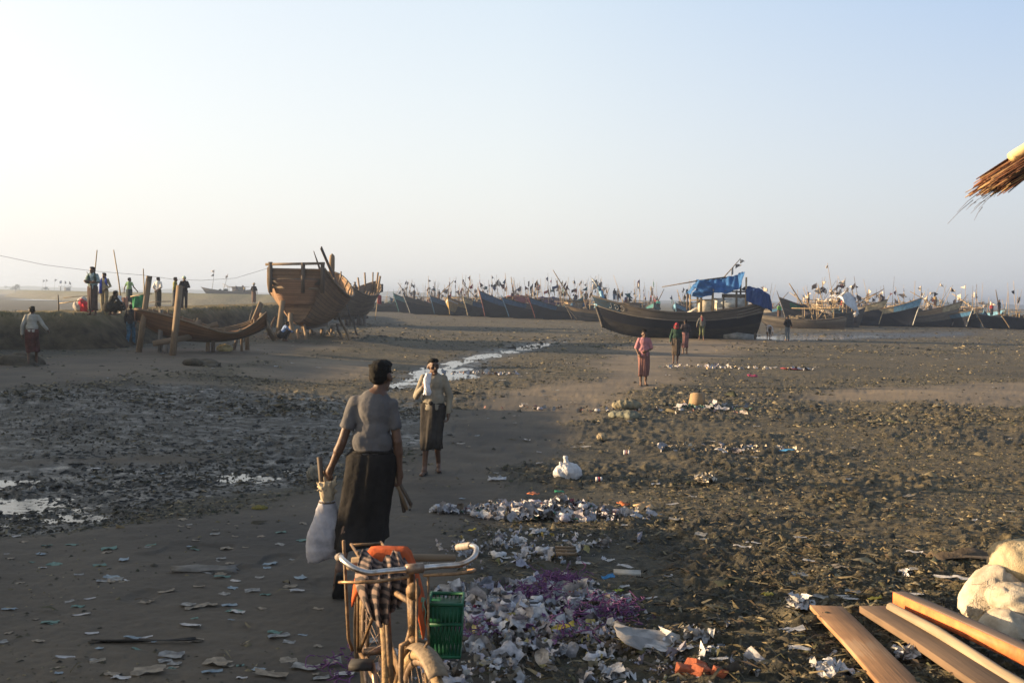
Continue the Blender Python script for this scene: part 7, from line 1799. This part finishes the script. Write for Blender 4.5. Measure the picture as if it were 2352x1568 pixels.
bag('round greyish-white bag on the wide heap', 1345, 1412, .085, 6, GPL, 1, group='bags on the wide heap')
bag('white bag at the upper right of the wide heap', 1345, 1350, .075, 7, WPL, 1, group='bags on the wide heap')
bag('smaller white bag lying right of the round greyish one', 1392, 1395, .06, 8, WPL, 0, group='bags on the wide heap', sq=(1.3, .8, .6))
bag('brownish translucent bag below the round greyish one', 1325, 1440, .06, 9, GPL, 0, group='bags on the wide heap')
bag('pale translucent bag at the left end of the wide heap', 1068, 1365, .09, 10, GPL, 1, group='bags on the wide heap')
bag('white bag mound at the lower middle of the wide heap', 1195, 1420, .07, 11, WPL, 0, group='bags on the wide heap', sq=(1.3, .8, .55))
bag('pale crumpled lump of plastic in the churned mud right of the knotted bag', 1612, 1115, .11, 12, mat('cream_plastic', (.55, .48, .38), .6, .2, 10, .3), 0, sq=(1.3, .8, .6))
bag('striped brownish tied bag standing in the mud', 1383, 1012, .10, 13, cloth('striped_bag', (.32, .26, .17), .5, 20), 1, name='tied_bag', cat='bag')
bag('upper brownish grey filled sack lying beside the path', 1440, 943, .30, 14, TANS, 0, 'filled_sack', 'sack', 'two grey sacks in the mud', sq=(1.15, .6, .38))
bag('lower greenish filled sack lying beside the path', 1434, 964, .30, 15, GRS, 0, 'filled_sack', 'sack', 'two grey sacks in the mud', sq=(1.15, .55, .34))
bag('pale muddy bag lying below the small shell', 857, 1, .1, 16, WPL) if False else None
bag('yellowish muddy bag lying below the small shell', 516, 806, .26, 17, mat('yellow_sacking', (.42, .33, .16), .85, .3, 8, .3), 0, 'muddy_bag', 'bag', sq=(1.2, .7, .6))
bag('crumpled grey bag hanging together in the wet mud left of the man in grey', 728, 1095, .13, 18, mat('wet_rag', (.20, .18, .14), .8, .4, 10, .3), 1, 'muddy_rag', 'rag', sq=(1.1, .7, .9))
bag('olive yellow rag lying left of the man in grey', 597, 1168, .07, 19, mat('olive_rag', (.16, .13, .03), .8), 0, 'rag', 'rag', sq=(1.3, .8, .4))
bag('white bag edge showing at the bottom right below the boards', 1905, 1562, .10, 20, WPL, 0, sq=(1.3, .8, .5))
bag('white crumpled bag between the wide and the dark board', 2078, 1530, .075, 21, WPL, 0, sq=(1.4, .8, .45))
bag('white bag lying left of the wide board', 1838, 1412, .085, 22, WPL, 0, sq=(1.3, .8, .4))
bag('white bag in the mud above the boards', 2080, 1328, .065, 23, WPL, 0, sq=(1.4, .8, .45))
bag('white bag half under the left edge of the wide board', 1915, 1510, .06, 24, WPL, 0, sq=(1.4, .8, .4))
bag('grey-white bag at the lower edge left of the boards', 1600, 1490, .09, 25, GPL, 1, sq=(1.3, .8, .5))
bag('white bag at the bottom edge left of the bricks', 1408, 1558, .085, 26, WPL, 0, sq=(1.2, .8, .6))
def can(label, u, v, r, h, rz, cols, lying=True):
    p = gp(u, v); t = thing('tin_can', label, 'can', (p.x, p.y, float(g0(p.x, p.y)) + r + .03), rz, 'striped cans'); Mx = Matrix.Rotation(math.pi / 2, 4, 'Y')
    for k, (a, b, m) in enumerate(((-.5, -.15, cols[0]), (-.15, .2, cols[1]), (.2, .5, cols[0]))): MB().tube([(a * h, 0, 0), (b * h, 0, 0)], r * (1 if k != 1 else 1.015), 14).build('can_band', m, t)
CW = paint('can_white', (.65, .62, .6)); CR = paint('can_red', (.38, .04, .06)); CBR = paint('can_brown', (.22, .10, .09))
can('red and white can lying beside the knotted white bag', 1375, 1110, .030, .085, .15, (CW, CR)); can('brown and white striped can lying in the churned mud', 1439, 1048, .036, .10, -.1, (CW, CBR))
def box():
    p = gp(1601, 934); t = thing('cardboard_box', 'open brown cardboard box standing in the churned mud', 'box', (p.x, p.y, float(g0(p.x, p.y))), R(-28)); CB = mat('cardboard', (.30, .20, .11), .85, .15, 6, .1)
    mb = MB(); V = [(-.17, -.16, 0), (.17, -.16, 0), (.17, .16, 0), (-.17, .16, 0), (-.13, -.13, .31), (.13, -.13, .33), (.13, .13, .33), (-.13, .13, .31)]; mb.add(V, [(0, 1, 5, 4), (1, 2, 6, 5), (2, 3, 7, 6), (3, 0, 4, 7), (3, 2, 1, 0)]); mb.build('carton', CB, t, thick=.008)
    MB().add([(-.17, -.16, .01), (-.17, .14, .01), (-.34, .12, .02), (-.30, -.12, .16)], [(0, 1, 2, 3)]).build('flap', CB, t, thick=.008)
    MB().add([(-.13, -.13, .312), (.13, -.13, .332), (.13, .13, .334), (-.13, .13, .314)], [(0, 1, 2, 3)]).build('flap', CB, t, thick=.008)
box()
def crate(label, u, v, w_, d_, m, bars, rz=0.):
    p = gp(u, v); t = thing('broken_crate', label, 'crate', (p.x, p.y, float(g0(p.x, p.y)) + .04), rz)
    for k in range(bars): MB().box((-w_ / 2 + w_ * k / (bars - 1), 0, .02), (.018, d_, .02)).build('bar', m, t)
    for s in (-1, 0, 1): MB().box((0, s * d_ / 2, .035), (w_ + .02, .02, .022)).build('bar', m, t)
crate('small broken wooden crate frame lying between the heaps', 1300, 1284, .16, .22, TIMBER, 3); crate('pale plastic tray lying right of the wide heap', 1440, 1336, .19, .07, mat('pale_tray', (.45, .42, .36), .6), 6, -.1)
for k, (u, v, lab) in enumerate(((1575, 1556, 'broken red brick at the bottom edge, left one'), (1612, 1560, 'broken red brick at the bottom edge, middle one'), (1650, 1562, 'broken red brick at the bottom edge, right one'), (1596, 1545, 'broken red brick lying behind the others at the bottom edge'))):
    p = gp(u, v); mb = MB().box((0, 0, 0), (.11, .075, .06), Euler((.2 * k, .3, .7 * k)).to_matrix(), jit=.012); o = mb.build('brick', mat('red_brick', (.36, .10, .045), .9, .3, 14, .4), None, bevel=.006); o.location = (p.x, p.y, float(g0(p.x, p.y)) + .045); tag(o, lab, 'brick', 'broken bricks at the bottom edge')
def packet(label, u, v, w_, l_, m, rz, name='packet', cat='packet', group=None, crump=.008, seed=1, zl=.03):
    p = gp(u, v); rng = np.random.default_rng(seed); o = MB().grid(rag_mesh(rng, w_, l_, crump, 6)).build(name, m, None, True, thick=.004); o.location = (p.x, p.y, float(gfull(np.array([p.x]), np.array([p.y]))[0]) + zl); o.rotation_euler = (rng.normal(0, .12), rng.normal(0, .12), rz); return tag(o, label, cat, group)
YEL = paint('yellow_print', (.52, .38, .05)); LIME = paint('lime_print', (.34, .38, .03)); BLU = paint('blue_print', (.05, .22, .45)); ORG = paint('orange_print', (.45, .13, .04)); GRN = paint('green_print', (.03, .22, .12)); PINKP = paint('pink_print', (.45, .06, .12))
packet('crumpled yellow packet at the lower edge of the wide heap', 1288, 1462, .07, .17, YEL, .05, seed=2, zl=.06)
packet('lime-green square packet at the right of the wide heap', 1420, 1368, .06, .07, LIME, .3, seed=3)
packet('yellow packet lying alone in the mud above the boards', 1762, 1382, .05, .08, YEL, .6, seed=4)
packet('yellow scrap beside the beam with the orange side', 2010, 1398, .04, .10, YEL, .2, seed=5)
packet('yellow packet on the path edge left of the heaps', 1085, 1222, .04, .08, YEL, -.1, seed=6)
packet('blue and white packet below the wide heap', 1252, 1487, .04, .09, BLU, .1, seed=7)
packet('bright blue strip lying in the mud at right', 1808, 1045, .06, .26, BLU, -.5, seed=8)
packet('light blue packet on the right shoulder of the wide heap', 1395, 1360, .05, .09, BLU, .2, seed=9, zl=.1)
packet('orange torn packet in the mud right of the white rag heap', 1432, 1160, .10, .14, ORG, -.6, seed=10, crump=.02)
packet('torn tan paper right of the white rag heap', 1480, 1168, .14, .24, mat('tan_paper', (.42, .28, .15), .8), .3, seed=11, crump=.02)
packet('green packet on the white rag heap', 1284, 1160, .07, .11, GRN, .2, seed=12, zl=.17)
packet('orange packet standing on the white rag heap', 1225, 1165, .10, .12, ORG, .9, seed=13, zl=.18)
packet('red cloth lying flat in the mud at right beyond the litter ring', 1818, 849, .3, .75, paint('red_cloth', (.30, .04, .05)), .0, seed=14, crump=.03)
packet('pink scrap in the mud below the litter ring', 1728, 866, .2, .34, PINKP, .0, seed=15, crump=.03)
packet('long white plastic bottle-like tube on the path', 1043, 1165, .06, .20, WPL, -.1, 'plastic_tube', 'tube', seed=16, crump=.012)
packet('folded pale cloth lying on the path right of the man in beige', 1142, 1106, .10, .24, WPL, .1, 'pale_cloth', 'cloth', seed=17, crump=.015)
packet('brown mat half buried in the mud left of the sacks', 2230, 1300, .25, .75, mat('mud_mat', (.10, .075, .05), .9, .4, 6, .4), -.05, 'sacking_mat', 'mat', seed=18, crump=.03, zl=.04)
packet('clear dirty plastic sheet lying at the bottom centre right', 1520, 1500, .24, .55, mat('dirty_film', (.26, .24, .22), .4, .3, 8, .3, spec=.5), .15, 'plastic_sheet', 'plastic sheet', seed=19, crump=.015)
packet('dark twisted rag lying across the path at lower left', 330, 1478, .035, .62, mat('black_rag', (.03, .028, .025), .8), .05, 'rag', 'rag', seed=20, crump=.006, zl=.012)
packet('flat long grey rag on the path at lower left', 470, 1312, .12, .50, mat('grey_rag', (.15, .14, .125), .85), .1, 'rag', 'rag', seed=21, crump=.012)
# scraps trodden into the path and scattered over the mud: one object each
SCR = {'pale grey': mat('scrap_grey', (.25, .24, .22), .8, .4, 20, .2), 'whitish': mat('scrap_white', (.42, .40, .38), .7, .25, 20, .2), 'bluish': mat('scrap_blue', (.22, .27, .30), .7, .3, 20, .2), 'tan': mat('scrap_tan', (.24, .20, .15), .85, .35, 20, .2), 'greenish': mat('scrap_green', (.10, .18, .15), .75, .3, 20, .2)}
rngL = np.random.default_rng(77); TEMPL = {}
for cname, m in SCR.items():
    L_ = []
    for k in range(4):
        me = MB().grid(rag_mesh(rngL, rngL.uniform(.05, .10), rngL.uniform(.07, .15), .005, 5)).mesh('paper_scrap', True); me.materials.append(m); L_.append(me)
    TEMPL[cname] = L_
def scrap(cname, u, v, sc, label, group, zl=.012):
    p = gp(u, v); o = link('paper_scrap', TEMPL[cname][int(rngL.integers(0, 4))]); o.location = (p.x, p.y, float(gfull(np.array([p.x]), np.array([p.y]))[0]) + zl * sc); o.rotation_euler = (rngL.normal(0, .06), rngL.normal(0, .06), rngL.uniform(-.7, .7)); o.scale = (sc, sc * rngL.uniform(.6, 1), sc); tag(o, label, 'scrap', group)
big = [(437, 1438, 'whitish', 1.3), (640, 1463, 'pale grey', 1.7), (545, 1406, 'whitish', 1.0), (540, 1336, 'whitish', .8), (430, 1392, 'pale grey', 1.2), (478, 1390, 'tan', 1.3), (580, 1358, 'pale grey', 1.2), (690, 1330, 'bluish', 1.3), (682, 1358, 'whitish', 1.2), (250, 1257, 'greenish', 1.5), (284, 1283, 'bluish', 1.2), (392, 1510, 'pale grey', 1.7), (340, 1548, 'tan', 1.9), (500, 1524, 'tan', 1.6), (700, 1535, 'pale grey', 1.8), (620, 1552, 'tan', 1.7),
       (215, 1090, 'bluish', 1.0), (508, 1285, 'pale grey', 1.0), (420, 1195, 'tan', 1.0), (790, 1550, 'whitish', 1.2), (838, 1385, 'whitish', .9), (850, 1475, 'pale grey', 1.2)]
wordsz = {True: 'large', False: 'small'}
for k, (u, v, c_, s) in enumerate((a_, b_, d_, e_ * .78) for a_, b_, d_, e_ in big):
    side = 'at lower left' if u < 450 else 'left of the bicycle' if v > 1300 else 'left of the man in grey'
    scrap(c_, u, v, s, f'{c_} {"broad" if s > .97 else "small"} paper scrap trodden flat {side}', 'flat paper scraps on the dark path')
n_ = 0; tries = 0
while n_ < 120 and tries < 4000:
    tries += 1; u = rngL.uniform(5, 1130); v = 1130 + 440 * rngL.random() ** .8; p = gp(u, v); a, b = zones(np.array([p.x]), np.array([p.y]))
    if a[0] < .6 or (740 < u < 1040 and v > 1180): continue
    c_ = ['pale grey', 'tan', 'tan', 'pale grey', 'bluish', 'greenish', 'whitish'][int(rngL.integers(0, 7))]
    scrap(c_, u, v, float(rngL.uniform(.35, 1.0)), f'little {c_} paper scrap trodden into the dark path', f'little {c_} scraps trodden into the dark path', .008); n_ += 1
n_ = 0
while n_ < 110:
    u = rngL.uniform(1150, 2345); v = 800 + 740 * rngL.random() ** 1.4; p = gp(u, v)
    a, b = zones(np.array([p.x]), np.array([p.y]))
    if a[0] > .7 and rngL.random() < .6: continue
    c_ = ['whitish', 'whitish', 'tan', 'pale grey', 'whitish'][int(rngL.integers(0, 5))]
    scrap(c_, u, v, float(rngL.uniform(.5, 1.1)) * (1 + .02 * p.y), f'{c_} litter scrap lying among the clods of churned mud', f'{c_} litter scraps among the clods', .03); n_ += 1
n_ = 0
while n_ < 60:
    u = rngL.uniform(5, 1300); v = 790 + 310 * rngL.random(); p = gp(u, v)
    c_ = ['whitish', 'tan', 'pale grey', 'bluish'][int(rngL.integers(0, 4))]
    scrap(c_, u, v, float(rngL.uniform(.5, 1.0)) * (1 + .02 * p.y), f'{c_} litter scrap on the mudflat left of the stream', f'{c_} litter scraps on the left mudflat', .03); n_ += 1
# ------------------------------------------------------------------ haze over the flats
HZ = MB().box((0, 780, 6.2), (3400, 1700, 15.4)).build('haze', None)
HZ['kind'] = 'stuff'
hm_ = bpy.data.materials.new('haze'); hm_.use_nodes = True
t_ = hm_.node_tree; t_.nodes.clear()
ho = t_.nodes.new('ShaderNodeOutputMaterial'); hv = t_.nodes.new('ShaderNodeVolumePrincipled')
hv.inputs['Color'].default_value = (.41, .51, .70, 1); hv.inputs['Density'].default_value = .00095; hv.inputs['Anisotropy'].default_value = .45
t_.links.new(hv.outputs[0], ho.inputs['Volume'])
HZ.data.materials.append(hm_)
